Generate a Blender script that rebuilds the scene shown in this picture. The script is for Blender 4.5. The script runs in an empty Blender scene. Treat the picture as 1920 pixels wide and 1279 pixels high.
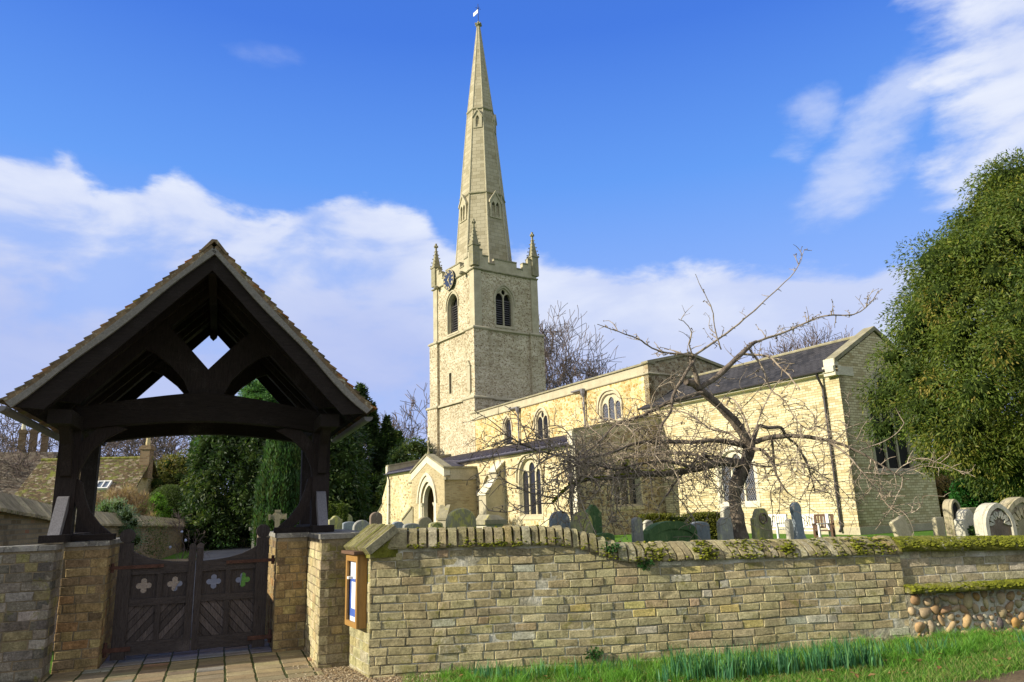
import bpy, bmesh, math, random
import numpy as np
from mathutils import Vector, Matrix
from mathutils.geometry import tessellate_polygon
R = math.radians
random.seed(7)
RNG = np.random.default_rng(11)
scene = bpy.context.scene
COL = scene.collection

# ---------------------------------------------------------------- camera
FPX, PITCH, ROLL, CAMH = 1350.0, R(13.2), R(1.85), 1.65
_f = Vector((0, math.cos(PITCH), math.sin(PITCH)))
_u0 = Vector((0, -math.sin(PITCH), math.cos(PITCH)))
_r0 = Vector((1, 0, 0))
_r = _r0 * math.cos(ROLL) - _u0 * math.sin(ROLL)
_u = _u0 * math.cos(ROLL) + _r0 * math.sin(ROLL)
cd = bpy.data.cameras.new('camera')
cam = bpy.data.objects.new('camera', cd)
COL.objects.link(cam)
cam.matrix_world = Matrix(((_r.x, _u.x, -_f.x, 0), (_r.y, _u.y, -_f.y, 0), (_r.z, _u.z, -_f.z, CAMH), (0, 0, 0, 1)))
cd.sensor_width = 36.0
cd.lens = FPX / 1920 * 36
cd.clip_end = 3000
cd.clip_start = 0.05
scene.camera = cam

def ray(px, py):
    return _f * FPX + _r * (px - 960) + _u * (639.5 - py)
def at(px, py, Y):
    """world point seen at photo pixel (px, py) lying Y metres in front (world Y)"""
    d = ray(px, py)
    return Vector((0, 0, CAMH)) + d * (Y / d.y)

# ---------------------------------------------------------------- sun, sky, exposure
SUN_AZ, SUN_EL = 250.0, 24.0          # azimuth clockwise from +Y
sd = bpy.data.lights.new('sun', 'SUN')
sd.energy = 5.0
sd.angle = R(0.5)
sd.color = (1.0, 0.92, 0.76)
sun = bpy.data.objects.new('sun', sd)
COL.objects.link(sun)
_sv = Vector((math.sin(R(SUN_AZ)) * math.cos(R(SUN_EL)), math.cos(R(SUN_AZ)) * math.cos(R(SUN_EL)), math.sin(R(SUN_EL))))
sun.rotation_euler = _sv.to_track_quat('Z', 'Y').to_euler()
sun.location = (-30, -10, 30)

world = bpy.data.worlds.new('World')
scene.world = world
world.use_nodes = True
scene.view_settings.view_transform = 'Standard'
scene.view_settings.look = 'None'
scene.view_settings.exposure = 0.50
scene.view_settings.gamma = 1.0

class NT:
    """tiny node-tree writer"""
    def __init__(s, nt):
        s.nt = nt
        nt.nodes.clear()
    def n(s, typ, **kw):
        nd = s.nt.nodes.new(typ)
        for k, v in kw.items():
            if k.startswith('i_'):
                key = k[2:]
                key = int(key) if key.isdigit() else key.replace('_', ' ')
                s.set(nd.inputs[key], v)
            else:
                setattr(nd, k, v)
        return nd
    def set(s, inp, v):
        if isinstance(v, bpy.types.NodeSocket):
            s.nt.links.new(v, inp)
        elif isinstance(v, bpy.types.Node):
            s.nt.links.new(v.outputs[0], inp)
        else:
            if isinstance(v, (tuple, list)) and len(v) == 3 and inp.type == 'RGBA':
                v = (*v, 1)
            inp.default_value = v
    def math(s, op, a, b=0.0, c=None, clamp=False):
        nd = s.nt.nodes.new('ShaderNodeMath')
        nd.operation = op
        nd.use_clamp = clamp
        s.set(nd.inputs[0], a)
        s.set(nd.inputs[1], b)
        if c is not None:
            s.set(nd.inputs[2], c)
        return nd.outputs[0]
    def mix(s, fac, a, b, blend='MIX'):
        nd = s.nt.nodes.new('ShaderNodeMix')
        nd.data_type = 'RGBA'
        nd.blend_type = blend
        s.set(nd.inputs[0], fac)
        s.set(nd.inputs[6], a)
        s.set(nd.inputs[7], b)
        return nd.outputs[2]
    def ramp(s, fac, stops, interp='LINEAR'):
        nd = s.nt.nodes.new('ShaderNodeValToRGB')
        nd.color_ramp.interpolation = interp
        el = nd.color_ramp.elements
        while len(el) < len(stops):
            el.new(0.5)
        for e, (p, c) in zip(el, stops):
            e.position = p
            e.color = (*c, 1) if len(c) == 3 else c
        s.set(nd.inputs[0], fac)
        return nd.outputs[0]
    def smooth(s, v, a, b):
        nd = s.nt.nodes.new('ShaderNodeMapRange')
        nd.interpolation_type = 'SMOOTHSTEP'
        s.set(nd.inputs[0], v)
        s.set(nd.inputs[1], a)
        s.set(nd.inputs[2], b)
        s.set(nd.inputs[3], 0.0)
        s.set(nd.inputs[4], 1.0)
        return nd.outputs[0]
    def noise(s, vec, scale, detail=5, rough=0.55, dist=0.0, out=0):
        nd = s.n('ShaderNodeTexNoise', i_Scale=scale, i_Detail=detail, i_Roughness=rough, i_Distortion=dist)
        if vec is not None:
            s.set(nd.inputs['Vector'], vec)
        return nd.outputs[out]

def build_sky():
    t = NT(world.node_tree)
    tc = t.n('ShaderNodeTexCoord')
    sky = t.n('ShaderNodeTexSky')
    sky.sky_type = 'NISHITA'
    sky.sun_disc = False
    sky.sun_elevation = R(SUN_EL + 8)
    sky.sun_rotation = R(SUN_AZ)
    sky.air_density = 1.0
    sky.dust_density = 0.4
    sky.ozone_density = 2.5
    sep = t.n('ShaderNodeSeparateXYZ', i_0=tc.outputs['Generated'])
    X, Y, Z = sep.outputs
    el = t.math('MULTIPLY', t.math('ARCSINE', Z), 180 / math.pi)
    az = t.math('MULTIPLY', t.math('ARCTAN2', X, Y), 180 / math.pi)
    # clear sky: Nishita, deepened to the saturated blue of a polarised spring sky
    deep = t.ramp(t.math('DIVIDE', el, 60.0), [(0.0, (0.50, 0.62, 0.95)), (0.26, (0.28, 0.47, 1.0)), (0.42, (0.13, 0.35, 0.95)), (0.60, (0.060, 0.205, 0.80)), (1.0, (0.035, 0.13, 0.55))])
    blue = t.mix(0.86, t.mix(1.0, sky.outputs[0], (0.09, 0.09, 0.09), 'MULTIPLY'), deep)
    # top edge of the cloud bank against azimuth
    pts = [(-60, 26), (-38, 24.2), (-34, 24.6), (-31, 22.6), (-26.6, 24.6), (-23, 23.2), (-19, 23.0), (-15.7, 24.2), (-11.3, 24.2), (-7, 23.0), (-3.8, 20.6), (2, 20.2), (6.4, 19.0), (10.8, 18.3), (14.2, 18.3), (19.1, 17.7), (23, 17.6), (28, 16.5), (60, 15)]
    cv = t.n('ShaderNodeFloatCurve')
    c = cv.mapping.curves[0]
    P = [((a + 180) / 360, e / 60) for a, e in [(-180, 22)] + pts + [(180, 22)]]
    c.points[0].location = P[0]
    c.points[1].location = P[-1]
    for p in P[1:-1]:
        c.points.new(*p)
    cv.mapping.update()
    t.set(cv.inputs['Value'], t.math('DIVIDE', t.math('ADD', az, 180.0), 360.0))
    top = t.math('MULTIPLY', cv.outputs[0], 60.0)
    comb = t.n('ShaderNodeCombineXYZ', i_X=t.math('MULTIPLY', az, 0.045), i_Y=t.math('MULTIPLY', el, 0.10), i_Z=0.0)
    n1 = t.noise(comb, 2.2, 7, 0.56, 0.3)
    n2 = t.noise(comb, 0.9, 4, 0.5, 0.2)
    n3 = t.noise(comb, 5.0, 6, 0.6, 0.2)
    edge = t.math('ADD', t.math('SUBTRACT', top, el), t.math('ADD', t.math('MULTIPLY', t.math('SUBTRACT', n1, 0.5), 5.0), t.math('MULTIPLY', t.math('SUBTRACT', n3, 0.5), 2.6)))
    bank = t.smooth(edge, -0.3, 1.1)
    # softer, broken towards the left
    left = t.smooth(az, 6.0, -14.0)
    holes = t.math('MULTIPLY', left, t.smooth(t.math('ADD', t.math('MULTIPLY', n2, 0.6), t.math('MULTIPLY', n1, 0.4)), 0.50, 0.40))
    bank = t.math('MULTIPLY', bank, t.math('SUBTRACT', 1.0, t.math('MULTIPLY', holes, 0.60)))
    # streaks, upper right
    def blob(a0, e0, sa, se, ang):
        ca, sn = math.cos(R(ang)), math.sin(R(ang))
        da = t.math('SUBTRACT', az, a0)
        de = t.math('SUBTRACT', el, e0)
        p = t.math('ADD', t.math('MULTIPLY', da, ca), t.math('MULTIPLY', de, sn))
        q = t.math('SUBTRACT', t.math('MULTIPLY', de, ca), t.math('MULTIPLY', da, sn))
        r2 = t.math('ADD', t.math('POWER', t.math('DIVIDE', p, sa), 2.0), t.math('POWER', t.math('DIVIDE', q, se), 2.0))
        return t.math('SUBTRACT', 1.0, r2)
    w = t.math('ADD', t.math('MULTIPLY', t.math('SUBTRACT', n1, 0.5), 2.6), t.math('MULTIPLY', t.math('SUBTRACT', n3, 0.5), 1.3))
    b1 = t.smooth(t.math('ADD', blob(41.5, 27.5, 11.0, 9.5, 45), w), -0.1, 0.9)
    b2 = t.math('MULTIPLY', t.smooth(t.math('ADD', blob(29.5, 25.0, 9.0, 3.4, 42), w), 0.05, 1.1), 0.6)
    b3 = t.math('MULTIPLY', t.smooth(t.math('ADD', blob(25.0, 27.0, 3.4, 3.0, 40), t.math('MULTIPLY', w, 1.5)), 0.3, 1.8), 0.45)
    b4 = t.math('MULTIPLY', t.smooth(t.math('ADD', blob(-20.5, 33.5, 5.0, 1.2, 0), w), 0.3, 1.6), 0.22)
    mx = bank
    for b in (b1, b2, b3, b4):
        mx = t.math('MAXIMUM', mx, b)
    depth = t.smooth(edge, 1.5, 12.0)
    lit = t.mix(t.math('MULTIPLY', depth, 0.9), (0.82, 0.86, 0.95), (0.47, 0.54, 0.83))
    shade = t.smooth(t.math('ADD', t.math('MULTIPLY', n2, 0.5), t.math('MULTIPLY', n1, 0.5)), 0.40, 0.62)
    cloudc = t.mix(t.math('MULTIPLY', shade, 0.75), t.mix(0.55, lit, (0.33, 0.44, 0.82)), lit)
    final = t.mix(mx, blue, cloudc)
    # unseen bright cloud added behind, beside and overhead to lift the shadow fill
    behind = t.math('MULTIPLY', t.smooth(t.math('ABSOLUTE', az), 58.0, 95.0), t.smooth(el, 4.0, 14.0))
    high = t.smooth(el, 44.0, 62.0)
    fill_cloud = t.math('MULTIPLY', t.math('MAXIMUM', behind, high), t.math('ADD', 0.55, t.math('MULTIPLY', t.smooth(n1, 0.35, 0.6), 0.45)))
    final = t.mix(fill_cloud, final, (0.80, 0.80, 0.82))
    # below the horizon: plain ground-bounce tone
    final = t.mix(t.smooth(el, -1.0, -6.0), final, (0.10, 0.11, 0.06))
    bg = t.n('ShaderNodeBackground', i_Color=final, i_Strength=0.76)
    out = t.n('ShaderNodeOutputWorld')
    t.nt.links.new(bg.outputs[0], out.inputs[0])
build_sky()

# ---------------------------------------------------------------- tagging helpers
def tag(o, label=None, cat=None, group=None, kind=None):
    if label: o['label'] = label
    if cat: o['category'] = cat
    if group: o['group'] = group
    if kind: o['kind'] = kind
    return o
def empty(name, loc=(0, 0, 0), rz=0.0, label=None, cat=None, group=None):
    o = bpy.data.objects.new(name, None)
    o.empty_display_size = 0.2
    COL.objects.link(o)
    o.location = loc
    o.rotation_euler = (0, 0, rz)
    return tag(o, label, cat, group)
def copy_tree(o, parent=None):
    c = o.copy()
    COL.objects.link(c)
    c.parent = parent
    for ch in [x for x in bpy.data.objects if x.parent == o]:
        copy_tree(ch, c)
    return c

# ---------------------------------------------------------------- mesh builder
class MB:
    def __init__(s, M=None):
        s.v, s.f, s.c = [], [], []
        s.M = M
        s.col = (1, 1, 1)
    def add(s, verts, faces, col=None):
        b = len(s.v)
        if s.M is not None:
            verts = [tuple(s.M @ Vector(p)) for p in verts]
        s.v += [tuple(p) for p in verts]
        s.f += [tuple(i + b for i in f) for f in faces]
        s.c += [col or s.col] * len(faces)
    def box(s, x0, x1, y0, y1, z0, z1, col=None, M=None):
        v = [(x, y, z) for z in (z0, z1) for y in (y0, y1) for x in (x0, x1)]
        if M is not None:
            v = [tuple(M @ Vector(p)) for p in v]
        s.add(v, [(0, 2, 3, 1), (4, 5, 7, 6), (0, 1, 5, 4), (2, 6, 7, 3), (0, 4, 6, 2), (1, 3, 7, 5)], col)
    def prism(s, poly, off, col=None):
        """extrude closed 3-D polygon by vector off"""
        n = len(poly)
        off = Vector(off)
        a = [Vector(p) for p in poly]
        v = a + [p + off for p in a]
        f = [tuple(range(n))[::-1], tuple(range(n, 2 * n))] + [(i, (i + 1) % n, n + (i + 1) % n, n + i) for i in range(n)]
        s.add(v, f, col)
    def bar(s, a, b, w, h, up=(0, 0, 1), col=None, w2=None, h2=None):
        a, b = Vector(a), Vector(b)
        d = (b - a).normalized()
        sd = d.cross(Vector(up))
        if sd.length < 1e-4: sd = Vector((1, 0, 0))
        sd.normalize()
        u = sd.cross(d)
        w2 = w if w2 is None else w2
        h2 = h if h2 is None else h2
        v = []
        for p, ww, hh in ((a, w, h), (b, w2, h2)):
            v += [p - sd * ww / 2 - u * hh / 2, p + sd * ww / 2 - u * hh / 2, p + sd * ww / 2 + u * hh / 2, p - sd * ww / 2 + u * hh / 2]
        s.add(v, [(3, 2, 1, 0), (4, 5, 6, 7), (0, 1, 5, 4), (1, 2, 6, 5), (2, 3, 7, 6), (3, 0, 4, 7)], col)
    def tube(s, pts, rad, n=6, col=None, cap=True):
        pts = [Vector(p) for p in pts]
        if not hasattr(rad, '__len__'): rad = [rad] * len(pts)
        v, f = [], []
        ref = Vector((0.3, 0.2, 1)).normalized()
        for i, p in enumerate(pts):
            d = (pts[min(i + 1, len(pts) - 1)] - pts[max(i - 1, 0)])
            if d.length < 1e-9: d = Vector((0, 0, 1))
            d.normalize()
            a = d.cross(ref)
            if a.length < 0.05: a = d.cross(Vector((1, 0, 0)))
            a.normalize()
            b = d.cross(a)
            ref = b.cross(d) if False else ref
            for k in range(n):
                t = 2 * math.pi * k / n
                v.append(p + (a * math.cos(t) + b * math.sin(t)) * rad[i])
            if i:
                o = (i - 1) * n
                f += [(o + k, o + (k + 1) % n, o + n + (k + 1) % n, o + n + k) for k in range(n)]
        if cap:
            f += [tuple(range(n)), tuple(range((len(pts) - 1) * n, len(pts) * n))[::-1]]
        s.add(v, f, col)
    def lathe(s, prof, c=(0, 0, 0), n=12, col=None):
        v, f = [], []
        for i, (r, z) in enumerate(prof):
            for k in range(n):
                t = 2 * math.pi * k / n
                v.append((c[0] + r * math.cos(t), c[1] + r * math.sin(t), c[2] + z))
            if i:
                o = (i - 1) * n
                f += [(o + k, o + (k + 1) % n, o + n + (k + 1) % n, o + n + k) for k in range(n)]
        f += [tuple(range(n))[::-1], tuple(range((len(prof) - 1) * n, len(prof) * n))]
        s.add(v, f, col)
    def blob(s, c, r, col=None, jit=0.18, sc=(1, 1, 1), rot=None, sub=1):
        v, f = ICO[sub]
        M = rot or Matrix.Identity(3)
        ph = [random.uniform(0, 6.3) for _ in range(3)]
        vv = []
        for p in v:
            k = 1 + jit * (math.sin(p[0] * 3 + ph[0]) + math.sin(p[1] * 3.3 + ph[1]) + math.sin(p[2] * 2.7 + ph[2])) / 2
            q = M @ Vector((p[0] * sc[0], p[1] * sc[1], p[2] * sc[2]))
            vv.append(Vector(c) + q * r * k)
        s.add(vv, f, col)
    def plate(s, fn, outline, holes=(), d0=0.0, d1=-0.1, outer=True, back=False, col=None):
        """flat plate with holes; fn(u, v, d) -> point"""
        loops = [list(outline)] + [list(h) for h in holes]
        tri = tessellate_polygon([[Vector((u, v, 0)) for u, v in L] for L in loops])
        flat = [p for L in loops for p in L]
        n = len(flat)
        v = [fn(u, w, d0) for u, w in flat]
        f = [tuple(t) for t in tri]
        v += [fn(u, w, d1) for u, w in flat]
        if back:
            f += [tuple(i + n for i in t) for t in tri]
        o = 0
        for k, L in enumerate(loops):
            m = len(L)
            if k or outer:
                f += [(o + i, o + (i + 1) % m, n + o + (i + 1) % m, n + o + i) for i in range(m)]
            o += m
        s.add(v, f, col)
    def build(s, name, mat, parent=None, smooth=False, loc=None):
        me = bpy.data.meshes.new(name)
        me.from_pydata(s.v, [], s.f)
        me.materials.append(mat)
        nf = len(me.polygons)
        if nf:
            nl = len(me.loops)
            co = np.empty(len(me.vertices) * 3); me.vertices.foreach_get('co', co); co = co.reshape(-1, 3)
            nrm = np.empty(nf * 3); me.polygons.foreach_get('normal', nrm); nrm = nrm.reshape(-1, 3)
            tot = np.empty(nf, dtype=np.int32); me.polygons.foreach_get('loop_total', tot)
            vi = np.empty(nl, dtype=np.int32); me.loops.foreach_get('vertex_index', vi)
            N = np.repeat(nrm, tot, axis=0)
            Pn = co[vi]
            hz = np.hypot(N[:, 0], N[:, 1])
            flat = hz < 0.35
            hs = np.where(hz < 1e-6, 1, hz)
            tx, ty = -N[:, 1] / hs, N[:, 0] / hs
            sg = np.where((tx < -1e-4) | ((np.abs(tx) < 1e-4) & (ty < 0)), -1, 1)
            u = (Pn[:, 0] * tx + Pn[:, 1] * ty) * sg
            v = Pn[:, 2] / np.maximum(hs, 0.35)
            u = np.where(flat, Pn[:, 0], u); v = np.where(flat, Pn[:, 1], v)
            uv = me.uv_layers.new(name='UVMap')
            uv.data.foreach_set('uv', np.stack([u, v], 1).astype(np.float32).ravel())
            C = np.ones((nl, 4), dtype=np.float32)
            C[:, :3] = np.repeat(np.array(s.c, dtype=np.float32), tot, axis=0)
            ca = me.color_attributes.new('Col', 'FLOAT_COLOR', 'CORNER')
            ca.data.foreach_set('color', C.ravel())
            if smooth:
                me.polygons.foreach_set('use_smooth', np.ones(nf, dtype=bool))
        me.update()
        o = bpy.data.objects.new(name, me)
        COL.objects.link(o)
        if parent: o.parent = parent
        if loc: o.location = loc
        return o
def _ico():
    out = {}
    for sub in (1, 2, 3):
        bm = bmesh.new()
        bmesh.ops.create_icosphere(bm, subdivisions=sub, radius=1.0)
        bm.verts.ensure_lookup_table()
        out[sub] = ([tuple(v.co) for v in bm.verts], [tuple(v.index for v in f.verts) for f in bm.faces])
        bm.free()
    return out
ICO = _ico()
def np_mesh(name, verts, nper, cols, mat, parent=None):
    """fast mesh: verts (N*nper,3) as N polygons of nper corners; cols (N,3)"""
    verts = np.asarray(verts, dtype=np.float32).reshape(-1, 3)
    N = len(verts) // nper
    me = bpy.data.meshes.new(name)
    me.vertices.add(len(verts)); me.vertices.foreach_set('co', verts.ravel())
    me.loops.add(N * nper); me.loops.foreach_set('vertex_index', np.arange(N * nper, dtype=np.int32))
    me.polygons.add(N); me.polygons.foreach_set('loop_start', np.arange(0, N * nper, nper, dtype=np.int32))
    me.update(calc_edges=True)
    C = np.ones((N * nper, 4), dtype=np.float32)
    C[:, :3] = np.repeat(np.asarray(cols, dtype=np.float32), nper, axis=0)
    ca = me.color_attributes.new('Col', 'FLOAT_COLOR', 'CORNER')
    ca.data.foreach_set('color', C.ravel())
    me.materials.append(mat)
    o = bpy.data.objects.new(name, me)
    COL.objects.link(o)
    if parent: o.parent = parent
    return o

def arch(cx, w, z0, zs, za, n=7, flat=0.0):
    """outline of a pointed-arch opening; flat>0 gives a four-centred look"""
    h = w / 2
    pts = [(cx - h, z0), (cx + h, z0), (cx + h, zs)]
    for i in range(1, n):
        t = i / n
        a = t * math.pi / 2
        x = math.cos(a) * (1 - flat) + (1 - t) * flat
        zz = math.sin(a) ** (1.0) * (1 - 0.25 * t) / 0.75 * (0.75 if True else 1)
        # pointed: circular arc from springing with radius > half width
        rr = (h * h + (za - zs) ** 2) / (2 * h)
        cxx = h - rr
        ang_max = math.atan2(za - zs, -cxx)
        b = ang_max * t
        px = cxx + rr * math.cos(b); pz = rr * math.sin(b)
        px = px * (1 - flat) + flat * h * (1 - t ** 1.6)
        pts.append((cx + px, zs + pz))
    pts.append((cx, za))
    left = [(2 * cx - x, z) for x, z in pts[2:-1]][::-1]
    return pts + left
def offset_arch(cx, w, z0, zs, za, d, **k):
    return arch(cx, w + 2 * d, z0 - d, zs, za + d * 1.25, **k)
# ---------------------------------------------------------------- materials
def newmat(name):
    m = bpy.data.materials.new(name)
    m.use_nodes = True
    return m, NT(m.node_tree)
def finish(t, color, rough=0.85, bump=None, bstr=0.5, bdist=0.02, spec=0.25, metal=0.0, extra=None):
    b = t.n('ShaderNodeBsdfPrincipled')
    t.set(b.inputs['Base Color'], color)
    t.set(b.inputs['Roughness'], rough)
    t.set(b.inputs['Metallic'], metal)
    t.set(b.inputs['Specular IOR Level'], spec)
    if bump is not None:
        bn = t.n('ShaderNodeBump', i_Strength=bstr, i_Distance=bdist)
        t.set(bn.inputs['Height'], bump)
        t.nt.links.new(bn.outputs[0], b.inputs['Normal'])
    o = t.n('ShaderNodeOutputMaterial')
    t.nt.links.new(b.outputs[0], o.inputs[0])
    return b
def colattr(t):
    return t.n('ShaderNodeAttribute', attribute_name='Col').outputs['Color']
def mottled(name, c1, c2, c3=None, scale=4.0, rough=0.85, bstr=0.4, bscale=40.0, attr=True, lichen=None, lich_amt=0.62, spec=0.2, stretch=None, metal=0.0, bdist=0.01):
    m, t = newmat(name)
    co = t.n('ShaderNodeTexCoord').outputs['Object']
    if stretch:
        mp = t.n('ShaderNodeMapping')
        mp.inputs['Scale'].default_value = stretch
        t.set(mp.inputs['Vector'], co)
        co = mp.outputs[0]
    n = t.noise(co, scale, 6, 0.62)
    stops = [(0.32, c1), (0.68, c2)] if c3 is None else [(0.30, c1), (0.5, c2), (0.70, c3)]
    c = t.ramp(n, stops)
    if lichen:
        ln = t.noise(co, scale * 2.7, 8, 0.7, 0.4)
        c = t.mix(t.smooth(ln, lich_amt - 0.04, lich_amt + 0.04), c, lichen)
    fine = t.noise(co, bscale, 4, 0.7)
    c = t.mix(1.0, c, t.ramp(fine, [(0.25, (0.72, 0.72, 0.72)), (0.75, (1.22, 1.22, 1.22))]), 'MULTIPLY')
    if attr:
        c = t.mix(1.0, c, colattr(t), 'MULTIPLY')
    h = t.math('ADD', t.math('MULTIPLY', t.noise(co, bscale * 0.35, 4, 0.6), 1.0), t.math('MULTIPLY', fine, 0.5))
    finish(t, c, rough, h, bstr, bdist, spec, metal)
    return m
def rubble(name, stones, mortar, scale=7.0, edge=0.10, bstr=0.8, squash=1.5, darkdots=None, mottle=None):
    m, t = newmat(name)
    uv = t.n('ShaderNodeTexCoord').outputs['UV']
    mp = t.n('ShaderNodeMapping'); mp.inputs['Scale'].default_value = (1, squash, 1)
    t.set(mp.inputs['Vector'], uv)
    mpn = t.n('ShaderNodeMapping'); mpn.inputs['Scale'].default_value = (0.9, 5.5, 1); t.set(mpn.inputs['Vector'], uv); mpc = mpn.outputs[0]
    warp = t.noise(mp.outputs[0], 3.0, 3, 0.5, out=1)
    vec = t.mix(0.06, mp.outputs[0], warp, 'ADD')
    v1 = t.n('ShaderNodeTexVoronoi', i_Scale=scale, i_Randomness=0.9); t.set(v1.inputs['Vector'], vec)
    v2 = t.n('ShaderNodeTexVoronoi', feature='DISTANCE_TO_EDGE', i_Scale=scale, i_Randomness=0.9); t.set(v2.inputs['Vector'], vec)
    sp = t.n('ShaderNodeSeparateXYZ', i_0=v1.outputs['Color'])
    k = len(stones)
    c = t.ramp(sp.outputs[0], [(i / k, s) for i, s in enumerate(stones)], 'CONSTANT')
    fine = t.noise(uv, 30.0, 5, 0.7)
    c = t.mix(1.0, c, t.ramp(fine, [(0.25, (0.75, 0.75, 0.75)), (0.75, (1.2, 1.2, 1.2))]), 'MULTIPLY')
    msk = t.smooth(t.math('ADD', v2.outputs['Distance'], t.math('MULTIPLY', t.math('SUBTRACT', fine, 0.5), 0.05)), edge * 0.45, edge)
    c = t.mix(msk, mortar, c)
    if darkdots:
        d = t.smooth(sp.outputs[1], darkdots[1], darkdots[1] + 0.03)
        c = t.mix(t.math('MULTIPLY', d, t.smooth(v2.outputs['Distance'], edge * 0.6, edge * 1.4)), c, darkdots[0])
    big = t.noise(uv, 0.55, 5, 0.6)
    c = t.mix(1.0, c, t.ramp(big, [(0.3, (0.76, 0.73, 0.67)), (0.7, (1.15, 1.15, 1.15))]), 'MULTIPLY')
    crs = t.noise(mpc, 1.0, 4, 0.65)
    c = t.mix(1.0, c, t.ramp(crs, [(0.35, (0.84, 0.82, 0.78)), (0.65, (1.10, 1.10, 1.10))]), 'MULTIPLY')
    if mottle:
        c = t.mix(t.smooth(t.noise(uv, 1.3, 6, 0.65), mottle[1], mottle[1] + 0.12), c, mottle[0])
    h = t.math('ADD', t.math('MULTIPLY', msk, 1.0), t.math('MULTIPLY', fine, 0.4))
    finish(t, c, 0.9, h, bstr, 0.02, 0.15)
    return m
def bricktex(name, c1, c2, mortar, bw=0.225, bh=0.075, ms=0.010, bstr=0.6, odd=None, stain=None, offset=0.5):
    m, t = newmat(name)
    uv = t.n('ShaderNodeTexCoord').outputs['UV']
    wob = t.noise(uv, 5.0, 2, 0.5, out=1)
    vec = t.mix(0.012, uv, wob, 'ADD')
    b = t.n('ShaderNodeTexBrick', i_Scale=1.0, i_Mortar_Size=ms, i_Mortar_Smooth=0.15, i_Bias=0.0, i_Brick_Width=bw, i_Row_Height=bh)
    b.offset = offset
    t.set(b.inputs['Vector'], vec)
    t.set(b.inputs['Color1'], (0, 0, 0)); t.set(b.inputs['Color2'], (1, 1, 1)); t.set(b.inputs['Mortar'], (0.5, 0.5, 0.5))
    sp = t.n('ShaderNodeSeparateColor', i_0=b.outputs['Color'])
    c = t.ramp(sp.outputs[0], [(0.0, c1), (0.6, c2), (0.93, c2)] + ([(0.96, odd)] if odd else []), 'LINEAR')
    fine = t.noise(uv, 28.0, 5, 0.7)
    c = t.mix(1.0, c, t.ramp(fine, [(0.25, (0.78, 0.78, 0.78)), (0.75, (1.18, 1.18, 1.18))]), 'MULTIPLY')
    c = t.mix(b.outputs['Fac'], c, mortar)
    big = t.noise(uv, 0.7, 6, 0.62)
    c = t.mix(1.0, c, t.ramp(big, [(0.3, (0.82, 0.80, 0.76)), (0.7, (1.08, 1.08, 1.08))]), 'MULTIPLY')
    if stain:
        c = t.mix(t.smooth(t.noise(uv, 1.1, 7, 0.7), stain[1], stain[1] + 0.15), c, stain[0])
    h = t.math('ADD', t.math('MULTIPLY', b.outputs['Fac'], -1.0), t.math('MULTIPLY', fine, 0.35))
    finish(t, c, 0.9, h, bstr, 0.012, 0.15)
    return m
def leafmat(name, base, spec=0.25, rough=0.55, trans=0.35):
    m, t = newmat(name)
    c = t.mix(1.0, base, colattr(t), 'MULTIPLY')
    b = t.n('ShaderNodeBsdfPrincipled', i_Roughness=rough)
    t.set(b.inputs['Specular IOR Level'], spec)
    t.set(b.inputs['Base Color'], c)
    tr = t.n('ShaderNodeBsdfTranslucent')
    t.set(tr.inputs[0], t.mix(1.0, c, (1.3, 1.4, 0.7), 'MULTIPLY'))
    mx = t.n('ShaderNodeMixShader', i_0=trans)
    t.nt.links.new(b.outputs[0], mx.inputs[1]); t.nt.links.new(tr.outputs[0], mx.inputs[2])
    o = t.n('ShaderNodeOutputMaterial')
    t.nt.links.new(mx.outputs[0], o.inputs[0])
    return m
def woodmat(name, c1, c2, grain=(1, 1, 12), bstr=0.5, rough=0.8, gscale=6.0, spec=0.2, silver=None):
    """grain: object-space scale; the smallest component is the direction the grain runs"""
    m, t = newmat(name)
    co = t.n('ShaderNodeTexCoord').outputs['Object']
    mp = t.n('ShaderNodeMapping'); mp.inputs['Scale'].default_value = grain
    t.set(mp.inputs['Vector'], co)
    n = t.noise(mp.outputs[0], gscale, 6, 0.65, 0.6)
    g = t.noise(mp.outputs[0], gscale * 5, 4, 0.7, 0.2)
    c = t.ramp(t.math('ADD', t.math('MULTIPLY', n, 0.6), t.math('MULTIPLY', g, 0.4)), [(0.3, c1), (0.7, c2)])
    if silver:
        sv = t.smooth(t.math('ADD', t.math('MULTIPLY', t.noise(mp.outputs[0], gscale * 9, 3, 0.8), 0.5), t.math('MULTIPLY', t.noise(co, 2.0, 5, 0.6), 0.5)), 0.56, 0.66)
        c = t.mix(t.math('MULTIPLY', sv, 0.7), c, silver)
        ck = t.smooth(t.noise(mp.outputs[0], gscale * 2.2, 2, 0.5), 0.66, 0.70)
        c = t.mix(ck, c, (0.004, 0.003, 0.003))
    c = t.mix(1.0, c, colattr(t), 'MULTIPLY')
    finish(t, c, rough, t.math('ADD', n, g), bstr, 0.01, spec)
    return m
def plain(name, c, rough=0.6, metal=0.0, spec=0.3, bump=0.0):
    m, t = newmat(name)
    co = t.n('ShaderNodeTexCoord').outputs['Object']
    n = t.noise(co, 9.0, 5, 0.6)
    cc = t.mix(1.0, c, t.ramp(n, [(0.3, (0.8, 0.8, 0.8)), (0.7, (1.15, 1.15, 1.15))]), 'MULTIPLY')
    cc = t.mix(1.0, cc, colattr(t), 'MULTIPLY')
    finish(t, cc, rough, n if bump else None, bump, 0.01, spec, metal)
    return m
M = {}
M['dress'] = mottled('dressed_limestone', (0.37, 0.33, 0.22), (0.50, 0.45, 0.31), scale=1.6, bscale=22, bstr=0.35, lichen=(0.26, 0.24, 0.15), lich_amt=0.66)
M['dress_pale'] = mottled('pale_limestone', (0.55, 0.50, 0.36), (0.70, 0.65, 0.50), scale=1.6, bscale=22, bstr=0.3)
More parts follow.
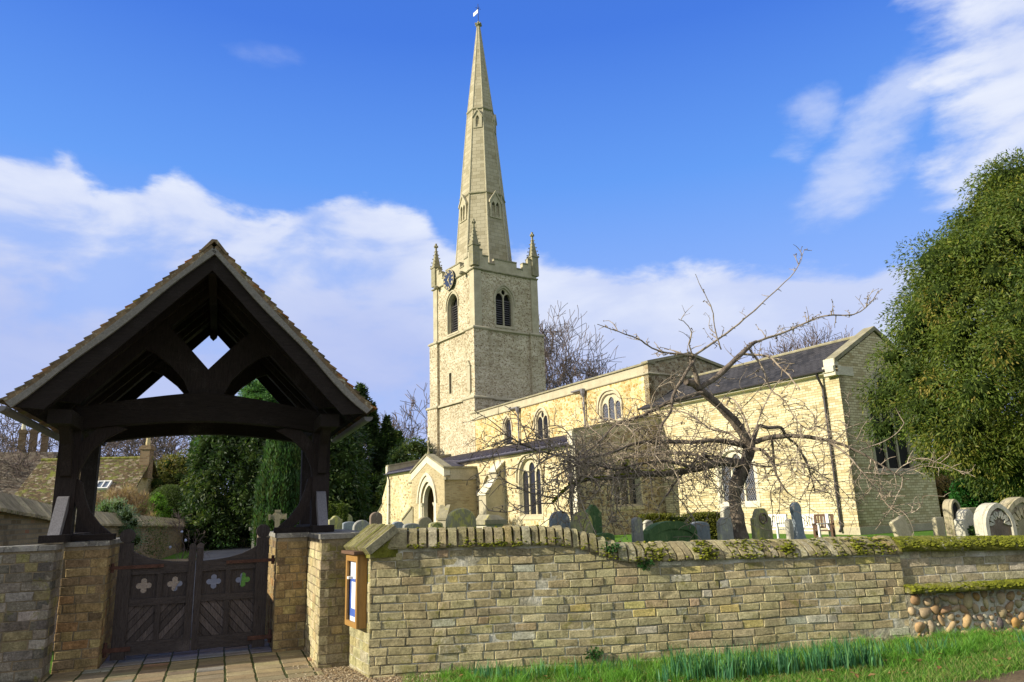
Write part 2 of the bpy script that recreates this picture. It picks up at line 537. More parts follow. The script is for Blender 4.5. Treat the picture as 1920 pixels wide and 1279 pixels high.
M['dress_warm'] = mottled('warm_limestone', (0.44, 0.38, 0.24), (0.60, 0.53, 0.36), scale=1.6, bscale=22, bstr=0.35)
M['coping_old'] = mottled('weathered_coping_stone', (0.20, 0.18, 0.11), (0.34, 0.31, 0.21), scale=2.5, bscale=24, bstr=0.5, lichen=(0.36, 0.33, 0.12), lich_amt=0.6)
M['spire'] = bricktex('spire_ashlar', (0.33, 0.29, 0.19), (0.43, 0.385, 0.27), (0.25, 0.225, 0.15), bw=0.75, bh=0.36, ms=0.016, bstr=0.4, stain=((0.22, 0.195, 0.12), 0.60))
M['tower'] = rubble('tower_pebble_rubble', [(0.46, 0.40, 0.26), (0.58, 0.52, 0.38), (0.38, 0.31, 0.19), (0.62, 0.57, 0.43), (0.22, 0.16, 0.09)], (0.62, 0.56, 0.41), scale=7.5, edge=0.13, squash=1.4)
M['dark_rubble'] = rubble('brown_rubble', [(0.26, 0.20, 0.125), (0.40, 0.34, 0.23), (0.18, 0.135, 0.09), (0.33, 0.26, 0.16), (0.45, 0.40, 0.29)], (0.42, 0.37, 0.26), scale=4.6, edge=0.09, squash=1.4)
M['nave'] = rubble('nave_golden_rubble', [(0.52, 0.39, 0.15), (0.64, 0.52, 0.25), (0.42, 0.28, 0.09), (0.70, 0.60, 0.34), (0.56, 0.43, 0.18)], (0.66, 0.56, 0.33), scale=4.6, edge=0.11, squash=1.3, mottle=((0.40, 0.36, 0.25), 0.62))
M['aisle'] = rubble('aisle_cobble_rubble', [(0.60, 0.50, 0.28), (0.68, 0.59, 0.37), (0.48, 0.37, 0.18), (0.62, 0.53, 0.31)], (0.68, 0.60, 0.39), scale=4.4, edge=0.16, squash=1.15, darkdots=((0.24, 0.17, 0.09), 0.72))
M['porch'] = bricktex('porch_brick', (0.36, 0.29, 0.15), (0.50, 0.42, 0.24), (0.42, 0.37, 0.25), bw=0.24, bh=0.085, ms=0.012)
M['chancel'] = bricktex('chancel_gault_brick', (0.44, 0.36, 0.19), (0.70, 0.62, 0.39), (0.36, 0.30, 0.17), bw=0.30, bh=0.108, ms=0.014, bstr=0.5)
M['lead'] = plain('lead_sheet', (0.16, 0.15, 0.19), rough=0.45, metal=0.5, spec=0.5)
M['slate'] = bricktex('roof_slate', (0.028, 0.029, 0.033), (0.060, 0.058, 0.062), (0.014, 0.014, 0.016), bw=0.32, bh=0.24, ms=0.012, bstr=0.8)
M['iron'] = plain('painted_iron', (0.03, 0.027, 0.028), rough=0.5, spec=0.4)
M['leadpipe'] = plain('grey_lead_pipe', (0.20, 0.19, 0.19), rough=0.5, metal=0.3)
M['glass'] = None
def glassmat():
    m, t = newmat('leaded_glass')
    uv = t.n('ShaderNodeTexCoord').outputs['UV']
    sp = t.n('ShaderNodeSeparateXYZ', i_0=uv)
    a = t.math('MULTIPLY', t.math('ADD', sp.outputs[0], t.math('MULTIPLY', sp.outputs[1], 0.62)), 8.5)
    b = t.math('MULTIPLY', t.math('SUBTRACT', sp.outputs[0], t.math('MULTIPLY', sp.outputs[1], 0.62)), 8.5)
    l1 = t.math('LESS_THAN', t.math('FRACT', a), 0.16)
    l2 = t.math('LESS_THAN', t.math('FRACT', b), 0.16)
    l = t.math('MAXIMUM', l1, l2)
    c = t.mix(l, (0.012, 0.014, 0.022), (0.22, 0.23, 0.26))
    finish(t, c, t.math('ADD', t.math('MULTIPLY', l, 0.5), 0.12), None, 0, 0.01, 0.5)
    return m
M['lattice'] = glassmat()
M['glass'] = plain('dark_window_glass', (0.02, 0.02, 0.026), rough=0.12, spec=0.5)
M['dark'] = plain('unlit_interior', (0.012, 0.011, 0.010), rough=0.9)
M['louvre'] = plain('slate_louvre', (0.10, 0.095, 0.10), rough=0.7)
M['oldwood'] = woodmat('weathered_dark_oak', (0.009, 0.006, 0.005), (0.052, 0.039, 0.034), (14, 14, 1.2), bstr=0.9, silver=(0.15, 0.13, 0.12))
M['oldwood_h'] = woodmat('weathered_dark_oak_beam', (0.008, 0.0055, 0.0045), (0.034, 0.026, 0.022), (1.2, 14, 14), bstr=0.9, silver=(0.15, 0.13, 0.12))
M['oldwood_y'] = woodmat('weathered_dark_oak_plate', (0.008, 0.006, 0.005), (0.038, 0.029, 0.025), (14, 1.2, 14), bstr=0.9, silver=(0.15, 0.13, 0.12))
M['greywood'] = woodmat('silvered_oak', (0.10, 0.095, 0.10), (0.30, 0.29, 0.30), (14, 14, 1.2), bstr=0.7)
M['greywood_y'] = woodmat('silvered_oak_board', (0.11, 0.10, 0.085), (0.33, 0.31, 0.27), (9, 2, 9), bstr=0.7)
M['gatewood'] = woodmat('gate_oak', (0.018, 0.014, 0.013), (0.088, 0.075, 0.070), (16, 16, 1.3), bstr=0.8, silver=(0.15, 0.13, 0.12))
M['gatewood_h'] = woodmat('gate_oak_rail', (0.020, 0.016, 0.015), (0.095, 0.081, 0.076), (1.3, 16, 16), bstr=0.8, silver=(0.15, 0.13, 0.12))
M['oak'] = woodmat('golden_oak', (0.24, 0.125, 0.035), (0.40, 0.23, 0.07), (14, 14, 1.4), bstr=0.3, rough=0.5)
M['oakdark'] = woodmat('brown_oak_cap', (0.09, 0.05, 0.03), (0.18, 0.11, 0.07), (2, 2, 14), bstr=0.4)
M['rust'] = mottled('rusted_iron', (0.05, 0.025, 0.018), (0.11, 0.055, 0.04), scale=14, bscale=60, bstr=0.5)
M['brick'] = None
def handbrick(name, lich=(0.50, 0.49, 0.40), lamt=0.60, moss=True, tone=(0.40, 0.345, 0.19)):
    m, t = newmat(name)
    co = t.n('ShaderNodeTexCoord').outputs['Object']
    c = colattr(t)
    n1 = t.noise(co, 9.0, 6, 0.65)
    n2 = t.noise(co, 46.0, 6, 0.75)
    n3 = t.noise(co, 2.2, 6, 0.68)
    c = t.mix(0.30, c, tone)
    c = t.mix(1.0, c, t.ramp(n1, [(0.3, (0.62, 0.61, 0.58)), (0.7, (1.22, 1.20, 1.15))]), 'MULTIPLY')
    c = t.mix(1.0, c, t.ramp(n2, [(0.30, (0.50, 0.50, 0.48)), (0.70, (1.36, 1.36, 1.34))]), 'MULTIPLY')
    spk = t.smooth(t.noise(co, 75.0, 5, 0.8), 0.60, 0.68)
    c = t.mix(t.math('MULTIPLY', spk, 0.55), c, lich)
    # pale lichen crust, gathered in patches
    patch = t.smooth(t.math('ADD', t.math('MULTIPLY', n3, 0.55), t.math('MULTIPLY', n2, 0.45)), lamt - 0.05, lamt + 0.07)
    c = t.mix(t.math('MULTIPLY', patch, 0.6), c, lich)
    dk = t.smooth(t.noise(co, 3.3, 7, 0.7, 0.3), 0.58, 0.72)
    c = t.mix(t.math('MULTIPLY', dk, 0.55), c, (0.075, 0.068, 0.042))
    if moss:
        gz = t.n('ShaderNodeSeparateXYZ', i_0=co)
        g = t.math('MULTIPLY', t.smooth(t.noise(co, 5.0, 6, 0.7, 0.5), 0.56, 0.66), 0.6)
        c = t.mix(g, c, (0.19, 0.18, 0.035))
    h = t.math('ADD', t.math('MULTIPLY', n1, 0.8), t.math('ADD', n2, t.math('MULTIPLY', t.noise(co, 120, 3, 0.6), 0.5)))
    finish(t, c, 0.95, h, 1.0, 0.016, 0.1)
    return m
M['brick'] = handbrick('handmade_brick')
M['brick_sheltered'] = handbrick('sheltered_brick', lich=(0.36, 0.32, 0.22), lamt=0.68, moss=False, tone=(0.32, 0.22, 0.11))
M['brick_grey'] = handbrick('grey_stone_brick', tone=(0.19, 0.18, 0.15))
M['mortar'] = mottled('lime_mortar', (0.13, 0.115, 0.07), (0.42, 0.39, 0.28), (0.68, 0.66, 0.56), scale=3.5, bscale=42, bstr=1.2, attr=False, bdist=0.02)
M['mortar_warm'] = mottled('sandy_mortar', (0.12, 0.10, 0.06), (0.27, 0.22, 0.14), scale=3.0, bscale=50, bstr=1.0, attr=False, bdist=0.015)
M['cobble'] = mottled('flint_cobble', (0.75, 0.72, 0.66), (1.1, 1.05, 0.95), scale=9, bscale=60, bstr=0.3, rough=0.7, lichen=(0.62, 0.58, 0.46), lich_amt=0.62)
M['moss'] = mottled('cushion_moss', (0.07, 0.085, 0.008), (0.24, 0.25, 0.022), scale=12, bscale=90, bstr=1.2, rough=1.0, bdist=0.02)
M['mossy_stone'] = mottled('mossy_coping_slab', (0.06, 0.07, 0.010), (0.20, 0.20, 0.025), (0.32, 0.29, 0.17), scale=4, bscale=60, bstr=1.4, lichen=(0.42, 0.40, 0.30), lich_amt=0.62, bdist=0.03)
M['tile_old'] = mottled('old_clay_tile', (0.10, 0.075, 0.045), (0.22, 0.155, 0.09), scale=5, bscale=50, bstr=0.6, lichen=(0.30, 0.28, 0.20), lich_amt=0.60)
M['coping_tile'] = mottled('mossy_coping_tile', (0.24, 0.185, 0.095), (0.46, 0.37, 0.20), scale=5, bscale=50, bstr=0.7, lichen=(0.17, 0.19, 0.045), lich_amt=0.60)
M['paver'] = mottled('clay_paver', (0.8, 0.8, 0.8), (1.15, 1.15, 1.15), scale=6, bscale=50, bstr=0.6, lichen=(0.25, 0.22, 0.16), lich_amt=0.66)
M['stone_cap'] = mottled('grey_cap_stone', (0.13, 0.125, 0.11), (0.27, 0.26, 0.23), scale=5, bscale=50, bstr=0.8, lichen=(0.35, 0.34, 0.27), lich_amt=0.6)
def gravemat(name, c1, c2, lich, amt=0.58):
    return mottled(name, c1, c2, scale=3.2, bscale=45, bstr=0.5, lichen=lich, lich_amt=amt, stretch=(1, 1, 0.45))
M['g_olive'] = gravemat('olive_lichened_stone', (0.194, 0.194, 0.088), (0.426, 0.408, 0.232), (0.504, 0.485, 0.136), 0.56)
M['g_blue'] = gravemat('blue_grey_stone', (0.176, 0.216, 0.243), (0.338, 0.378, 0.405), (0.540, 0.553, 0.486), 0.62)
M['g_green'] = gravemat('green_stained_stone', (0.058, 0.124, 0.046), (0.130, 0.221, 0.085), (0.208, 0.273, 0.117), 0.60)
M['g_tan'] = gravemat('tan_stone', (0.26, 0.22, 0.13), (0.42, 0.37, 0.24), (0.20, 0.19, 0.09), 0.62)
M['g_white'] = gravemat('pale_stone', (0.38, 0.36, 0.28), (0.55, 0.52, 0.41), (0.30, 0.31, 0.20), 0.64)
M['g_brown'] = gravemat('brown_stone', (0.140, 0.105, 0.077), (0.280, 0.217, 0.161), (0.420, 0.378, 0.280), 0.62)
M['g_grey'] = gravemat('grey_stone', (0.210, 0.210, 0.189), (0.378, 0.378, 0.336), (0.462, 0.462, 0.280), 0.58)
M['bark'] = mottled('apple_bark', (0.045, 0.034, 0.025), (0.25, 0.20, 0.15), scale=7, bscale=60, bstr=1.2, stretch=(1, 1, 0.5), lichen=(0.27, 0.26, 0.19), lich_amt=0.62, bdist=0.02)
M['twig'] = mottled('apple_twig', (0.19, 0.145, 0.10), (0.42, 0.35, 0.26), scale=6, bscale=60, bstr=0.5)
M['bark_far'] = mottled('far_bark', (0.09, 0.07, 0.06), (0.19, 0.145, 0.13), scale=3, bscale=20, bstr=0.5)
M['leaf'] = leafmat('leaf', (1, 1, 1))
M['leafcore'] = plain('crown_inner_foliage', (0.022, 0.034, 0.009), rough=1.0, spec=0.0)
M['grass'] = leafmat('grass_blade', (1, 1, 1), spec=0.3, rough=0.5, trans=0.4)
M['paper'] = plain('notice_paper', (0.62, 0.66, 0.75), rough=0.7)
M['blue'] = plain('blue_notice', (0.06, 0.12, 0.42), rough=0.6)
M['white'] = plain('white_paint', (0.72, 0.71, 0.68), rough=0.5)
M['gold'] = plain('gold_leaf', (0.75, 0.62, 0.32), rough=0.4, metal=0.0)
M['clockface'] = plain('blue_black_dial', (0.018, 0.03, 0.075), rough=0.4)
M['copperlamp'] = plain('red_pipe', (0.18, 0.05, 0.04), rough=0.6)
# ---------------------------------------------------------------- ground
WA, WB = Vector((-1.59, 8.0, 0)), Vector((4.32, 8.8, 0))
WD = (WB - WA).normalized()                      # along the road wall
WN = Vector((WD.y, -WD.x, 0))                    # outward, to the road
def wall_pt(w, d=0.0, z=0.0):
    return WA + WD * w + WN * d + Vector((0, 0, z))
LG_O = Vector((-4.03, 9.33, 0))
LG_A = R(22)
LGX = Vector((math.cos(LG_A), math.sin(LG_A), 0)); LGY = Vector((-math.sin(LG_A), math.cos(LG_A), 0))
def lg_pt(g, h, z=0.0):
    return LG_O + LGX * g + LGY * h + Vector((0, 0, z))
def sstep(x, a, b):
    t = max(0.0, min(1.0, (x - a) / (b - a)))
    return t * t * (3 - 2 * t)
def ground_z(x, y):
    s = -(Vector((x, y, 0)) - WA).dot(WN)        # metres behind the wall line
    z = 0.30 * sstep(s, 1.2, 13)
    if s < 0.0:
        w = (Vector((x, y, 0)) - WA).dot(WD)
        z += 0.06 * sstep(w, 3.5, 6.5) * (1 - 0.4 * sstep(-s, 0.3, 2.0))
    return z
def surfmat(name, build):
    m, t = newmat(name)
    build(t)
    return m
def m_grass(t):
    co = t.n('ShaderNodeTexCoord').outputs['Object']
    n = t.noise(co, 1.3, 8, 0.7)
    f = t.noise(co, 40, 5, 0.75)
    c = t.ramp(n, [(0.3, (0.06, 0.14, 0.018)), (0.6, (0.11, 0.23, 0.028)), (0.75, (0.16, 0.22, 0.05))])
    c = t.mix(1.0, c, t.ramp(f, [(0.3, (0.5, 0.5, 0.5)), (0.7, (1.4, 1.4, 1.4))]), 'MULTIPLY')
    finish(t, c, 0.95, f, 1.0, 0.03, 0.1)
def m_gravel(t):
    co = t.n('ShaderNodeTexCoord').outputs['Object']
    v = t.n('ShaderNodeTexVoronoi', i_Scale=55.0); t.set(v.inputs['Vector'], co)
    sp = t.n('ShaderNodeSeparateXYZ', i_0=v.outputs['Color'])
    c = t.ramp(sp.outputs[0], [(0.0, (0.16, 0.11, 0.06)), (0.35, (0.33, 0.25, 0.15)), (0.7, (0.46, 0.38, 0.26)), (0.9, (0.22, 0.17, 0.11))], 'CONSTANT')
    finish(t, c, 0.9, t.math('MULTIPLY', v.outputs['Distance'], -1.0), 1.0, 0.02, 0.15)
def m_tarmac(t):
    co = t.n('ShaderNodeTexCoord').outputs['Object']
    f = t.noise(co, 60, 5, 0.8); n = t.noise(co, 1.5, 6, 0.6)
    c = t.mix(1.0, t.ramp(n, [(0.3, (0.10, 0.10, 0.105)), (0.7, (0.17, 0.165, 0.16))]), t.ramp(f, [(0.3, (0.6, 0.6, 0.6)), (0.7, (1.4, 1.4, 1.4))]), 'MULTIPLY')
    finish(t, c, 0.85, f, 0.8, 0.01, 0.2)
def m_soil(t):
    co = t.n('ShaderNodeTexCoord').outputs['Object']
    f = t.noise(co, 45, 6, 0.8); n = t.noise(co, 2.5, 6, 0.7)
    c = t.mix(1.0, t.ramp(n, [(0.3, (0.07, 0.05, 0.03)), (0.7, (0.20, 0.15, 0.09))]), t.ramp(f, [(0.3, (0.6, 0.6, 0.6)), (0.7, (1.5, 1.5, 1.5))]), 'MULTIPLY')
    finish(t, c, 0.95, f, 1.0, 0.02, 0.1)
M['ground'] = surfmat('turf', m_grass)
M['gravel'] = surfmat('gravel', m_gravel)
M['tarmac'] = surfmat('tarmac', m_tarmac)
M['soil'] = surfmat('bare_soil', m_soil)
def build_ground():
    # one sheet to the horizon, finer near the camera
    def axis(lo, hi, n0, far):
        a = [-far, -far * 0.4, -far * 0.15] + list(np.linspace(lo, hi, n0)) + [far * 0.15, far * 0.4, far]
        return a
    xs = axis(-30, 40, 120, 1500); ys = axis(-10, 70, 130, 1500)
    v, f = [], []
    for y in ys:
        for x in xs:
            v.append((x, y, ground_z(x, y)))
    nx = len(xs)
    for j in range(len(ys) - 1):
        for i in range(nx - 1):
            a = j * nx + i
            f.append((a, a + 1, a + nx + 1, a + nx))
    mb = MB(); mb.add(v, f)
    tag(mb.build('ground', M['ground'], smooth=True), kind='structure')
    def sheet(name, poly, mat, lift, n=10):
        """quad strip given as two polylines left/right"""
        def fine(Q):
            out = []
            for a, b in zip(Q[:-1], Q[1:]):
                for q in range(16): out.append(Vector(a).lerp(Vector(b), q / 16))
            return out + [Vector(Q[-1])]
        L, Rr = fine(poly[0]), fine(poly[1])
        mb = MB(); vv, ff = [], []
        k = len(L)
        m = 12
        for i in range(k):
            a, b = Vector(L[i]), Vector(Rr[i])
            for j in range(m + 1):
                p = a.lerp(b, j / m)
                vv.append((p.x, p.y, ground_z(p.x, p.y) + lift))
        for i in range(k - 1):
            for j in range(m):
                q = i * (m + 1) + j
                ff.append((q, q + 1, q + m + 2, q + m + 1))
        mb.add(vv, ff)
        return tag(mb.build(name, mat), kind='structure')
    # worn soil and road edge, near side of the verge
    A = [wall_pt(w, d, 0).to_2d().to_3d() for w, d in ((-9, 0.9), (-2.0, 0.9), (0.6, 1.3), (5.2, 1.75), (6.3, 1.5), (7.7, 1.08), (10, 0.9), (30, 0.9))]
    B = [wall_pt(w, 9, 0).to_2d().to_3d() for w in (-9, -2.0, 0.6, 5.2, 6.3, 7.4, 10, 30)]
    sheet('road', (A, B), M['soil'], 0.008)
    # gravel between pavers and wall foot
    A = [lg_pt(-3.0, -2.6), lg_pt(0.5, -2.6), lg_pt(1.3, -2.6), lg_pt(2.6, -3.4)]
    B = [lg_pt(-3.0, -0.3), lg_pt(0.5, -0.3), lg_pt(1.3, -0.25), lg_pt(2.2, -0.9)]
    sheet('gravel_forecourt', (A, B), M['gravel'], 0.012)
    # tarmac path, from the gate back into the churchyard
    A = [lg_pt(-0.62, 1.6), lg_pt(-0.6, 6), lg_pt(-0.45, 12), lg_pt(-0.4, 18), lg_pt(-0.6, 25), lg_pt(3, 31), lg_pt(11, 34)]
    B = [lg_pt(0.52, 1.6), lg_pt(0.7, 6), lg_pt(0.95, 12), lg_pt(1.3, 16.5), lg_pt(2.6, 21), lg_pt(6, 25), lg_pt(13, 29)]
    sheet('path', (A, B), M['tarmac'], 0.015)
    A = [lg_pt(-3.4, 1.5), lg_pt(-3.0, 8), lg_pt(-2.6, 20)]
    B = [lg_pt(-0.58, 1.6), lg_pt(-0.56, 7), lg_pt(-0.40, 19)]
    sheet('gravel_border', (A, B), M['gravel'], 0.02)
build_ground()

PAL_ROAD = [((0.496, 0.435, 0.254), 34), ((0.424, 0.369, 0.216), 28), ((0.567, 0.509, 0.308), 20), ((0.382, 0.332, 0.208), 12), ((0.624, 0.530, 0.199), 2), ((0.595, 0.590, 0.492), 6), ((0.482, 0.369, 0.231), 5), ((0.567, 0.295, 0.123), 0.5), ((0.298, 0.272, 0.199), 3)]
PAL_GREY = [((0.163, 0.150, 0.131), 20), ((0.263, 0.237, 0.200), 24), ((0.375, 0.362, 0.325), 10), ((0.300, 0.263, 0.138), 14), ((0.094, 0.088, 0.085), 8), ((0.350, 0.312, 0.138), 6)]
PAL_WARM = [((0.40, 0.30, 0.15), 26), ((0.34, 0.25, 0.13), 20), ((0.46, 0.37, 0.18), 18), ((0.33, 0.20, 0.10), 5), ((0.42, 0.23, 0.11), 2), ((0.27, 0.21, 0.13), 8), ((0.12, 0.10, 0.075), 2)]
PAL_PALE = [((0.483, 0.437, 0.299), 20), ((0.575, 0.529, 0.380), 20), ((0.414, 0.368, 0.230), 12), ((0.632, 0.598, 0.483), 6)]
def pick(pal):
    t = random.uniform(0, sum(w for _, w in pal))
    for c, w in pal:
        t -= w
        if t <= 0: break
    k = random.uniform(0.85, 1.15)
    return tuple(x * k * random.uniform(0.95, 1.05) for x in c)
def brick_field(mb, P, u, n, L, z0, ztop, pal, bw=0.26, ch=0.100, joint=0.008, depth=0.10, jit=0.005, half=0.3, up=Vector((0, 0, 1)), start=0.0, cfn=None, rnd=0.007, headers=0.28, regular=False, wob=0.0):
    """courses of separately shaped bricks over a plane: P start, u along, n outward"""
    P, u, n = Vector(P), Vector(u).normalized(), Vector(n).normalized()
    zt = ztop if callable(ztop) else (lambda w: ztop)
    k = 0
    z = z0
    zmax = max(zt(i * L / 20) for i in range(21))
    while z + ch * 0.6 < zmax:
        w = start if regular else -random.uniform(0, bw) + start
        while w < L:
            b = bw if regular else bw * (0.5 if random.random() < headers else 1.0) * random.uniform(0.93, 1.08)
            a0, a1 = max(w, 0), min(w + b, L)
            w += b
            if a1 - a0 < 0.035: continue
            top = zt((a0 + a1) / 2)
            if z + ch * 0.75 > top: continue
            h = min(ch, top - z)
            j = joint / 2
            x0, x1, y0, y1 = a0 + j, a1 - j, z + j + random.uniform(-.002, .002), z + h - j + random.uniform(-.002, .002)
            if a0 == 0: x0 = a0
            if a1 == L: x1 = a1
            d = random.uniform(-jit, jit)
            r = rnd
            col = cfn(a0, z) if cfn else pick(pal)
            def q(x, y, dd):
                if wob:
                    y2 = y + wob * (0.8 * math.sin(x * 1.3 + 1) + 0.5 * math.sin(x * 4.1 + y * 3))
                    dd = dd + (wob * (0.5 + 0.5 * math.sin(x * 1.9 + y * 2.3) + 0.4 * math.sin(x * 5.3 - y * 6)) if dd > -0.05 else 0)
                    return P + u * x + up * y2 + n * dd
                return P + u * x + up * y + n * dd
            rj = lambda: random.uniform(-0.0055, 0.0055)
            vs = [q(x0, y0, -depth), q(x1, y0, -depth), q(x1, y1, -depth), q(x0, y1, -depth)]
            c4 = [(x0 + rj(), y0 + rj()), (x1 + rj(), y0 + rj()), (x1 + rj(), y1 + rj()), (x0 + rj(), y1 + rj())]
            vs += [q(x, y, d - r) for x, y in c4]
            cx, cy = (x0 + x1) / 2, (y0 + y1) / 2
            vs += [q(x + (r if x < cx else -r), y + (r if y < cy else -r) * 0.9, d + random.uniform(-.0025, .0025)) for x, y in c4]
            mb.add(vs, [(0, 1, 5, 4), (1, 2, 6, 5), (2, 3, 7, 6), (3, 0, 4, 7), (4, 5, 9, 8), (5, 6, 10, 9), (6, 7, 11, 10), (7, 4, 8, 11), (8, 9, 10, 11)], col)
        z += ch
        k += 1
def backing(mb, pts2, z0, z1, pinset=0.012):
    """solid mortar core from a plan polygon"""
    mb.prism([(p[0], p[1], z0) for p in pts2], (0, 0, z1 - z0))

# ---------------------------------------------------------------- road wall
def coping_z(w):
    """top of the brick coping"""
    if w < 1.95: return 1.495 - 0.015 * w
    if w < 2.95: return 1.466 - 0.215 * sstep(w, 1.95, 2.95)
    return 1.251 - 0.013 * (w - 2.95)
CH = 0.205
def moss_lumps(mb, fn, n, rr=(0.010, 0.030), flat=0.55):
    for _ in range(n):
        p = fn()
        r = random.uniform(*rr)
        mb.blob(p, r, col=(random.uniform(.7, 1.3),) * 3, jit=0.25, sc=(1.2, 1.2, flat))
def build_road_wall():
    root = empty('brick_wall', tuple(WA), 0, 'long weathered buff brick wall with mossy upright brick coping beside the green verge', 'wall')
    inv = Matrix.Translation(-WA)
    mb = MB(inv)
    T = 0.36
    brick_field(mb, WA, WD, WN, 6.1, -0.06, lambda w: coping_z(w) - CH + 0.01, PAL_ROAD, bw=0.248, ch=0.087, joint=0.008, jit=0.006, rnd=0.008, wob=0.009)
    # rounded corner bricks at the left end
    mb.build('brickwork', M['brick'], root)
    mc = MB(inv)
    N = 40
    top = [(i / N * 6.1, coping_z(i / N * 6.1) - CH) for i in range(N + 1)]
    poly = [wall_pt(w, -0.006, z) for w, z in top] + [wall_pt(6.1, -0.006, -0.1), wall_pt(0.0, -0.006, -0.1)]
    mc.prism(poly, -WN * (T - 0.02))
    mc.build('mortar_bed', M['mortar'], root)
    # coping: bricks set on edge, sloping back over the wall
    cb = MB(inv)
    w = 0.16
    k = 0
    while w < 6.08:
        bw = random.uniform(0.084, 0.118) if w < 3 else random.uniform(0.080, 0.100)
        if k == 0: bw = 0.24
        zt = coping_z(w + bw / 2) + random.uniform(-0.014, 0.010)
        zb = coping_z(w + bw / 2) - CH + random.uniform(-0.006, 0.004)
        d = random.uniform(-0.012, 0.012)
        lean = 0.0 if w < 2.6 else 0.075 * sstep(w, 2.6, 3.6)
        g = random.uniform(0.005, 0.011)
        prof = [(0.026 + d, zb), (0.034 + d, zb + 0.02), (0.012 + d, zt - 0.045), (-0.03 + d, zt - 0.012), (-0.115, zt), (-0.21, zt - 0.010), (-0.31, zt - 0.08), (-0.33, zb)]
        k2 = sstep(w, 2.4, 3.4)
        slp = [(0.030 + d, zb), (0.036 + d, zb + 0.015), (0.026 + d, zb + 0.055), (-0.03 + d, zb + 0.115), (-0.115, zt - 0.012), (-0.21, zt - 0.004), (-0.31, zt - 0.08), (-0.33, zb)]
        prof = [(a0 + (c0 - a0) * k2, b0 + (e0 - b0) * k2) for (a0, b0), (c0, e0) in zip(prof, slp)]
        vs = []
        for ww, sgn in ((w + g, 1), (w + bw - g, -1)):
            for i, (dd, z) in enumerate(prof):
                f = (z - zb) / CH
                vs.append(wall_pt(ww - lean * max(0, -dd) / 0.12 * 0.8 + sgn * 0.004 * (i in (1, 2, 3)) , dd + random.uniform(-.003, .003), z + random.uniform(-.003, .003)))
        m = len(prof)
        base = pick([((0.32, 0.285, 0.165), 10), ((0.38, 0.34, 0.21), 8), ((0.27, 0.24, 0.135), 7), ((0.42, 0.40, 0.30), 3), ((0.36, 0.28, 0.12), 2)])
        cb.add(vs, [tuple(range(m)), tuple(range(m, 2 * m))[::-1]] + [(i, (i + 1) % m, m + (i + 1) % m, m + i) for i in range(m)], base)
        w += bw
        k += 1
    cb.build('coping', M['brick'], root)
    mb = MB(inv)
    prof = [(0.010, -CH), (0.014, -CH + 0.03), (-0.015, -0.12), (-0.07, -0.07), (-0.13, -0.03), (-0.2, -0.03), (-0.30, -0.10), (-0.32, -CH)]
    for i in range(60):
        w0, w1 = 0.16 + i * 5.93 / 60, 0.16 + (i + 1) * 5.93 / 60
        mb.add([wall_pt(w0, d, coping_z(w0) + z) for d, z in prof] + [wall_pt(w1, d, coping_z(w1) + z) for d, z in prof], [(j, (j + 1) % 8, 8 + (j + 1) % 8, 8 + j) for j in range(8)])
    mb.build('coping_mortar', M['mortar_warm'], root)
    # moss in the coping joints and on the shoulders
    ms = MB(inv)
    cl = [random.uniform(0.2, 6.0) for _ in range(56)] + [random.uniform(3.0, 6.0) for _ in range(14)]
    def f():
        c = random.choice(cl)
        w = min(6.05, max(0.17, c + random.gauss(0, 0.035)))
        t = random.random()
        d = 0.03 - 0.15 * t
        z = coping_z(w) - 0.135 + 0.14 * t
        if random.random() < 0.3: d, z = 0.045, coping_z(w) - CH + random.uniform(0, 0.05)
        return wall_pt(w, d + random.uniform(-.01, .01), z)
    moss_lumps(ms, f, 1150, (0.006, 0.018))
    def f2():
        w = random.choice([3.1, 3.2, 3.62, 3.75, 3.8, 4.7, 4.75, 5.6, 5.65, 5.9]) + random.gauss(0, 0.05)
        return wall_pt(min(w, 6.05), random.uniform(-0.02, 0.045), coping_z(w) - random.uniform(0.07, 0.19))
    moss_lumps(ms, f2, 260, (0.010, 0.024))
    ms.build('moss', M['moss'], root)
    return root
build_road_wall()

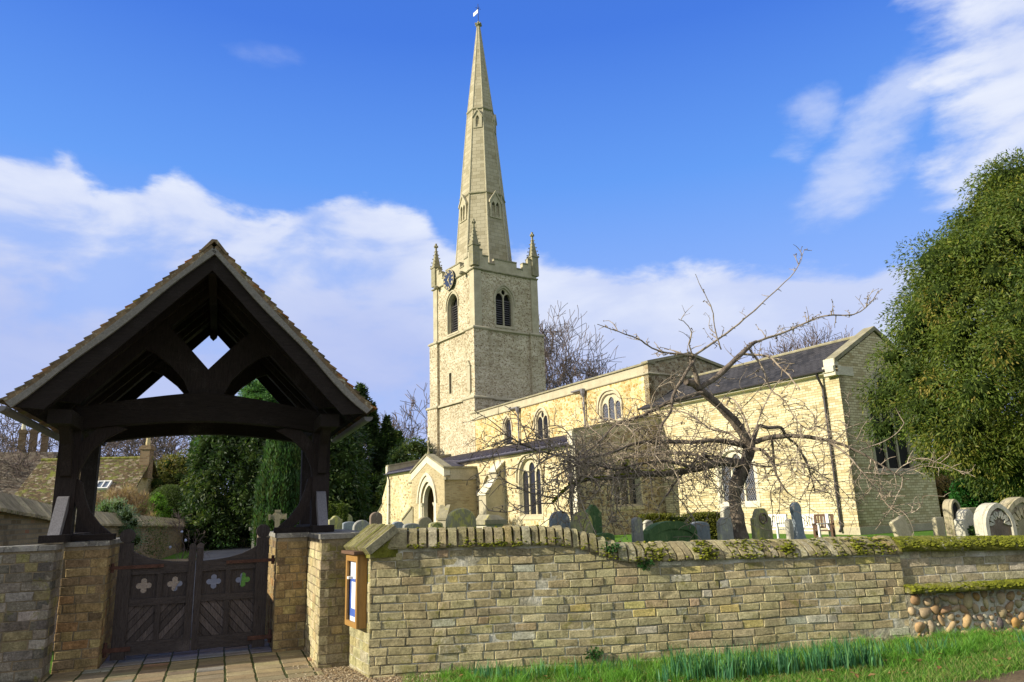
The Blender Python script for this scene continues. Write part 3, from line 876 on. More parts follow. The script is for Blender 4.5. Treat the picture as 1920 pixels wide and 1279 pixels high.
def build_return_wall():
    """short wall running back from the corner to the gate recess, under sloping mossy tiles"""
    B = Vector((-1.93, 8.62, 0)); C = WA.copy()
    d = (C - B); L = d.length; d.normalize()
    n = Vector((d.y, -d.x, 0))
    if n.x > 0: n = -n
    root = empty('return_wall', tuple(C), 0, 'short lime green stained brick wall end carrying the oak noticeboard, roofed with sloping mossy tiles', 'wall')
    inv = Matrix.Translation(-C)
    mb = MB(inv)
    brick_field(mb, B, d, n, L + 0.004, -0.06, 1.27, [((0.42, 0.39, 0.20), 10), ((0.46, 0.43, 0.27), 8), ((0.36, 0.33, 0.15), 6), ((0.5, 0.48, 0.36), 4)], jit=0.004)
    mb.build('brickwork', M['brick'], root)
    mc = MB(inv)
    a, b = B + n * -0.006, C + n * -0.006
    poly = [a, b, b - n * 0.33, a - n * 0.33]
    mc.prism([(p.x, p.y, -0.1) for p in poly], (0, 0, 1.36))
    mc.build('mortar_bed', M['mortar'], root)
    # tiles stacked on edge, sloping down to the left
    tl = MB(inv)
    w = -0.10
    while w < L + 0.12:
        bw = random.uniform(0.026, 0.038)
        p = B + d * w + n * 0.06 + Vector((0, 0, 1.27 + random.uniform(-.006, .006)))
        q = p - n * 0.31 + Vector((0, 0, 0.235 + random.uniform(-.008, .008))) + d * 0.02
        tl.bar(p, q, bw * 0.85, 0.085, col=pick([((0.30, 0.30, 0.10), 5), ((0.36, 0.33, 0.2), 5), ((0.22, 0.25, 0.05), 4), ((0.40, 0.37, 0.25), 3)]))
        w += bw
    tl.build('coping', M['brick'], root)
    mc = MB(inv)
    p0, p1 = B + n * 0.03 - d * .08, C + n * 0.03 + d * .10
    q0, q1 = p0 - n * 0.33, p1 - n * 0.33
    mc.add([p0 + Vector((0, 0, 1.235)), p1 + Vector((0, 0, 1.235)), q1 + Vector((0, 0, 1.45)), q0 + Vector((0, 0, 1.45)), q0 + Vector((0, 0, 1.20)), q1 + Vector((0, 0, 1.20)), p0 + Vector((0, 0, 1.20)), p1 + Vector((0, 0, 1.20))],
           [(0, 1, 2, 3), (2, 3, 4, 5), (0, 1, 7, 6), (0, 3, 4, 6), (1, 2, 5, 7)])
    mc.build('coping_bed', M['mossy_stone'], root)
    return B, C, d, n
RB, RC, RD, RN = build_return_wall()

def build_flint_wall():
    root = empty('flint_wall', tuple(wall_pt(6.1)), 0, 'lower wall of pale bricks above a ledge and rounded flint cobbles, thickly mossed on top', 'wall')
    inv = Matrix.Translation(-wall_pt(6.1))
    L = 6.0
    P = wall_pt(6.1, -0.02)
    mb = MB(inv)
    zc = lambda w: 1.035 - 0.028 * w
    brick_field(mb, P, WD, WN, L, 0.66, lambda w: zc(w) + 0.005, PAL_PALE, bw=0.28, ch=0.095, joint=0.010, jit=0.004)
    mb.build('brickwork', M['brick'], root)
    mc = MB(inv)
    poly = [wall_pt(6.1, -0.027, -0.1), wall_pt(6.1 + L, -0.027, -0.1), wall_pt(6.1 + L, -0.027, zc(L)), wall_pt(6.1, -0.027, zc(0))]
    mc.prism(poly, -WN * 0.34)
    # rubble bedding below the ledge
    poly = [wall_pt(6.1, 0.0, -0.1), wall_pt(6.1 + L, 0.0, -0.1), wall_pt(6.1 + L, 0.0, 0.55), wall_pt(6.1, 0.0, 0.55)]
    mc.prism(poly, -WN * 0.03)
    mc.build('mortar_bed', M['mortar'], root)
    # mossy top slabs and ledge, lumpy
    def slab(name, z_at, d0, d1, hh, seg, mat):
        mb = MB(inv)
        n = int(L / seg)
        K = 9
        rows = []
        for i in range(n + 1):
            w = 6.1 + i * L / n
            z = z_at(w - 6.1)
            ring = []
            for j in range(K + 1):
                a = math.pi * j / K
                dd = (d0 + d1) / 2 + (d1 - d0) / 2 * math.cos(a) * (1 if 0 < j < K else 1)
                zz = z + hh * (math.sin(a) ** 0.6) + random.uniform(-.008, .010) + 0.012 * math.sin(w * 3.1)
                ring.append(wall_pt(w, dd + random.uniform(-.008, .008), zz if 0 < j < K else z))
            rows.append(ring)
        vs = [p for r in rows for p in r]
        m = K + 1
        fs = []
        for i in range(n):
            for j in range(K):
                fs.append((i * m + j, i * m + j + 1, (i + 1) * m + j + 1, (i + 1) * m + j))
            fs.append((i * m + K, i * m, (i + 1) * m, (i + 1) * m + K))
        fs += [tuple(range(m)), tuple(range(n * m, n * m + m))]
        mb.add(vs, fs)
        return mb.build(name, mat, root, smooth=True)
    slab('coping', lambda w: zc(w), -0.36, 0.065, 0.155, 0.05, M['mossy_stone'])
    slab('ledge', lambda w: 0.575 - 0.004 * w, -0.05, 0.15, 0.085, 0.05, M['mossy_stone'])
    ms = MB(inv)
    def clus(z_at, d0, d1, hh, n, thr):
        cs = [(random.uniform(0, L), random.uniform(0.12, 0.45)) for _ in range(11)]
        for _ in range(n):
            c, s = random.choice(cs)
            w = min(L, max(0.02, c + random.gauss(0, s)))
            a = random.uniform(0.05, 0.75) * math.pi
            dd = (d0 + d1) / 2 + (d1 - d0) / 2 * math.cos(a)
            r = random.uniform(0.010, 0.028)
            ms.blob(wall_pt(6.1 + w, dd, z_at(w) + hh * math.sin(a) ** 0.6 - 0.004), r, col=(random.uniform(.7, 1.35),) * 3, jit=.25, sc=(1.3, 1.1, 0.6))
    clus(zc, -0.36, 0.065, 0.155, 3200, 0)
    clus(lambda w: 0.575, -0.05, 0.15, 0.085, 1700, 0)
    ms.build('moss', M['moss'], root)
    # cobbles, each a worn stone of its own shape, in the one facing
    cb = MB(inv)
    placed = []
    pal = [((0.42, 0.30, 0.16), 8), ((0.34, 0.23, 0.13), 7), ((0.50, 0.42, 0.27), 9), ((0.44, 0.35, 0.21), 9), ((0.30, 0.24, 0.17), 5), ((0.15, 0.13, 0.14), 2), ((0.40, 0.25, 0.10), 4), ((0.50, 0.46, 0.37), 4)]
    for r0, tries in ((0.062, 700), (0.046, 1600), (0.032, 3000), (0.020, 5000)):
        for _ in range(tries):
            w, z = random.uniform(0.03, L), random.uniform(0.0, 0.55)
            r = r0 * random.uniform(0.85, 1.2)
            if any((w - a) ** 2 + (z - b) ** 2 < ((r + c) * 0.93) ** 2 for a, b, c in placed): continue
            if z + r > 0.575: continue
            placed.append((w, z, r))
            rot = Matrix.Rotation(random.uniform(0, 6.3), 3, 'Y') @ Matrix.Rotation(random.uniform(-.4, .4), 3, 'X')
            s = (random.uniform(1.0, 1.3), random.uniform(0.42, 0.62), random.uniform(0.70, 0.98))
            Rw = Matrix.Rotation(math.atan2(WD.y, WD.x), 3, 'Z')
            cb.blob(wall_pt(6.1 + w, 0.003, z), r, col=pick(pal), jit=0.26, sc=s, rot=Rw @ rot, sub=2)
    cb.build('cobbles', M['cobble'], root, smooth=True)
build_flint_wall()

def gable_box(mb, M4, w, d, z0, z1):
    pass

# ---------------------------------------------------------------- gate piers and flank walls
def pier(name, label, g0, g1, h0, h1, faces, pal, mat, ztop=1.385, capm=None, left_pal=None):
    o = lg_pt((g0 + g1) / 2, (h0 + h1) / 2)
    root = empty(name, tuple(o), LG_A, label, 'wall' if 'wall' in name else 'pier')
    def loc(g, h, z=0):
        return Vector((g - (g0 + g1) / 2, h - (h0 + h1) / 2, z))
    mb = MB()
    for fc in faces:
        if fc == 'front': brick_field(mb, loc(g0, h0), (1, 0, 0), (0, -1, 0), g1 - g0, -0.05, ztop, pal, jit=0.004)
        if fc == 'right': brick_field(mb, loc(g1, h0), (0, 1, 0), (1, 0, 0), h1 - h0, -0.05, ztop, pal, jit=0.004)
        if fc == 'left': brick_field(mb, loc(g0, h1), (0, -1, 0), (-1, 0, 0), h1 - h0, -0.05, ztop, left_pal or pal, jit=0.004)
        if fc == 'back': brick_field(mb, loc(g1, h1), (-1, 0, 0), (0, 1, 0), g1 - g0, -0.05, ztop, pal, jit=0.004)
    mb.build('brickwork', mat, root)
    mc = MB()
    a, b = loc(g0, h0), loc(g1, h1)
    e = 0.006
    mc.box(a.x + e, b.x - e, a.y + e, b.y - e, -0.1, ztop + 0.004)
    mc.build('mortar_bed', M['mortar_warm'], root)
    cp = MB()
    x = a.x - 0.012
    while x < b.x + 0.01:
        ww = min(random.uniform(0.24, 0.42), b.x + 0.012 - x)
        if ww < 0.05: break
        y0 = a.y - 0.014 + random.uniform(-.006, .006)
        cp.box(x + 0.003, x + ww - 0.003, y0, b.y + 0.01, ztop + 0.006, ztop + 0.062 + random.uniform(-.004, .004), (random.uniform(.8, 1.2),) * 3)
        x += ww
    cp.build('coping', capm or M['stone_cap'], root)
    return root
pier('brick_pier', 'warm orange buff brick pier under the left posts of the lychgate', -1.42, -0.96, -0.10, 1.75, ('front', 'right', 'back'), PAL_WARM, M['brick_sheltered'])
pier('brick_pier', 'sandy orange brick pier under the right posts of the lychgate', 0.96, 1.34, -0.10, 1.75, ('front', 'left', 'back'), PAL_WARM, M['brick_sheltered'])
pier('flank_wall', 'dark grey patchy stone brick wall at the extreme left in front of the lychgate', -5.0, -1.43, -0.55, -0.103, ('front', 'right'), PAL_GREY, M['brick_grey'], 1.37)
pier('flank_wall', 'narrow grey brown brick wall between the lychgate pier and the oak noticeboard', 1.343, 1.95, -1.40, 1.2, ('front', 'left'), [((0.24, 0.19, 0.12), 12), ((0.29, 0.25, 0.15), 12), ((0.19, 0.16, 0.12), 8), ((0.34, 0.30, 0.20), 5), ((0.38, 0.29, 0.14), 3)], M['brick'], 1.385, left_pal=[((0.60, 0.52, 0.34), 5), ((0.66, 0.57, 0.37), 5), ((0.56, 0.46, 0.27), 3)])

# ---------------------------------------------------------------- paving
def build_paving():
    mb = MB()
    P = lg_pt(-1.55, -1.75, 0.020)
    brick_field(mb, P, LGX, Vector((0, 0, 1)), 2.92, 0.0, 1.72, [((0.27, 0.215, 0.125), 10), ((0.31, 0.255, 0.15), 8), ((0.28, 0.18, 0.10), 2), ((0.23, 0.19, 0.12), 7), ((0.22, 0.21, 0.17), 2)],
                bw=0.30, ch=0.21, joint=0.020, depth=0.03, jit=0.004, up=LGY, headers=0.0, rnd=0.006, regular=True, start=-0.15)
    P = lg_pt(-0.955, -0.03, 0.024)
    brick_field(mb, P, LGX, Vector((0, 0, 1)), 1.91, 0.0, 1.6, [((0.20, 0.19, 0.20), 10), ((0.24, 0.21, 0.19), 8), ((0.27, 0.20, 0.15), 4)],
                bw=0.30, ch=0.205, joint=0.018, depth=0.03, jit=0.003, up=LGY, headers=0.0, rnd=0.006, regular=True, start=-0.15)
    tag(mb.build('pavement', M['paver']), kind='structure')
    mj = MB()
    a = [lg_pt(-1.5, -1.7, 0.0), lg_pt(1.33, -1.7, 0.0), lg_pt(1.33, -0.11, 0.0), lg_pt(0.955, -0.11, 0.0), lg_pt(0.955, 1.6, 0.0), lg_pt(-0.955, 1.6, 0.0), lg_pt(-0.955, -0.11, 0.0), lg_pt(-1.5, -0.11, 0)]
    mj.prism([(p.x, p.y, -0.02) for p in a], (0, 0, 0.034))
    tag(mj.build('pavement_bed', mottled('joint_soil', (0.03, 0.05, 0.01), (0.07, 0.075, 0.03), scale=8, attr=False)), kind='structure')
build_paving()
# ---------------------------------------------------------------- lychgate
def build_lychgate():
    root = empty('lychgate', tuple(LG_O), LG_A, 'dark oak lychgate with steep clay tiled gable roof standing over the churchyard gate', 'lychgate')
    H0, H1 = -1.0, 2.25              # front and back of the roof
    RZ, EZ, EX = 4.93, 2.93, 1.93     # ridge height, eaves height, eaves half-width
    sl = math.atan2(RZ - EZ, EX)
    cs, sn = math.cos(sl), math.sin(sl)
    def slope(s, side, t, h):
        """point s metres down the slope from the ridge, t metres above the roof plane"""
        k = 0.0
        if s > 2.3: k = (s - 2.3) ** 2 * 0.16
        x = s * cs + t * sn
        z = RZ - s * sn + t * cs + k
        return Vector((side * x, h, z))
    SL = math.hypot(RZ - EZ, EX) + 0.04
    # tiles
    tl = MB()
    for side in (-1, 1):
        rows = 26
        for r in range(rows):
            s1 = 0.05 + (r + 1) * (SL - 0.0) / rows
            s0 = s1 - SL / rows - 0.05
            h = H0 - random.uniform(0.0, 0.02) - (r % 2) * 0.0
            first = True
            while h < H1:
                w = random.uniform(0.155, 0.175) * (0.5 if (first and r % 2) else 1)
                first = False
                dz = random.uniform(-0.003, 0.006)
                g = 0.002
                ss1 = s1 + random.uniform(-.008, .008)
                a = [slope(max(s0, 0), side, 0.050, h + g), slope(ss1, side, 0.085 + dz, h + g), slope(ss1, side, 0.060 + dz, h + g), slope(max(s0, 0), side, 0.030, h + g)]
                b = [slope(max(s0, 0), side, 0.050, h + w - g), slope(ss1, side, 0.085 + dz, h + w - g), slope(ss1, side, 0.060 + dz, h + w - g), slope(max(s0, 0), side, 0.030, h + w - g)]
                c = pick([((1.0, 1.0, 1.0), 10), ((1.35, 1.15, 0.9), 5), ((0.7, 0.72, 0.68), 6), ((1.4, 1.5, 1.2), 3), ((1.1, 1.3, 0.6), 3), ((1.7, 1.0, 0.55), 2)])
                tl.add(a + b, [(0, 1, 2, 3), (7, 6, 5, 4), (0, 4, 5, 1), (1, 5, 6, 2), (2, 6, 7, 3), (3, 7, 4, 0)], c)
                h += w
    rf = tl.build('roof', M['tile_old'], root)
    for side in (-1, 1):
        for y0, y1 in ((H0 - 0.012, H0 + 0.10), (H1 - .10, H1 + .012)):
            vm = MB()
            for i in range(40):
                s0, s1 = i * SL / 40, (i + 1) * SL / 40
                t1 = 0.052 + random.uniform(-.006, .006)
                vm.prism([slope(s0, side, 0.006, y0), slope(s1, side, 0.006, y0), slope(s1, side, t1, y0), slope(s0, side, t1, y0)], (0, y1 - y0, 0), (random.uniform(.8, 1.6),) * 3)
            vm.build('verge_bedding', M['tile_old'], rf)
    rg = MB()
    h = H0 - 0.03
    while h < H1:
        L = 0.33
        pr = [(-0.16, -0.12), (-0.03, 0.045), (0.03, 0.045), (0.16, -0.12), (0.14, -0.135), (0, 0.02), (-0.14, -0.135)]
        z = RZ + 0.055 + random.uniform(-.006, .006)
        rg.prism([(x, h, z + q) for x, q in pr], (0, L - 0.012, 0), (random.uniform(.8, 1.3),) * 3)
        h += L
    rg.build('ridge_tile', M['tile_old'], rf)
    # boarding under the tiles
    bd = MB()
    for side in (-1, 1):
        s = 0.0
        while s < SL - 0.06:
            e = min(s + 0.18, SL - 0.03)
            a = [slope(s + .004, side, t, H0 + 0.03) for t in (0.0, -0.02)] + [slope(e, side, t, H0 + 0.03) for t in (-0.02, 0.0)]
            bd.prism(a, (0, H1 - H0 - 0.06, 0), (random.uniform(.7, 1.2),) * 3)
            s += 0.18
    bd.build('roof_boarding', M['oldwood_y'], root)
    # rafters
    for k, h in enumerate((-0.60, -0.2, 0.55, 0.95, 1.45, 1.9)):
        r = MB()
        for side in (-1, 1):
            a = [slope(0.0, side, t, h) for t in (-0.022, -0.11)] + [slope(SL - 0.08, side, t, h) for t in (-0.11, -0.022)]
            a[1].z -= 0.02
            r.prism(a, (0, 0.085, 0))
        r.build('rafter', M['oldwood'], root)
    # verge: weathered undercloak strip, bargeboard and inner moulding, front and back
    for hh, sg in ((H0, -1), (H1, 1)):
        for side in (-1, 1):
            n = 14
            u = MB()
            for i in range(n):
                s0, s1 = 0.02 + i * (SL - 0.02) / n, 0.02 + (i + 1) * (SL - 0.02) / n
                wv = lambda s: 0.012 * math.sin(s * 4.1 + side)
                a = [slope(s0, side, 0.004, hh - sg * 0.02), slope(s1, side, 0.004, hh - sg * 0.02), slope(s1, side, -0.062 + wv(s1), hh - sg * 0.02), slope(s0, side, -0.062 + wv(s0), hh - sg * 0.02)]
                u.prism(a, (0, sg * 0.05, 0))
            u.build('verge_board', M['greywood_y'], root)
            b = MB()
            a = [slope(0.0, side, -0.07, hh - sg * 0.05), slope(SL - 0.02, side, -0.07, hh - sg * 0.05), slope(SL - 0.22, side, -0.27, hh - sg * 0.05), slope(0.0, side, -0.25, hh - sg * 0.05)]
            a[3].x = 0.0; a[3].z = slope(0, side, -0.27, 0).z - 0.10; a[0].x = 0.0
            b.prism(a, (0, sg * 0.035, 0))
            b.build('bargeboard', M['oldwood_h'], root)
    # ridge beam and pendant
    b = MB(); b.box(-0.05, 0.05, H0 + 0.06, H1 - 0.06, RZ - 0.32, RZ - 0.06); b.build('ridge_beam', M['oldwood_y'], root)
    b = MB(); b.lathe([(0.0, -0.15), (0.05, -0.10), (0.065, -0.04), (0.05, 0.0), (0.07, 0.05), (0.05, 0.12)], (0, H1 - 0.20, RZ - 0.34), 10); b.build('pendant', M['oldwood'], root)
    # gutter at the left eaves, and at the right
    for side in (-1, 1):
        gx = side * (EX + 0.055); gz = EZ - 0.035
        g = MB()
        pr = [(gx + 0.062 * math.cos(a), gz - 0.062 * math.sin(a)) for a in [math.pi * i / 8 for i in range(9)]] + [(gx + 0.056 * math.cos(a), gz - 0.056 * math.sin(a)) for a in [math.pi * (8 - i) / 8 for i in range(9)]]
        h = (-1.12 if side < 0 else -0.75)
        n = len(pr)
        v = [(x, h, z) for x, z in pr] + [(x, H1, z) for x, z in pr]
        g.add(v, [(i, (i + 1) % n, n + (i + 1) % n, n + i) for i in range(n)])
        g.add([(x, h + 0.002, z) for x, z in pr[:9]], [tuple(range(9))])
        g.build('gutter', M['leadpipe'], root)
    # wall plates on the posts
    for side in (-1, 1):
        b = MB(); b.box(side * 1.50 - 0.12, side * 1.50 + 0.12, -0.72, 2.05, 2.765, 2.925)
        b.build('wall_plate', M['oldwood_y'], root)
        # lower sill on the pier, with the plank that carries the foot brace
        b = MB(); b.box(side * 1.50 - 0.13, side * 1.50 + 0.13, -0.42, 1.9, 1.452, 1.535)
        b.build('sill', M['oldwood_y'], root)
        b = MB(); b.box(min(side * 0.93, side * 1.365), max(side * 0.93, side * 1.365), -0.06, 0.26, 1.452, 1.522)
        b.build('sill_plank', M['oldwood_h'], root)
    # posts
    for side in (-1, 1):
        for h, w in ((0.02, 0.215), (1.60, 0.19)):
            b = MB()
            x0 = side * 1.50
            b.bar((x0 - side * 0.0, h + 0.11, 1.535), (x0, h + 0.11, 2.765), w, 0.21, up=(0, 1, 0), w2=w * 1.05, h2=0.22)
            b.build('post', M['oldwood'], root)
    # cambered tie beams
    def tie(h, th):
        n = 12
        top, bot = [], []
        for i in range(n + 1):
            t = -1 + 2 * i / n
            x = t * 1.46
            top.append((x, h, 3.05 + 0.235 * (1 - abs(t) ** 1.3)))
            bot.append((x, h, 2.77 + 0.14 * (1 - abs(t) ** 1.8)))
        b = MB(); b.prism(top + bot[::-1], (0, th, 0)); b.build('tie_beam', M['oldwood_h'], root)
    tie(0.02, 0.22); tie(1.63, 0.18)
    # principal rafters of the two trusses
    for h in (0.05, 1.66):
        for side in (-1, 1):
            b = MB()
            dp = -0.23 if h < 1 else -0.16
            a = [slope(0.0, side, -0.03, h), slope(SL - 0.35, side, -0.03, h), slope(SL - 0.50, side, dp, h), slope(0.0, side, dp, h)]
            a[3].x = 0; a[0].x = 0; a[3].z -= 0.08
            b.prism(a, (0, 0.15, 0)); b.build('principal_rafter', M['oldwood'], root)
    # curved struts that cross above the tie
    for h in (0.06, 1.66):
        for side in (-1, 1):
            up_ = [(0.0, 3.60), (0.30, 3.94), (0.52, 4.16)]
            lo = [(0.92, 3.90), (0.66, 3.80), (0.46, 3.64), (0.30, 3.46), (0.20, 3.25), (0.0, 3.25)]
            b = MB(); b.prism([(side * x, h, z) for x, z in up_ + lo], (0, 0.12, 0)); b.build('strut', M['oldwood'], root)
    # knee braces and foot braces across the opening
    for h in (0.06,):
        for side in (-1, 1):
            A = [(1.40, 2.10), (1.37, 2.30), (1.27, 2.52), (1.11, 2.68), (0.90, 2.80)]
            Bq = [(1.02, 2.83), (1.22, 2.80), (1.40, 2.62)]
            b = MB(); b.prism([(side * x, h, z) for x, z in A + Bq], (0, 0.10, 0)); b.build('knee_brace', M['oldwood'], root)
            A = [(1.40, 2.20), (1.33, 2.14), (1.29, 1.98), (1.22, 1.80), (1.10, 1.64), (0.97, 1.525)]
            Bq = [(1.17, 1.525), (1.26, 1.62), (1.33, 1.76), (1.40, 1.93)]
            b = MB(); b.prism([(side * x, h, z) for x, z in A + Bq], (0, 0.09, 0)); b.build('foot_brace', M['oldwood'], root)
    # brackets under the plate ends and raking struts at the foot, outside the posts
    for side in (-1, 1):
        x = side * 1.50
        pr = [(0.03, 2.20), (-0.05, 2.22), (-0.10, 2.40), (-0.20, 2.58), (-0.46, 2.765), (-0.26, 2.765), (0.03, 2.60)]
        b = MB(); b.prism([(x - 0.055, h, z) for h, z in pr], (0.11, 0, 0)); b.build('bracket', M['oldwood'], root)
        pr = [(0.03, 1.98), (-0.04, 1.96), (-0.36, 1.535), (-0.22, 1.535), (0.03, 1.82)]
        b = MB(); b.prism([(x - 0.06, h, z) for h, z in pr], (0.12, 0, 0)); b.build('raking_strut', M['greywood'], root)
build_lychgate()

# ---------------------------------------------------------------- churchyard gates
def clip(poly, a, b, c):
    """keep a*x+b*y<=c"""
    out = []
    for i in range(len(poly)):
        p, q = poly[i], poly[(i + 1) % len(poly)]
        fp, fq = a * p[0] + b * p[1] - c, a * q[0] + b * q[1] - c
        if fp <= 0: out.append(p)
        if fp * fq < 0:
            t = fp / (fp - fq)
            out.append((p[0] + (q[0] - p[0]) * t, p[1] + (q[1] - p[1]) * t))
    return out
def quatrefoil(cx, cz, r, n=9):
    pts = []
    for k in range(4):
        a0 = math.pi / 2 * k
        ox, oz = cx + r * 0.62 * math.cos(a0), cz + r * 0.62 * math.sin(a0)
        for i in range(n):
            a = a0 - R(118) + R(236) * i / (n - 1)
            pts.append((ox + r * 0.40 * math.cos(a), oz + r * 0.40 * math.sin(a)))
    return pts
def build_gate(side, label):
    hx = side * 0.86
    root = empty('wooden_gate', tuple(lg_pt(hx, 0.19)), LG_A, label, 'gate')
    def X(x): return side * x - hx       # x measured from the middle of the opening
    def bx(mb, xa, xb, y0, y1, z0, z1):
        a, b = sorted((X(xa), X(xb)))
        mb.box(a, b, y0, y1, z0, z1)
    # hanging stile with ball head
    b = MB(); bx(b, 0.72, 0.87, -0.055, 0.055, 0.06, 1.40)
    b.lathe([(0.035, 1.40), (0.05, 1.42), (0.045, 1.43)], (X(0.795), 0, 0), 12)
    b.build('hanging_stile', M['gatewood'], root)
    b = MB()
    n = 18
    pr = [(X(0.795) + 0.085 * math.cos(2 * math.pi * i / n), 1.485 + 0.085 * math.sin(2 * math.pi * i / n)) for i in range(n)]
    b.prism([(x, -0.045, z) for x, z in pr], (0, 0.09, 0)); b.build('finial', M['gatewood'], root)
    b = MB(); bx(b, 0.004, 0.085, -0.045, 0.045, 0.09, 1.30)
    b.prism([(X(0.044) + 0.042 * math.cos(2 * math.pi * i / 14), -0.03, 1.325 + 0.042 * math.sin(2 * math.pi * i / 14)) for i in range(14)], (0, 0.06, 0), (1.6, 1.6, 1.6) if side > 0 else None)
    b.build('meeting_stile', M['gatewood'], root)
    # swept top rail
    top = [(0.085, 1.145), (0.25, 1.155), (0.40, 1.175), (0.55, 1.215), (0.66, 1.265), (0.72, 1.30)]
    b = MB(); b.prism([(X(x), -0.035, z) for x, z in top + [(0.72, 1.02), (0.085, 1.02)]], (0, 0.07, 0)); b.build('top_rail', M['gatewood_h'], root)
    b = MB(); bx(b, 0.085, 0.72, -0.037, 0.037, 0.655, 0.735); b.build('middle_rail', M['gatewood_h'], root)
    b = MB(); bx(b, 0.085, 0.72, -0.036, 0.036, 0.095, 0.245); b.build('bottom_rail', M['gatewood_h'], root)
    for z0, z1 in ((0.735, 1.02), (0.245, 0.655)):
        b = MB(); bx(b, 0.365, 0.425, -0.034, 0.034, z0, z1); b.build('muntin', M['gatewood'], root)
    for xa, xb in ((0.085, 0.365), (0.425, 0.72)):
        q = quatrefoil((xa + xb) / 2, 0.885, 0.086)
        b = MB()
        b.plate(lambda u, v, d: (X(u), d, v), [(xa, 0.735), (xb, 0.735), (xb, 1.02), (xa, 1.02)], [q], -0.010, 0.010, back=True)
        b.build('pierced_panel', M['gatewood'], root)
        b = MB()
        s = 1.0
        k = -6
        while k < 18:
            lo, hi = k * 0.072 + 0.004, (k + 1) * 0.072 - 0.004
            # diagonal boards rising away from the meeting stile
            poly = [(xa, 0.245), (xb, 0.245), (xb, 0.655), (xa, 0.655)]
            poly = clip(poly, 0.75, 0.66, 0.05 + hi)
            poly = clip(poly, -0.75, -0.66, -(0.05 + lo)) if poly else poly
            if len(poly) > 2:
                c = (random.uniform(1.0, 2.2),) * 3
                yy = random.uniform(-0.002, 0.002)
                b.prism([(X(u), -0.012 + yy, v) for u, v in poly], (0, 0.02, 0), c)
            k += 1
        b.build('diagonal_boards', M['gatewood'], root)
        b = MB(); bx(b, xa, xb, 0.009, 0.016, 0.245, 0.655); b.build('back_board', M['gatewood'], root)
    # strap hinges
    b = MB(); bx(b, 0.36, 0.99, -0.062, -0.050, 1.095, 1.135)
    for x in (0.42, 0.55, 0.68, 0.79): b.blob((X(x), -0.064, 1.115), 0.010, sc=(1, .6, 1))
    b.tube([(X(0.93), -0.03, 1.06), (X(0.93), -0.03, 1.17)], 0.02, 8)
    b.build('strap_hinge', M['rust'], root)
    b = MB(); bx(b, 0.66, 0.99, -0.062, -0.050, 0.15, 0.20); b.tube([(X(0.93), -0.03, 0.10), (X(0.93), -0.03, 0.26)], 0.022, 8)
    b.build('strap_hinge', M['rust'], root)
build_gate(-1, 'left leaf of the dark oak gate, in front of the gravel border')
build_gate(1, 'right leaf of the dark oak gate, beside the strip of sunlit grass')

# ---------------------------------------------------------------- noticeboard
def build_noticeboard():
    a = math.atan2(RD.y, RD.x)                       # local x runs towards the road, local -y... outward
    rz = a
    base = RB + RD * 0.40 + RN * 0.002 + Vector((0, 0, 0.86))
    root = empty('noticeboard', tuple(base), rz, 'glazed golden oak noticeboard with pitched brown cap fixed to the wall end', 'noticeboard')
    sg = 1 if Vector((-math.sin(rz), math.cos(rz), 0)).dot(RN) > 0 else -1
    def Y(d): return sg * d
    L, D, Hh = 0.44, 0.085, 0.375
    def bx(mb, x0, x1, d0, d1, z0, z1, col=None):
        y0, y1 = sorted((Y(d0), Y(d1)))
        mb.box(x0, x1, y0, y1, z0, z1, col)
    b = MB()
    bx(b, -L / 2, -L / 2 + 0.02, 0.0, D, -Hh, Hh); bx(b, L / 2 - 0.02, L / 2, 0.0, D, -Hh, Hh)
    bx(b, -L / 2 + 0.02, L / 2 - 0.02, 0.0, D, -Hh, -Hh + 0.02); bx(b, -L / 2 + 0.02, L / 2 - 0.02, 0.0, D, Hh - 0.02, Hh)
    bx(b, -L / 2 + 0.02, L / 2 - 0.02, 0.0, 0.02, -Hh + 0.02, Hh - 0.02)
    b.build('case', M['oak'], root)
    b = MB()
    fw = 0.055
    d0, d1 = D + 0.002, D + 0.024
    bx(b, -L / 2, -L / 2 + fw, d0, d1, -Hh, Hh); bx(b, L / 2 - fw, L / 2, d0, d1, -Hh, Hh)
    bx(b, -L / 2 + fw, L / 2 - fw, d0, d1, -Hh, -Hh + fw); bx(b, -L / 2 + fw, L / 2 - fw, d0, d1, Hh - fw - 0.02, Hh)
    b.build('door', M['oak'], root)
    b = MB(); bx(b, -L / 2 - 0.03, L / 2 + 0.03, -0.0, D + 0.07, Hh + 0.002, Hh + 0.034); b.build('cap', M['oakdark'], root)
    b = MB(); bx(b, -L / 2 + 0.022, L / 2 - 0.022, D - 0.02, D - 0.017, -Hh + 0.022, Hh - 0.022, (1, 1, 1)); b.build('notice', M['paper'], root)
    b = MB()
    for x0, x1, z0, z1 in ((-0.20, 0.20, -0.28, -0.20), (-0.20, -0.12, -0.20, 0.10), (-0.20, 0.20, 0.08, 0.11), (0.05, 0.20, -0.02, 0.0)):
        bx(b, x0, x1, D - 0.016, D - 0.014, z0, z1)
    b.build('printed_band', M['blue'], root)
    b = MB(); bx(b, 0.02, 0.07, D + 0.024, D + 0.075, 0.12, 0.145); b.build('latch', M['white'], root)
build_noticeboard()
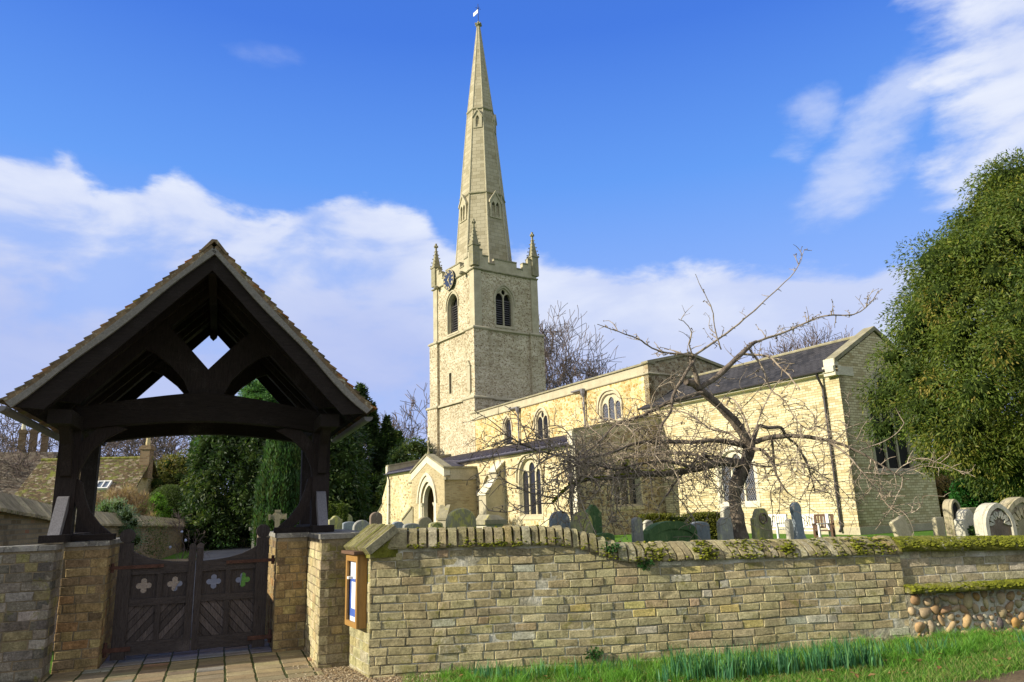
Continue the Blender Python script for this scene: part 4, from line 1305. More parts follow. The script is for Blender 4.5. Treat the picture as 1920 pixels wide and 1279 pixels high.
# ---------------------------------------------------------------- church
CH_O = Vector((13.117, 28.696, 0.30))
CH_A = R(-60)                 # local +x = liturgical east, +y = north
church = empty('church', tuple(CH_O), CH_A, 'medieval stone church with tall spire, clock tower, long clerestoried nave and brick chancel', 'church')
I4 = Matrix.Identity(4)
TW = Matrix.Translation((-33.0, 0.45, 0)) @ Matrix.Rotation(R(4.5), 4, 'Z')
def south(y, x0=0, flip=1):       # wall facing -y
    return lambda u, v, d: (x0 + u, y - d, v)
def eastf(x):                     # wall facing +x ; u = y
    return lambda u, v, d: (x + d, u, v)
def westf(x):
    return lambda u, v, d: (x - d, u, v)
def wall(name, fn, outline, holes, mat, th=0.4, parent=church, M4=None):
    mb = MB(M4)
    mb.plate(fn, outline, holes, 0.0, -th)
    return mb.build(name, mat, parent)
def lights(cx, w, z0, zs, za, n, mull, top_gap=0.10, rise=1.0, flat=0):
    """light openings inside an arched window"""
    out = []
    lw = (w - mull * (n - 1)) / n
    for i in range(n):
        c = cx - w / 2 + lw / 2 + i * (lw + mull)
        off = abs(c - cx) / (w / 2)
        ztop = zs + (za - zs) * (1 - off ** 2.2) * 0.96 - top_gap * .6 if n > 1 else za - top_gap * 0.3
        ztop = min(ztop, zs + (za - zs) * 0.62) if n == 2 else ztop
        out.append(arch(c, lw, z0, ztop - lw * 0.6 * rise, ztop, 5, flat=0.0))
    return out
def window(fn, cx, w, z0, zs, za, n=2, mull=0.12, M4=None, depth=0.15, hood=True, glassm='glass', flat=0.0, tracery=True, sill=True, parent=church, louvres=0, stone='dress_warm', surround=0.10, base_in=0.0, narch=7):
    outer = arch(cx, w, z0, zs, za, narch, flat)
    mb = MB(M4)
    # surround standing 3 mm proud
    ring = arch(cx, w + 2 * surround, z0 - 0.0, zs, za + surround * 1.3, narch, flat)
    mb.plate(fn, ring, [outer], 0.012, -0.10)
    # splayed reveal
    inner = arch(cx, w * 0.92, z0 + 0.08, zs, za - w * 0.04, narch, flat)
    a, b = outer, inner
    m = len(a)
    vs = [fn(u, v, 0.012) for u, v in a] + [fn(u, v, -depth) for u, v in b]
    mb.add(vs, [(i, (i + 1) % m, m + (i + 1) % m, m + i) for i in range(m)])
    # mullioned frame
    iw = w * 0.92
    ls = lights(cx, iw - 0.05, z0 + 0.11, zs, za - w * 0.04, n, mull * .7)
    hs = list(ls)
    if tracery and n == 2:
        zt = zs + (za - zs) * 0.55
        r = iw * 0.12
        hs.append([(cx + r * math.cos(t), zt + (za - w * 0.07 - zt) * 0.38 + r * 1.25 * math.sin(t)) for t in [2 * math.pi * i / 8 for i in range(8)]])
    mb.plate(fn, inner, hs, -depth + 0.06, -depth - 0.05, outer=False)
    if hood:
        h0 = arch(cx, w + 2 * surround + 0.02, zs - 0.25, zs, za + surround * 1.3 + .02, narch, flat)
        h1 = arch(cx, w + 2 * surround + 0.22, zs - 0.25, zs, za + surround * 1.3 + 0.18, narch, flat)
        A, B = h0[1:] + h0[:1], h1[1:] + h1[:1]
        poly = B + A[::-1]
        k = len(A)
        for i in range(k - 1):
            q = [A[i], A[i + 1], B[i + 1], B[i]]
            v = [fn(u, vv, 0.10) for u, vv in q] + [fn(u, vv, 0.0) for u, vv in q]
            mb.add(v, [(0, 1, 2, 3), (0, 1, 5, 4), (2, 3, 7, 6), (1, 2, 6, 5), (3, 0, 4, 7)])
    if sill:
        q = [(cx - w / 2 - surround, z0 - 0.16), (cx + w / 2 + surround, z0 - 0.16), (cx + w / 2 + surround, z0), (cx - w / 2 - surround, z0)]
        mb.plate(fn, q, [], 0.05, -0.02)
        v = [fn(cx - w / 2, z0, 0.05), fn(cx + w / 2, z0, 0.05), fn(cx + w * .46, z0 + 0.10, -depth + 0.05), fn(cx - w * .46, z0 + 0.10, -depth + 0.05)]
        mb.add(v, [(0, 1, 2, 3)])
    o = mb.build('window', M[stone], parent)
    g = MB(M4)
    g.plate(fn, arch(cx, w * 0.96, z0 + 0.04, zs, za - w * 0.02, 6, flat), [], -depth - 0.01 if not louvres else -depth - 0.32, -depth - 0.05 if not louvres else -depth - 0.36)
    g.build('glass' if not louvres else 'opening', M[glassm], o)
    if louvres:
        lv = MB(M4)
        zt = zs + 0.12
        for i in range(louvres):
            z = z0 + 0.2 + (zt - z0 - 0.2) * (i + 0.4) / louvres
            ww = iw / 2 - 0.05
            v = [fn(cx - ww, z, -depth - 0.03), fn(cx + ww, z, -depth - 0.03), fn(cx + ww, z + 0.13, -depth - 0.22), fn(cx - ww, z + 0.13, -depth - 0.22)]
            v += [fn(cx - ww, z + 0.03, -depth - 0.03), fn(cx + ww, z + 0.03, -depth - 0.03), fn(cx + ww, z + 0.16, -depth - 0.22), fn(cx - ww, z + 0.16, -depth - 0.22)]
            lv.add(v, [(0, 1, 2, 3), (4, 5, 6, 7), (0, 1, 5, 4), (2, 3, 7, 6)])
        lv.build('louvres', M['louvre'], o)
    return outer
def strip(name, pts, fn_off, mat, parent=church, M4=None):
    mb = MB(M4); fn_off(mb); return mb.build(name, mat, parent)
def string_course(name, poly, z, h, proj, mat, M4=None, parent=church):
    """moulding round an open plan polyline (list of (x, y)), outward to the right of travel"""
    mb = MB(M4)
    n = len(poly)
    def outw(i):
        a = Vector(poly[max(i - 1, 0)]); b = Vector(poly[i]); c = Vector(poly[min(i + 1, n - 1)])
        d1 = (b - a).normalized() if i else (c - b).normalized()
        d2 = (c - b).normalized() if i < n - 1 else d1
        n1, n2 = Vector((d1.y, -d1.x)), Vector((d2.y, -d2.x))
        m = (n1 + n2)
        return m / max(0.5, m.dot(n1)) if m.length > 1e-6 else n1
    prof = [(0, 0), (proj * 0.7, 0.02), (proj, h * 0.35), (proj, h * 0.6), (0, h)]
    V = []
    for i, p in enumerate(poly):
        o = outw(i)
        for d, zz in prof:
            V.append((p[0] + o.x * d, p[1] + o.y * d, z + zz))
    m = len(prof)
    F = []
    for i in range(n - 1):
        for j in range(m - 1):
            F.append((i * m + j, (i + 1) * m + j, (i + 1) * m + j + 1, i * m + j + 1))
    F += [tuple(range(m)), tuple(range((n - 1) * m, n * m))[::-1]]
    mb.add(V, F)
    return mb.build(name, mat, parent)

def build_chancel():
    W = 11.5
    # south wall
    sw = (-5.95, 2.2, 1.30, 2.75, 3.75)
    wall('chancel_wall', south(0.0), [(-W, -0.3), (0, -0.3), (0, 6.62), (-W, 6.62)], [arch(sw[0], sw[1], sw[2], sw[3], sw[4])], M['chancel'])
    window(south(0.0), *sw, n=3, mull=0.13, glassm='lattice', hood=False, surround=0.16, stone='dress_pale')
    ew = (2.95, 2.55, 2.42, 5.0, 6.6)
    yr, zr, ze = 2.75, 8.34, 6.75
    wall('chancel_gable', eastf(0.0), [(0.002, -0.3), (5.5, -0.3), (5.5, ze), (yr, zr - 0.05), (0.002, ze)], [arch(*ew)], M['chancel'])
    window(eastf(0.0), *ew, n=3, mull=0.15, glassm='dark', hood=False, surround=0.16, stone='dress')
    b = MB()
    b.box(-W, -0.4, 5.1, 5.5, -0.3, 6.62); b.build('chancel_wall', M['chancel'], church)
    # plinth
    b = MB(); b.box(-W, 0.06, -0.06, -0.0015, -0.3, 0.28); b.box(0.0015, 0.06, -0.0, 5.55, -0.3, 0.28)
    b.build('plinth', M['dress'], church)
    # slate roof, swept over the eaves
    b = MB()
    x0, x1 = -W - 0.55, -0.32
    for s in (-1, 1):
        ys = yr + s * 3.08
        P = [(yr, 8.24), (yr + s * 1.6, 7.28), (ys, 6.50 + 0.02)]
        for (ya, za), (yb, zb) in zip(P[:-1], P[1:]):
            v = [(x0, ya, za), (x1, ya, za), (x1, yb, zb), (x0, yb, zb), (x0, ya, za - .08), (x1, ya, za - .08), (x1, yb, zb - .08), (x0, yb, zb - .08)]
            b.add(v, [(0, 1, 2, 3), (4, 5, 6, 7), (0, 1, 5, 4), (2, 3, 7, 6), (0, 3, 7, 4), (1, 2, 6, 5)])
    b.build('chancel_roof', M['slate'], church)
    b = MB(); b.tube([(x0, yr, 8.26), (x1, yr, 8.26)], 0.08, 8); b.build('ridge_tile', M['coping_old'], church)
    # cream painted eaves board and iron gutter
    b = MB(); b.prism([(x0 + .1, -0.002, 6.62), (x0 + .1, -0.12, 6.60), (x0 + .1, -0.28, 6.44), (x0 + .1, -0.28, 6.34), (x0 + .1, -0.10, 6.30), (x0 + .1, -0.002, 6.20)], (W + 0.25 - .1, 0, 0)); b.build('eaves_cornice', M['dress_pale'], church)
    b = MB(); b.tube([(x0 - .05, -0.36, 6.46), (-0.35, -0.36, 6.46)], 0.065, 8); b.build('gutter', M['iron'], church)
    b = MB(); b.tube([(-0.75, -0.36, 6.42), (-0.75, -0.30, 6.25), (-0.72, -0.10, 5.85), (-0.72, -0.09, 5.7), (-0.72, -0.09, 0.25), (-0.72, -0.20, 0.12)], 0.055, 8)
    for z in (5.4, 3.6, 1.8, 0.4): b.lathe([(0.075, 0), (0.075, 0.10)], (-0.72, -0.09, z), 8)
    b.build('downpipe', M['iron'], church)
    # gable coping with kneelers
    cp = MB()
    for s in (-1, 1):
        ye = yr + s * 2.95
        a = Vector((0, ye, ze - 0.12)); c = Vector((0, yr, zr + 0.18))
        pr = [(ye, ze - 0.02), (yr, zr + 0.02), (yr, zr + 0.20), (ye, ze + 0.15)]
        cp.prism([(-0.45, y, z) for y, z in pr], (0.52, 0, 0))
    cp.build('gable_coping', M['coping_old'], church)
    b = MB(); b.box(-0.46, 0.04, -0.22, -0.003, 6.62, 6.92); b.box(-0.46, 0.05, -0.34, -0.20, 6.36, 6.60); b.box(-0.46, 0.08, -0.28, -0.003, 6.22, 6.36); b.box(0.003, 0.03, -0.0, 0.95, 6.25, 6.62)
    b.build('kneeler', M['dress_pale'], church)
build_chancel()

def build_nave():
    x0, x1 = -33.6, -11.5
    win = [(-27.25, 1.05, 5.85, 7.15, 7.85), (-22.6, 1.55, 5.80, 6.95, 7.80), (-15.05, 1.95, 6.15, 7.0, 7.78)]
    holes = [arch(*w) for w in win]
    wall('nave_wall', south(0.0), [(x0, 4.0), (x1, 4.0), (x1, 8.32), (x0, 8.32)], holes, M['nave'])
    window(south(0.0), *win[0], n=1, mull=0.1, hood=True, surround=0.10, tracery=False)
    window(south(0.0), *win[1], n=2, mull=0.10, hood=True, surround=0.10)
    window(south(0.0), *win[2], n=3, mull=0.10, hood=True, surround=0.12, glassm='lattice')
    string_course('string_course', [(x0, 0), (x1, 0), (x1, 6.1)], 8.30, 0.14, 0.12, M['dress'])
    # parapet and its coping, south side and stepped over the east gable
    b = MB(); b.box(x0, x1 - 0.004, 0.003, 0.40, 8.44, 8.92); b.build('parapet', M['dress'], church)
    b = MB()
    b.prism([(x0, -0.10, 8.90), (x0, -0.10, 8.96), (x0, 0.10, 9.06), (x0, 0.38, 9.06), (x0, 0.50, 8.96), (x0, 0.50, 8.90)], (x1 - x0 + 0.10, 0, 0))
    b.build('parapet_coping', M['coping_old'], church)
    yr = 3.05
    e = [(0.0, 4.0), (6.1, 4.0), (6.1, 8.90), (yr, 9.62), (0.0, 8.90)]
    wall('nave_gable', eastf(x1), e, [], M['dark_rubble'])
    b = MB()
    for s in (-1, 1):
        ye = yr + s * 3.15
        b.prism([(x1 - 0.42, ye, 8.90), (x1 - 0.42, yr, 9.62), (x1 - 0.42, yr, 9.78), (x1 - 0.42, ye, 9.06)], (0.54, 0, 0))
    b.build('gable_coping', M['coping_old'], church)
    # low lead roof and north wall
    b = MB()
    for s in (-1, 1):
        ye = yr + s * 2.7
        b.prism([(x0, ye, 8.70), (x0, yr, 9.40), (x0, yr, 9.48), (x0, ye, 8.78)], (x1 - x0 - 0.4, 0, 0))
    b.build('nave_roof', M['lead'], church)
    b = MB(); b.box(x0, x1 - 0.4, 5.7, 6.1, -0.3, 8.9); b.build('nave_wall', M['nave'], church)
    # hoppers and rainwater pipes on the clerestory
    for x, z1 in ((-25.45, 5.38), (-17.45, 6.0)):
        b = MB(); b.tube([(x, -0.14, 8.2), (x, -0.14, z1)], 0.065, 8)
        b.lathe([(0.07, 0), (0.16, 0.22), (0.17, 0.42), (0.15, 0.42)], (x, -0.17, 7.95), 6)
        b.box(x - 1.15, x + 0.12, -0.30, -0.04, 8.37, 8.45)
        b.lathe([(0.09, 0), (0.09, 0.14)], (x, -0.14, 7.5), 8)
        b.build('downpipe', M['leadpipe'], church)
build_nave()

def build_aisle():
    y = -5.5
    x0, x1 = -37.2, -10.9
    ze, zn = 4.42, 5.75
    big = (-15.30, 2.25, 0.98, 3.05, 4.02)
    small = (-20.15, 1.25, 0.85, 2.45, 3.42)
    wall('aisle_wall', south(y), [(x0, -0.3), (x1, -0.3), (x1, ze), (x0, ze)], [arch(*big), arch(*small)], M['aisle'])
    window(south(y), *big, n=3, mull=0.16, surround=0.14, hood=True, depth=0.22)
    window(south(y), *small, n=2, mull=0.10, surround=0.10, hood=False, depth=0.2)
    # lean-to lead roof
    b = MB()
    sl = (zn - ze) / 5.5
    b.prism([(x0 + .3, y - 0.22, ze - 0.02), (x0 + .3, 0.0, zn), (x0 + .3, 0.0, zn + 0.08), (x0 + .3, y - 0.22, ze + 0.09)], (x1 - x0 - 0.6, 0, 0))
    x = x0 + 0.5
    while x < x1 - 0.4:
        b.prism([(x, y - 0.24, ze + 0.07), (x, 0.0, zn + 0.07), (x, 0.0, zn + 0.14), (x, y - 0.24, ze + 0.15)], (0.07, 0, 0))
        x += 0.62
    b.build('aisle_roof', M['lead'], church)
    b = MB(); b.tube([(x0 - 0.05, y - 0.27, ze - 0.03), (x1 - 0.25, y - 0.27, ze - 0.03)], 0.06, 8); b.build('gutter', M['iron'], church)
    b = MB(); b.prism([(x0 + .4, y - 0.002, ze - 0.22), (x0 + .4, y - 0.12, ze - 0.10), (x0 + .4, y - 0.12, ze - 0.03), (x0 + .4, y - 0.002, ze - 0.03)], (x1 - x0 - 0.8, 0, 0)); b.build('cornice', M['dress_pale'], church)
    # end walls with raking parapets
    for xx, sg in ((x1, 1), (x0, -1)):
        fn = eastf(xx) if sg > 0 else westf(xx)
        wn = (-2.45, 1.7, 1.35, 2.9, 3.7)
        pl = [(y + .002, -0.3), (0.0, -0.3), (0.0, 5.55), (y + 2.0, 5.02), (y + .002, 4.62)]
        if sg > 0:
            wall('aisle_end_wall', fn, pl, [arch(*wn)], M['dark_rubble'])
            window(fn, *wn, n=3, mull=0.13, surround=0.14, hood=False, depth=0.3, stone='dress')
        else:
            wall('aisle_end_wall', fn, pl, [], M['aisle'])
        b = MB()
        xa = xx - 0.40 if sg > 0 else xx
        b.prism([(xa, y - 0.002, 4.60), (xa, 0.05, 5.56), (xa, 0.05, 5.98), (xa, y - 0.002, 5.02)], (0.402 if sg > 0 else 0.40, 0, 0))
        b.build('parapet', M['dress'], church)
        b = MB()
        b.prism([(xa - 0.08, y - 0.12, 5.00), (xa - 0.08, 0.05, 5.97), (xa - 0.08, 0.05, 6.10), (xa - 0.08, y - 0.12, 5.13)], (0.57, 0, 0))
        b.build('parapet_coping', M['coping_old'], church)
        b = MB(); b.box(xx - 0.40 if sg > 0 else xx - 0.01, xx + 0.01 if sg > 0 else xx + 0.40, y - 0.16, y - 0.001, 4.35, 5.02); b.box(xx - 0.45 if sg > 0 else xx, xx + 0.012 if sg > 0 else xx + 0.4, y - 0.035, y - 0.0015, -0.3, 4.35)
        b.build('quoins', M['dress_pale'], church)
    # buttress between the windows
    b = MB()
    pr = [(y - 0.001, -0.3), (y - 1.25, -0.3), (y - 1.25, 2.25), (y - 0.55, 3.00), (y - 0.55, 3.52), (y - 0.001, 4.02)]
    b.prism([(-18.85, yy, z) for yy, z in pr], (0.85, 0, 0))
    b.build('buttress', M['dress'], church)
    b = MB()
    for (ya, za), (yb, zb) in (((y - 1.32, 2.20), (y - 0.53, 3.05)), ((y - 0.62, 3.47), (y - 0.0, 4.04))):
        b.prism([(-18.92, ya, za), (-18.92, yb, zb), (-18.92, yb, zb + 0.10), (-18.92, ya, za + 0.10)], (0.99, 0, 0))
    b.build('weathering', M['dress_pale'], church)
    # stepped buttress at the west corner
    b = MB()
    pr = [(x0 + 0.001, -0.3), (x0 - 2.1, -0.3), (x0 - 2.15, 1.50), (x0 - 1.25, 2.0), (x0 - 1.2, 2.6), (x0 + 0.001, 4.1)]
    b.prism([(xx, y + 0.02, z) for xx, z in pr], (0, 0.75, 0))
    b.build('buttress', M['aisle'], church)
    b = MB(); b.prism([(x0 - 2.22, y - 0.03, 1.44), (x0 - 1.1, y - 0.03, 2.10), (x0 - 1.1, y - 0.03, 2.20), (x0 - 2.22, y - 0.03, 1.54)], (0, 0.85, 0)); b.build('weathering', M['coping_old'], church)
    for x in (x1 - 0.42, x0 + 0.75):
        b = MB(); b.tube([(x, y - 0.27, ze - 0.05), (x, y - 0.12, ze - 0.5), (x, y - 0.12, 0.05)], 0.055, 8)
        for z in (3.4, 2.0, 0.6): b.lathe([(0.075, 0), (0.075, 0.10)], (x, y - 0.12, z), 8)
        b.build('downpipe', M['iron'], church)
build_aisle()

def build_porch():
    yf, yb = -7.65, -5.5
    xa, xb = -26.75, -21.55
    xm = (xa + xb) / 2
    op = (xm, 2.15, -0.2, 1.95, 3.25)
    wall('porch_front', south(yf), [(xa, -0.3), (xb, -0.3), (xb, 3.50), (xm, 4.45), (xa, 3.50)], [arch(*op)], M['porch'], th=0.45)
    # moulded arch, two orders
    b = MB()
    fn = south(yf)
    b.plate(fn, arch(xm, 2.75, -0.25, 1.95, 3.62), [arch(*op)], 0.015, -0.05)
    b.plate(fn, arch(xm, 2.12, -0.2, 1.95, 3.23), [arch(xm, 1.72, -0.2, 1.95, 3.02)], -0.12, -0.40)
    h0, h1 = arch(xm, 2.77, 1.95, 1.95, 3.64), arch(xm, 3.05, 1.95, 1.95, 3.82)
    for i in range(1, len(h0) - 1 + 1):
        j = (i + 1) % len(h0)
        if i in (0,) or j in (0,): continue
        q = [h0[i], h0[j], h1[j], h1[i]]
        b.add([fn(u, v, 0.10) for u, v in q] + [fn(u, v, 0.01) for u, v in q], [(0, 1, 2, 3), (0, 1, 5, 4), (2, 3, 7, 6)])
    for s in (-1, 1):
        b.lathe([(0.16, 0.0), (0.16, 0.15), (0.11, 0.2), (0.11, 1.72), (0.14, 1.76), (0.19, 1.95)], (xm + s * 1.02, yf + 0.10, 0.0), 10)
    b.build('porch_arch', M['dress_pale'], church)
    # raking parapet and coping
    b = MB()
    for s, xe in ((-1, xa), (1, xb)):
        b.prism([(xe - 0 * s, yf - 0.03, 3.42), (xm, yf - 0.03, 4.40), (xm, yf - 0.03, 4.86), (xe, yf - 0.03, 3.92)], (0, 0.40, 0))
    b.build('porch_gable_band', M['dress_pale'], church)
    b = MB()
    for s, xe in ((-1, xa - 0.10), (1, xb + 0.10)):
        b.prism([(xe, yf - 0.10, 3.88), (xm, yf - 0.10, 4.86), (xm, yf - 0.10, 4.98), (xe, yf - 0.10, 4.00)], (0, 0.56, 0))
    b.box(xb - 0.30, xb + 0.10, yf + 0.46, yb, 3.90, 4.02); b.box(xa - 0.10, xa + 0.30, yf + 0.46, yb, 3.90, 4.02)
    b.build('porch_coping', M['coping_old'], church)
    for x, sg in ((xb, 1), (xa, -1)):
        b = MB()
        b.box(min(x, x - sg * 0.4), max(x, x - sg * 0.4), yf + 0.452, yb, -0.3, 3.30); b.build('porch_wall', M['porch'], church)
        b = MB(); b.box(min(x + sg * 0.02, x - sg * 0.38), max(x + sg * 0.02, x - sg * 0.38), yf + 0.375, yb - 0.002, 3.32, 3.90)
        b.box(min(x + sg * 0.10, x), max(x + sg * 0.10, x), yf + 0.0, yb - 0.002, 3.22, 3.34); b.build('porch_parapet', M['dress'], church)
        # diagonal buttress
        Mx = Matrix.Translation((x, yf, 0)) @ Matrix.Rotation(R(-90 + 45 * sg), 4, 'Z')
        b = MB(Mx)
        pr = [(-0.2, -0.3), (0.50, -0.3), (0.50, 0.95), (-0.2, 1.75)]
        b.prism([(u, -0.28, z) for u, z in pr], (0, 0.56, 0)); b.build('buttress', M['dress'], church)
        b = MB(Mx); b.prism([(0.56, -0.32, 0.90), (-0.1, -0.32, 1.66), (-0.1, -0.32, 1.78), (0.56, -0.32, 1.02)], (0, 0.64, 0)); b.build('weathering', M['coping_old'], church)
    b = MB()
    for s, xe in ((-1, xa + 0.4), (1, xb - 0.4)):
        b.prism([(xe, yf + 0.4, 3.5), (xm, yf + 0.4, 4.5), (xm, yf + 0.4, 4.58), (xe, yf + 0.4, 3.58)], (0, yb - yf - 0.4, 0))
    b.build('porch_roof', M['lead'], church)
    for x0, x1 in ((xa - 0.45, xa), (xb, xb + 0.3)):
        b = MB(); b.box(x0, x1, yf - 0.05, yf + 0.12, 3.22, 3.36); b.build('gargoyle', M['coping_old'], church)
    # finial cross
    b = MB(); z = 4.95
    b.lathe([(0.10, 0), (0.05, 0.25), (0.04, 0.5)], (xm, yf + 0.1, z), 8); b.box(xm - 0.05, xm + 0.05, yf + 0.05, yf + 0.15, z + 0.5, z + 1.05); b.box(xm - 0.20, xm + 0.20, yf + 0.055, yf + 0.145, z + 0.72, z + 0.84)
    b.build('finial_cross', M['coping_old'], church)
    # inner door, notices
    b = MB(); b.box(xm - 1.3, xm + 1.3, yb - 0.12, yb - 0.03, -0.2, 3.0); b.build('porch_door', M['oakdark'], church)
    b = MB(); b.box(xm - 0.95, xm + 0.95, yf + 0.75, yf + 0.82, 1.30, 1.42); b.box(xm - 0.95, xm + 0.95, yf + 0.75, yf + 0.82, 0.0, 0.25); b.box(xm - 0.95, xm - 0.83, yf + 0.75, yf + 0.82, 0.25, 1.3); b.box(xm - 0.03, xm + 0.05, yf + 0.75, yf + 0.82, 0.25, 1.3); b.box(xm + 0.83, xm + 0.95, yf + 0.75, yf + 0.82, 0.25, 1.3)
    o = b.build('porch_gate', M['oak'], church)
    b = MB(); b.box(xm - 0.62, xm - 0.10, yf + 0.70, yf + 0.74, 0.42, 1.15, (0.9, 0.85, 0.45)); b.box(xm + 0.14, xm + 0.72, yf + 0.70, yf + 0.74, 0.30, 1.2)
    b.build('notice', M['paper'], o)
build_porch()

def build_tower():
    Wx, Wy = 7.0, 6.4        # local x from -Wx to 0, y from 0 to Wy
    def stage(name, z0, z1, e, holesS, holesE, mat):
        """walls of one stage, set out e metres"""
        b = MB(TW)
        b.plate(south(-e), [(-Wx - e, z0), (e, z0), (e, z1), (-Wx - e, z1)], holesS, 0, -0.6)
        b.plate(eastf(e), [(-e, z0), (Wy + e, z0), (Wy + e, z1), (-e, z1)], holesE, 0, -0.6)
        b.add([(-Wx - e, -e, z0), (-Wx - e, Wy + e, z0), (-Wx - e, Wy + e, z1), (-Wx - e, -e, z1), (e, Wy + e, z0), (e, Wy + e, z1)], [(0, 1, 2, 3), (1, 4, 5, 2)])
        return b.build(name, mat, church)
    def corner(z0, z1, w, p, base, mat, name='clasping_buttress'):
        """clasping buttresses standing p proud at three visible corners"""
        for cx, cy in ((0, 0), (-Wx, 0), (0, Wy), (-Wx, Wy)):
            b = MB(TW)
            sx = 1 if cx == 0 else -1; sy = -1 if cy == 0 else 1
            x0, x1 = sorted((cx + sx * p, cx - sx * w)); y0, y1 = sorted((cy + sy * p, cy - sy * w))
            b.box(x0, x1, y0, y1, z0, z1)
            b.build(name, mat, church)
    slit = [(-4.2, 11.15), (-3.8, 11.15), (-3.8, 12.95), (-4.2, 12.95)]
    stage('tower_wall', -0.3, 10.15, 0.30, [], [], M['tower'])
    stage('tower_wall', 10.15, 16.0, 0.14, [slit], [], M['tower'])
    bs = (-3.72, 1.85, 16.45, 18.9, 20.0)
    be = (2.95, 1.75, 16.50, 18.75, 19.95)
    stage('tower_wall', 16.0, 21.15, 0.0, [arch(*bs)], [arch(*be)], M['tower'])
    window(south(0), *bs, n=1, mull=0.15, M4=TW, louvres=11, glassm='dark', surround=0.12, depth=0.28, stone='dress', tracery=False)
    window(eastf(0), *be, n=2, mull=0.15, M4=TW, louvres=11, glassm='dark', surround=0.13, depth=0.18, stone='dress')
    b = MB(TW); b.plate(south(-0.14), [(-4.32, 11.05), (-3.68, 11.05), (-3.68, 13.1), (-4.32, 13.1)], [slit], 0.015, -0.1); o = b.build('slit_window', M['dress'], church)
    b = MB(TW); b.plate(south(-0.14), slit, [], -0.35, -0.4); b.build('opening', M['dark'], o)
    corner(-0.3, 10.15, 1.25, 0.52, 0, M['tower']); corner(10.152, 16.0, 1.05, 0.36, 0, M['tower']); corner(16.002, 21.15, 0.62, 0.10, 0, M['dress'])
    def plan(e, w, p):
        return [(-Wx - p, Wy), (-Wx - p, -p), (-Wx + w, -p), (-Wx + w, -e), (-w, -e), (-w, -p), (p, -p), (p, w), (e, w), (e, Wy - w), (p, Wy - w), (p, Wy + p)]
    string_course('string_course', plan(0.30, 1.25, 0.52), 10.12, 0.24, 0.12, M['dress'], TW)
    string_course('string_course', plan(0.14, 1.05, 0.36), 15.92, 0.26, 0.12, M['dress'], TW)
    string_course('string_course', plan(0.0, 0.62, 0.10), 21.12, 0.20, 0.14, M['coping_old'], TW)
    # stone ledges where each stage steps in
    for z, e in ((10.14, 0.52), (16.0, 0.36)):
        b = MB(TW); b.box(-Wx - e + .01, e - .01, -e + .01, Wy + e - .01, z - 0.02, z + 0.10); b.build('offset_ledge', M['dress'], church)
    # blind niche on the south-east buttress
    b = MB(TW); b.box(-0.62, -0.18, -0.50, -0.362, 10.9, 12.9); b.prism([(-0.68, -0.55, 12.9), (-0.12, -0.55, 12.9), (-0.40, -0.55, 13.35)], (0, 0.2, 0)); b.prism([(-0.62, -0.5, 10.9), (-0.18, -0.5, 10.9), (-0.4, -0.38, 10.5)], (0, 0.12, 0)); b.build('image_niche', M['dress'], church)
    # stepped battlements
    def batt(fn, L, name='battlement'):
        st = [(0, .13, 22.95), (.13, .22, 22.45), (.22, .32, 21.85), (.32, .68, 22.35), (.68, .78, 21.85), (.78, .87, 22.45), (.87, 1.0, 22.95)]
        out = [(-0.0, 21.3)]
        poly = []
        for a, c, z in st: poly += [(a * L, z), (c * L, z)]
        poly = [(0, 21.2)] + poly + [(L, 21.2)]
        b = MB(TW); b.plate(fn, poly[::-1], [], 0.05, -0.30, back=True); b.build(name, M['dress'], church)
        b = MB(TW)
        for a, c, z in st:
            q = [(a * L + .003, z + .002), (c * L - .003, z + .002), (c * L - .003, z + 0.11), (a * L + .003, z + 0.11)]
            b.plate(fn, q, [], 0.11, -0.36, back=True)
        b.build('battlement_coping', M['coping_old'], church)
    batt(lambda u, v, d: (-u, -d, v), Wx)
    batt(lambda u, v, d: (d, u, v), Wy)
    batt(lambda u, v, d: (-Wx - d, u, v), Wy)
    batt(lambda u, v, d: (-u, Wy + d, v), Wx)
    b = MB(TW); b.box(-Wx + .3, -.3, .3, Wy - .3, 21.2, 21.5); b.build('tower_roof', M['lead'], church)
    # crocketed pinnacles
    for cx, cy, lean in ((-0.12, 0.12, 0), (-Wx + 0.12, 0.12, 0), (-0.12, Wy - 0.12, 0), (-Wx + 0.12, Wy - 0.12, 0)):
        b = MB(TW)
        w = 0.34
        b.box(cx - w, cx + w, cy - w, cy + w, 21.5, 23.25)
        b.box(cx - w - .07, cx + w + .07, cy - w - .07, cy + w + .07, 23.25, 23.40)
        n = 4
        base = [(cx + .30, cy + .30, 23.4), (cx - .30, cy + .30, 23.4), (cx - .30, cy - .30, 23.4), (cx + .30, cy - .30, 23.4)]
        tip = [(cx + .05, cy + .05, 25.2), (cx - .05, cy + .05, 25.2), (cx - .05, cy - .05, 25.2), (cx + .05, cy - .05, 25.2)]
        b.add(base + tip, [(0, 1, 5, 4), (1, 2, 6, 5), (2, 3, 7, 6), (3, 0, 4, 7), (4, 5, 6, 7)])
        for i in range(5):
            t = (i + 0.4) / 5.2
            r = 0.33 * (1 - t) + 0.07
            for sx, sy in ((1, 1), (-1, 1), (-1, -1), (1, -1)):
                b.blob((cx + sx * r * 0.95, cy + sy * r * 0.95, 23.4 + 1.8 * t), 0.085 - 0.025 * t, sc=(1, 1, 0.8))
        b.box(cx - .07, cx + .07, cy - .07, cy + .07, 25.15, 25.72); b.box(cx - .19, cx + .19, cy - .08, cy + .08, 25.34, 25.5); b.box(cx - .08, cx + .08, cy - .19, cy + .19, 25.35, 25.49)
        b.build('pinnacle', M['coping_old'], church)
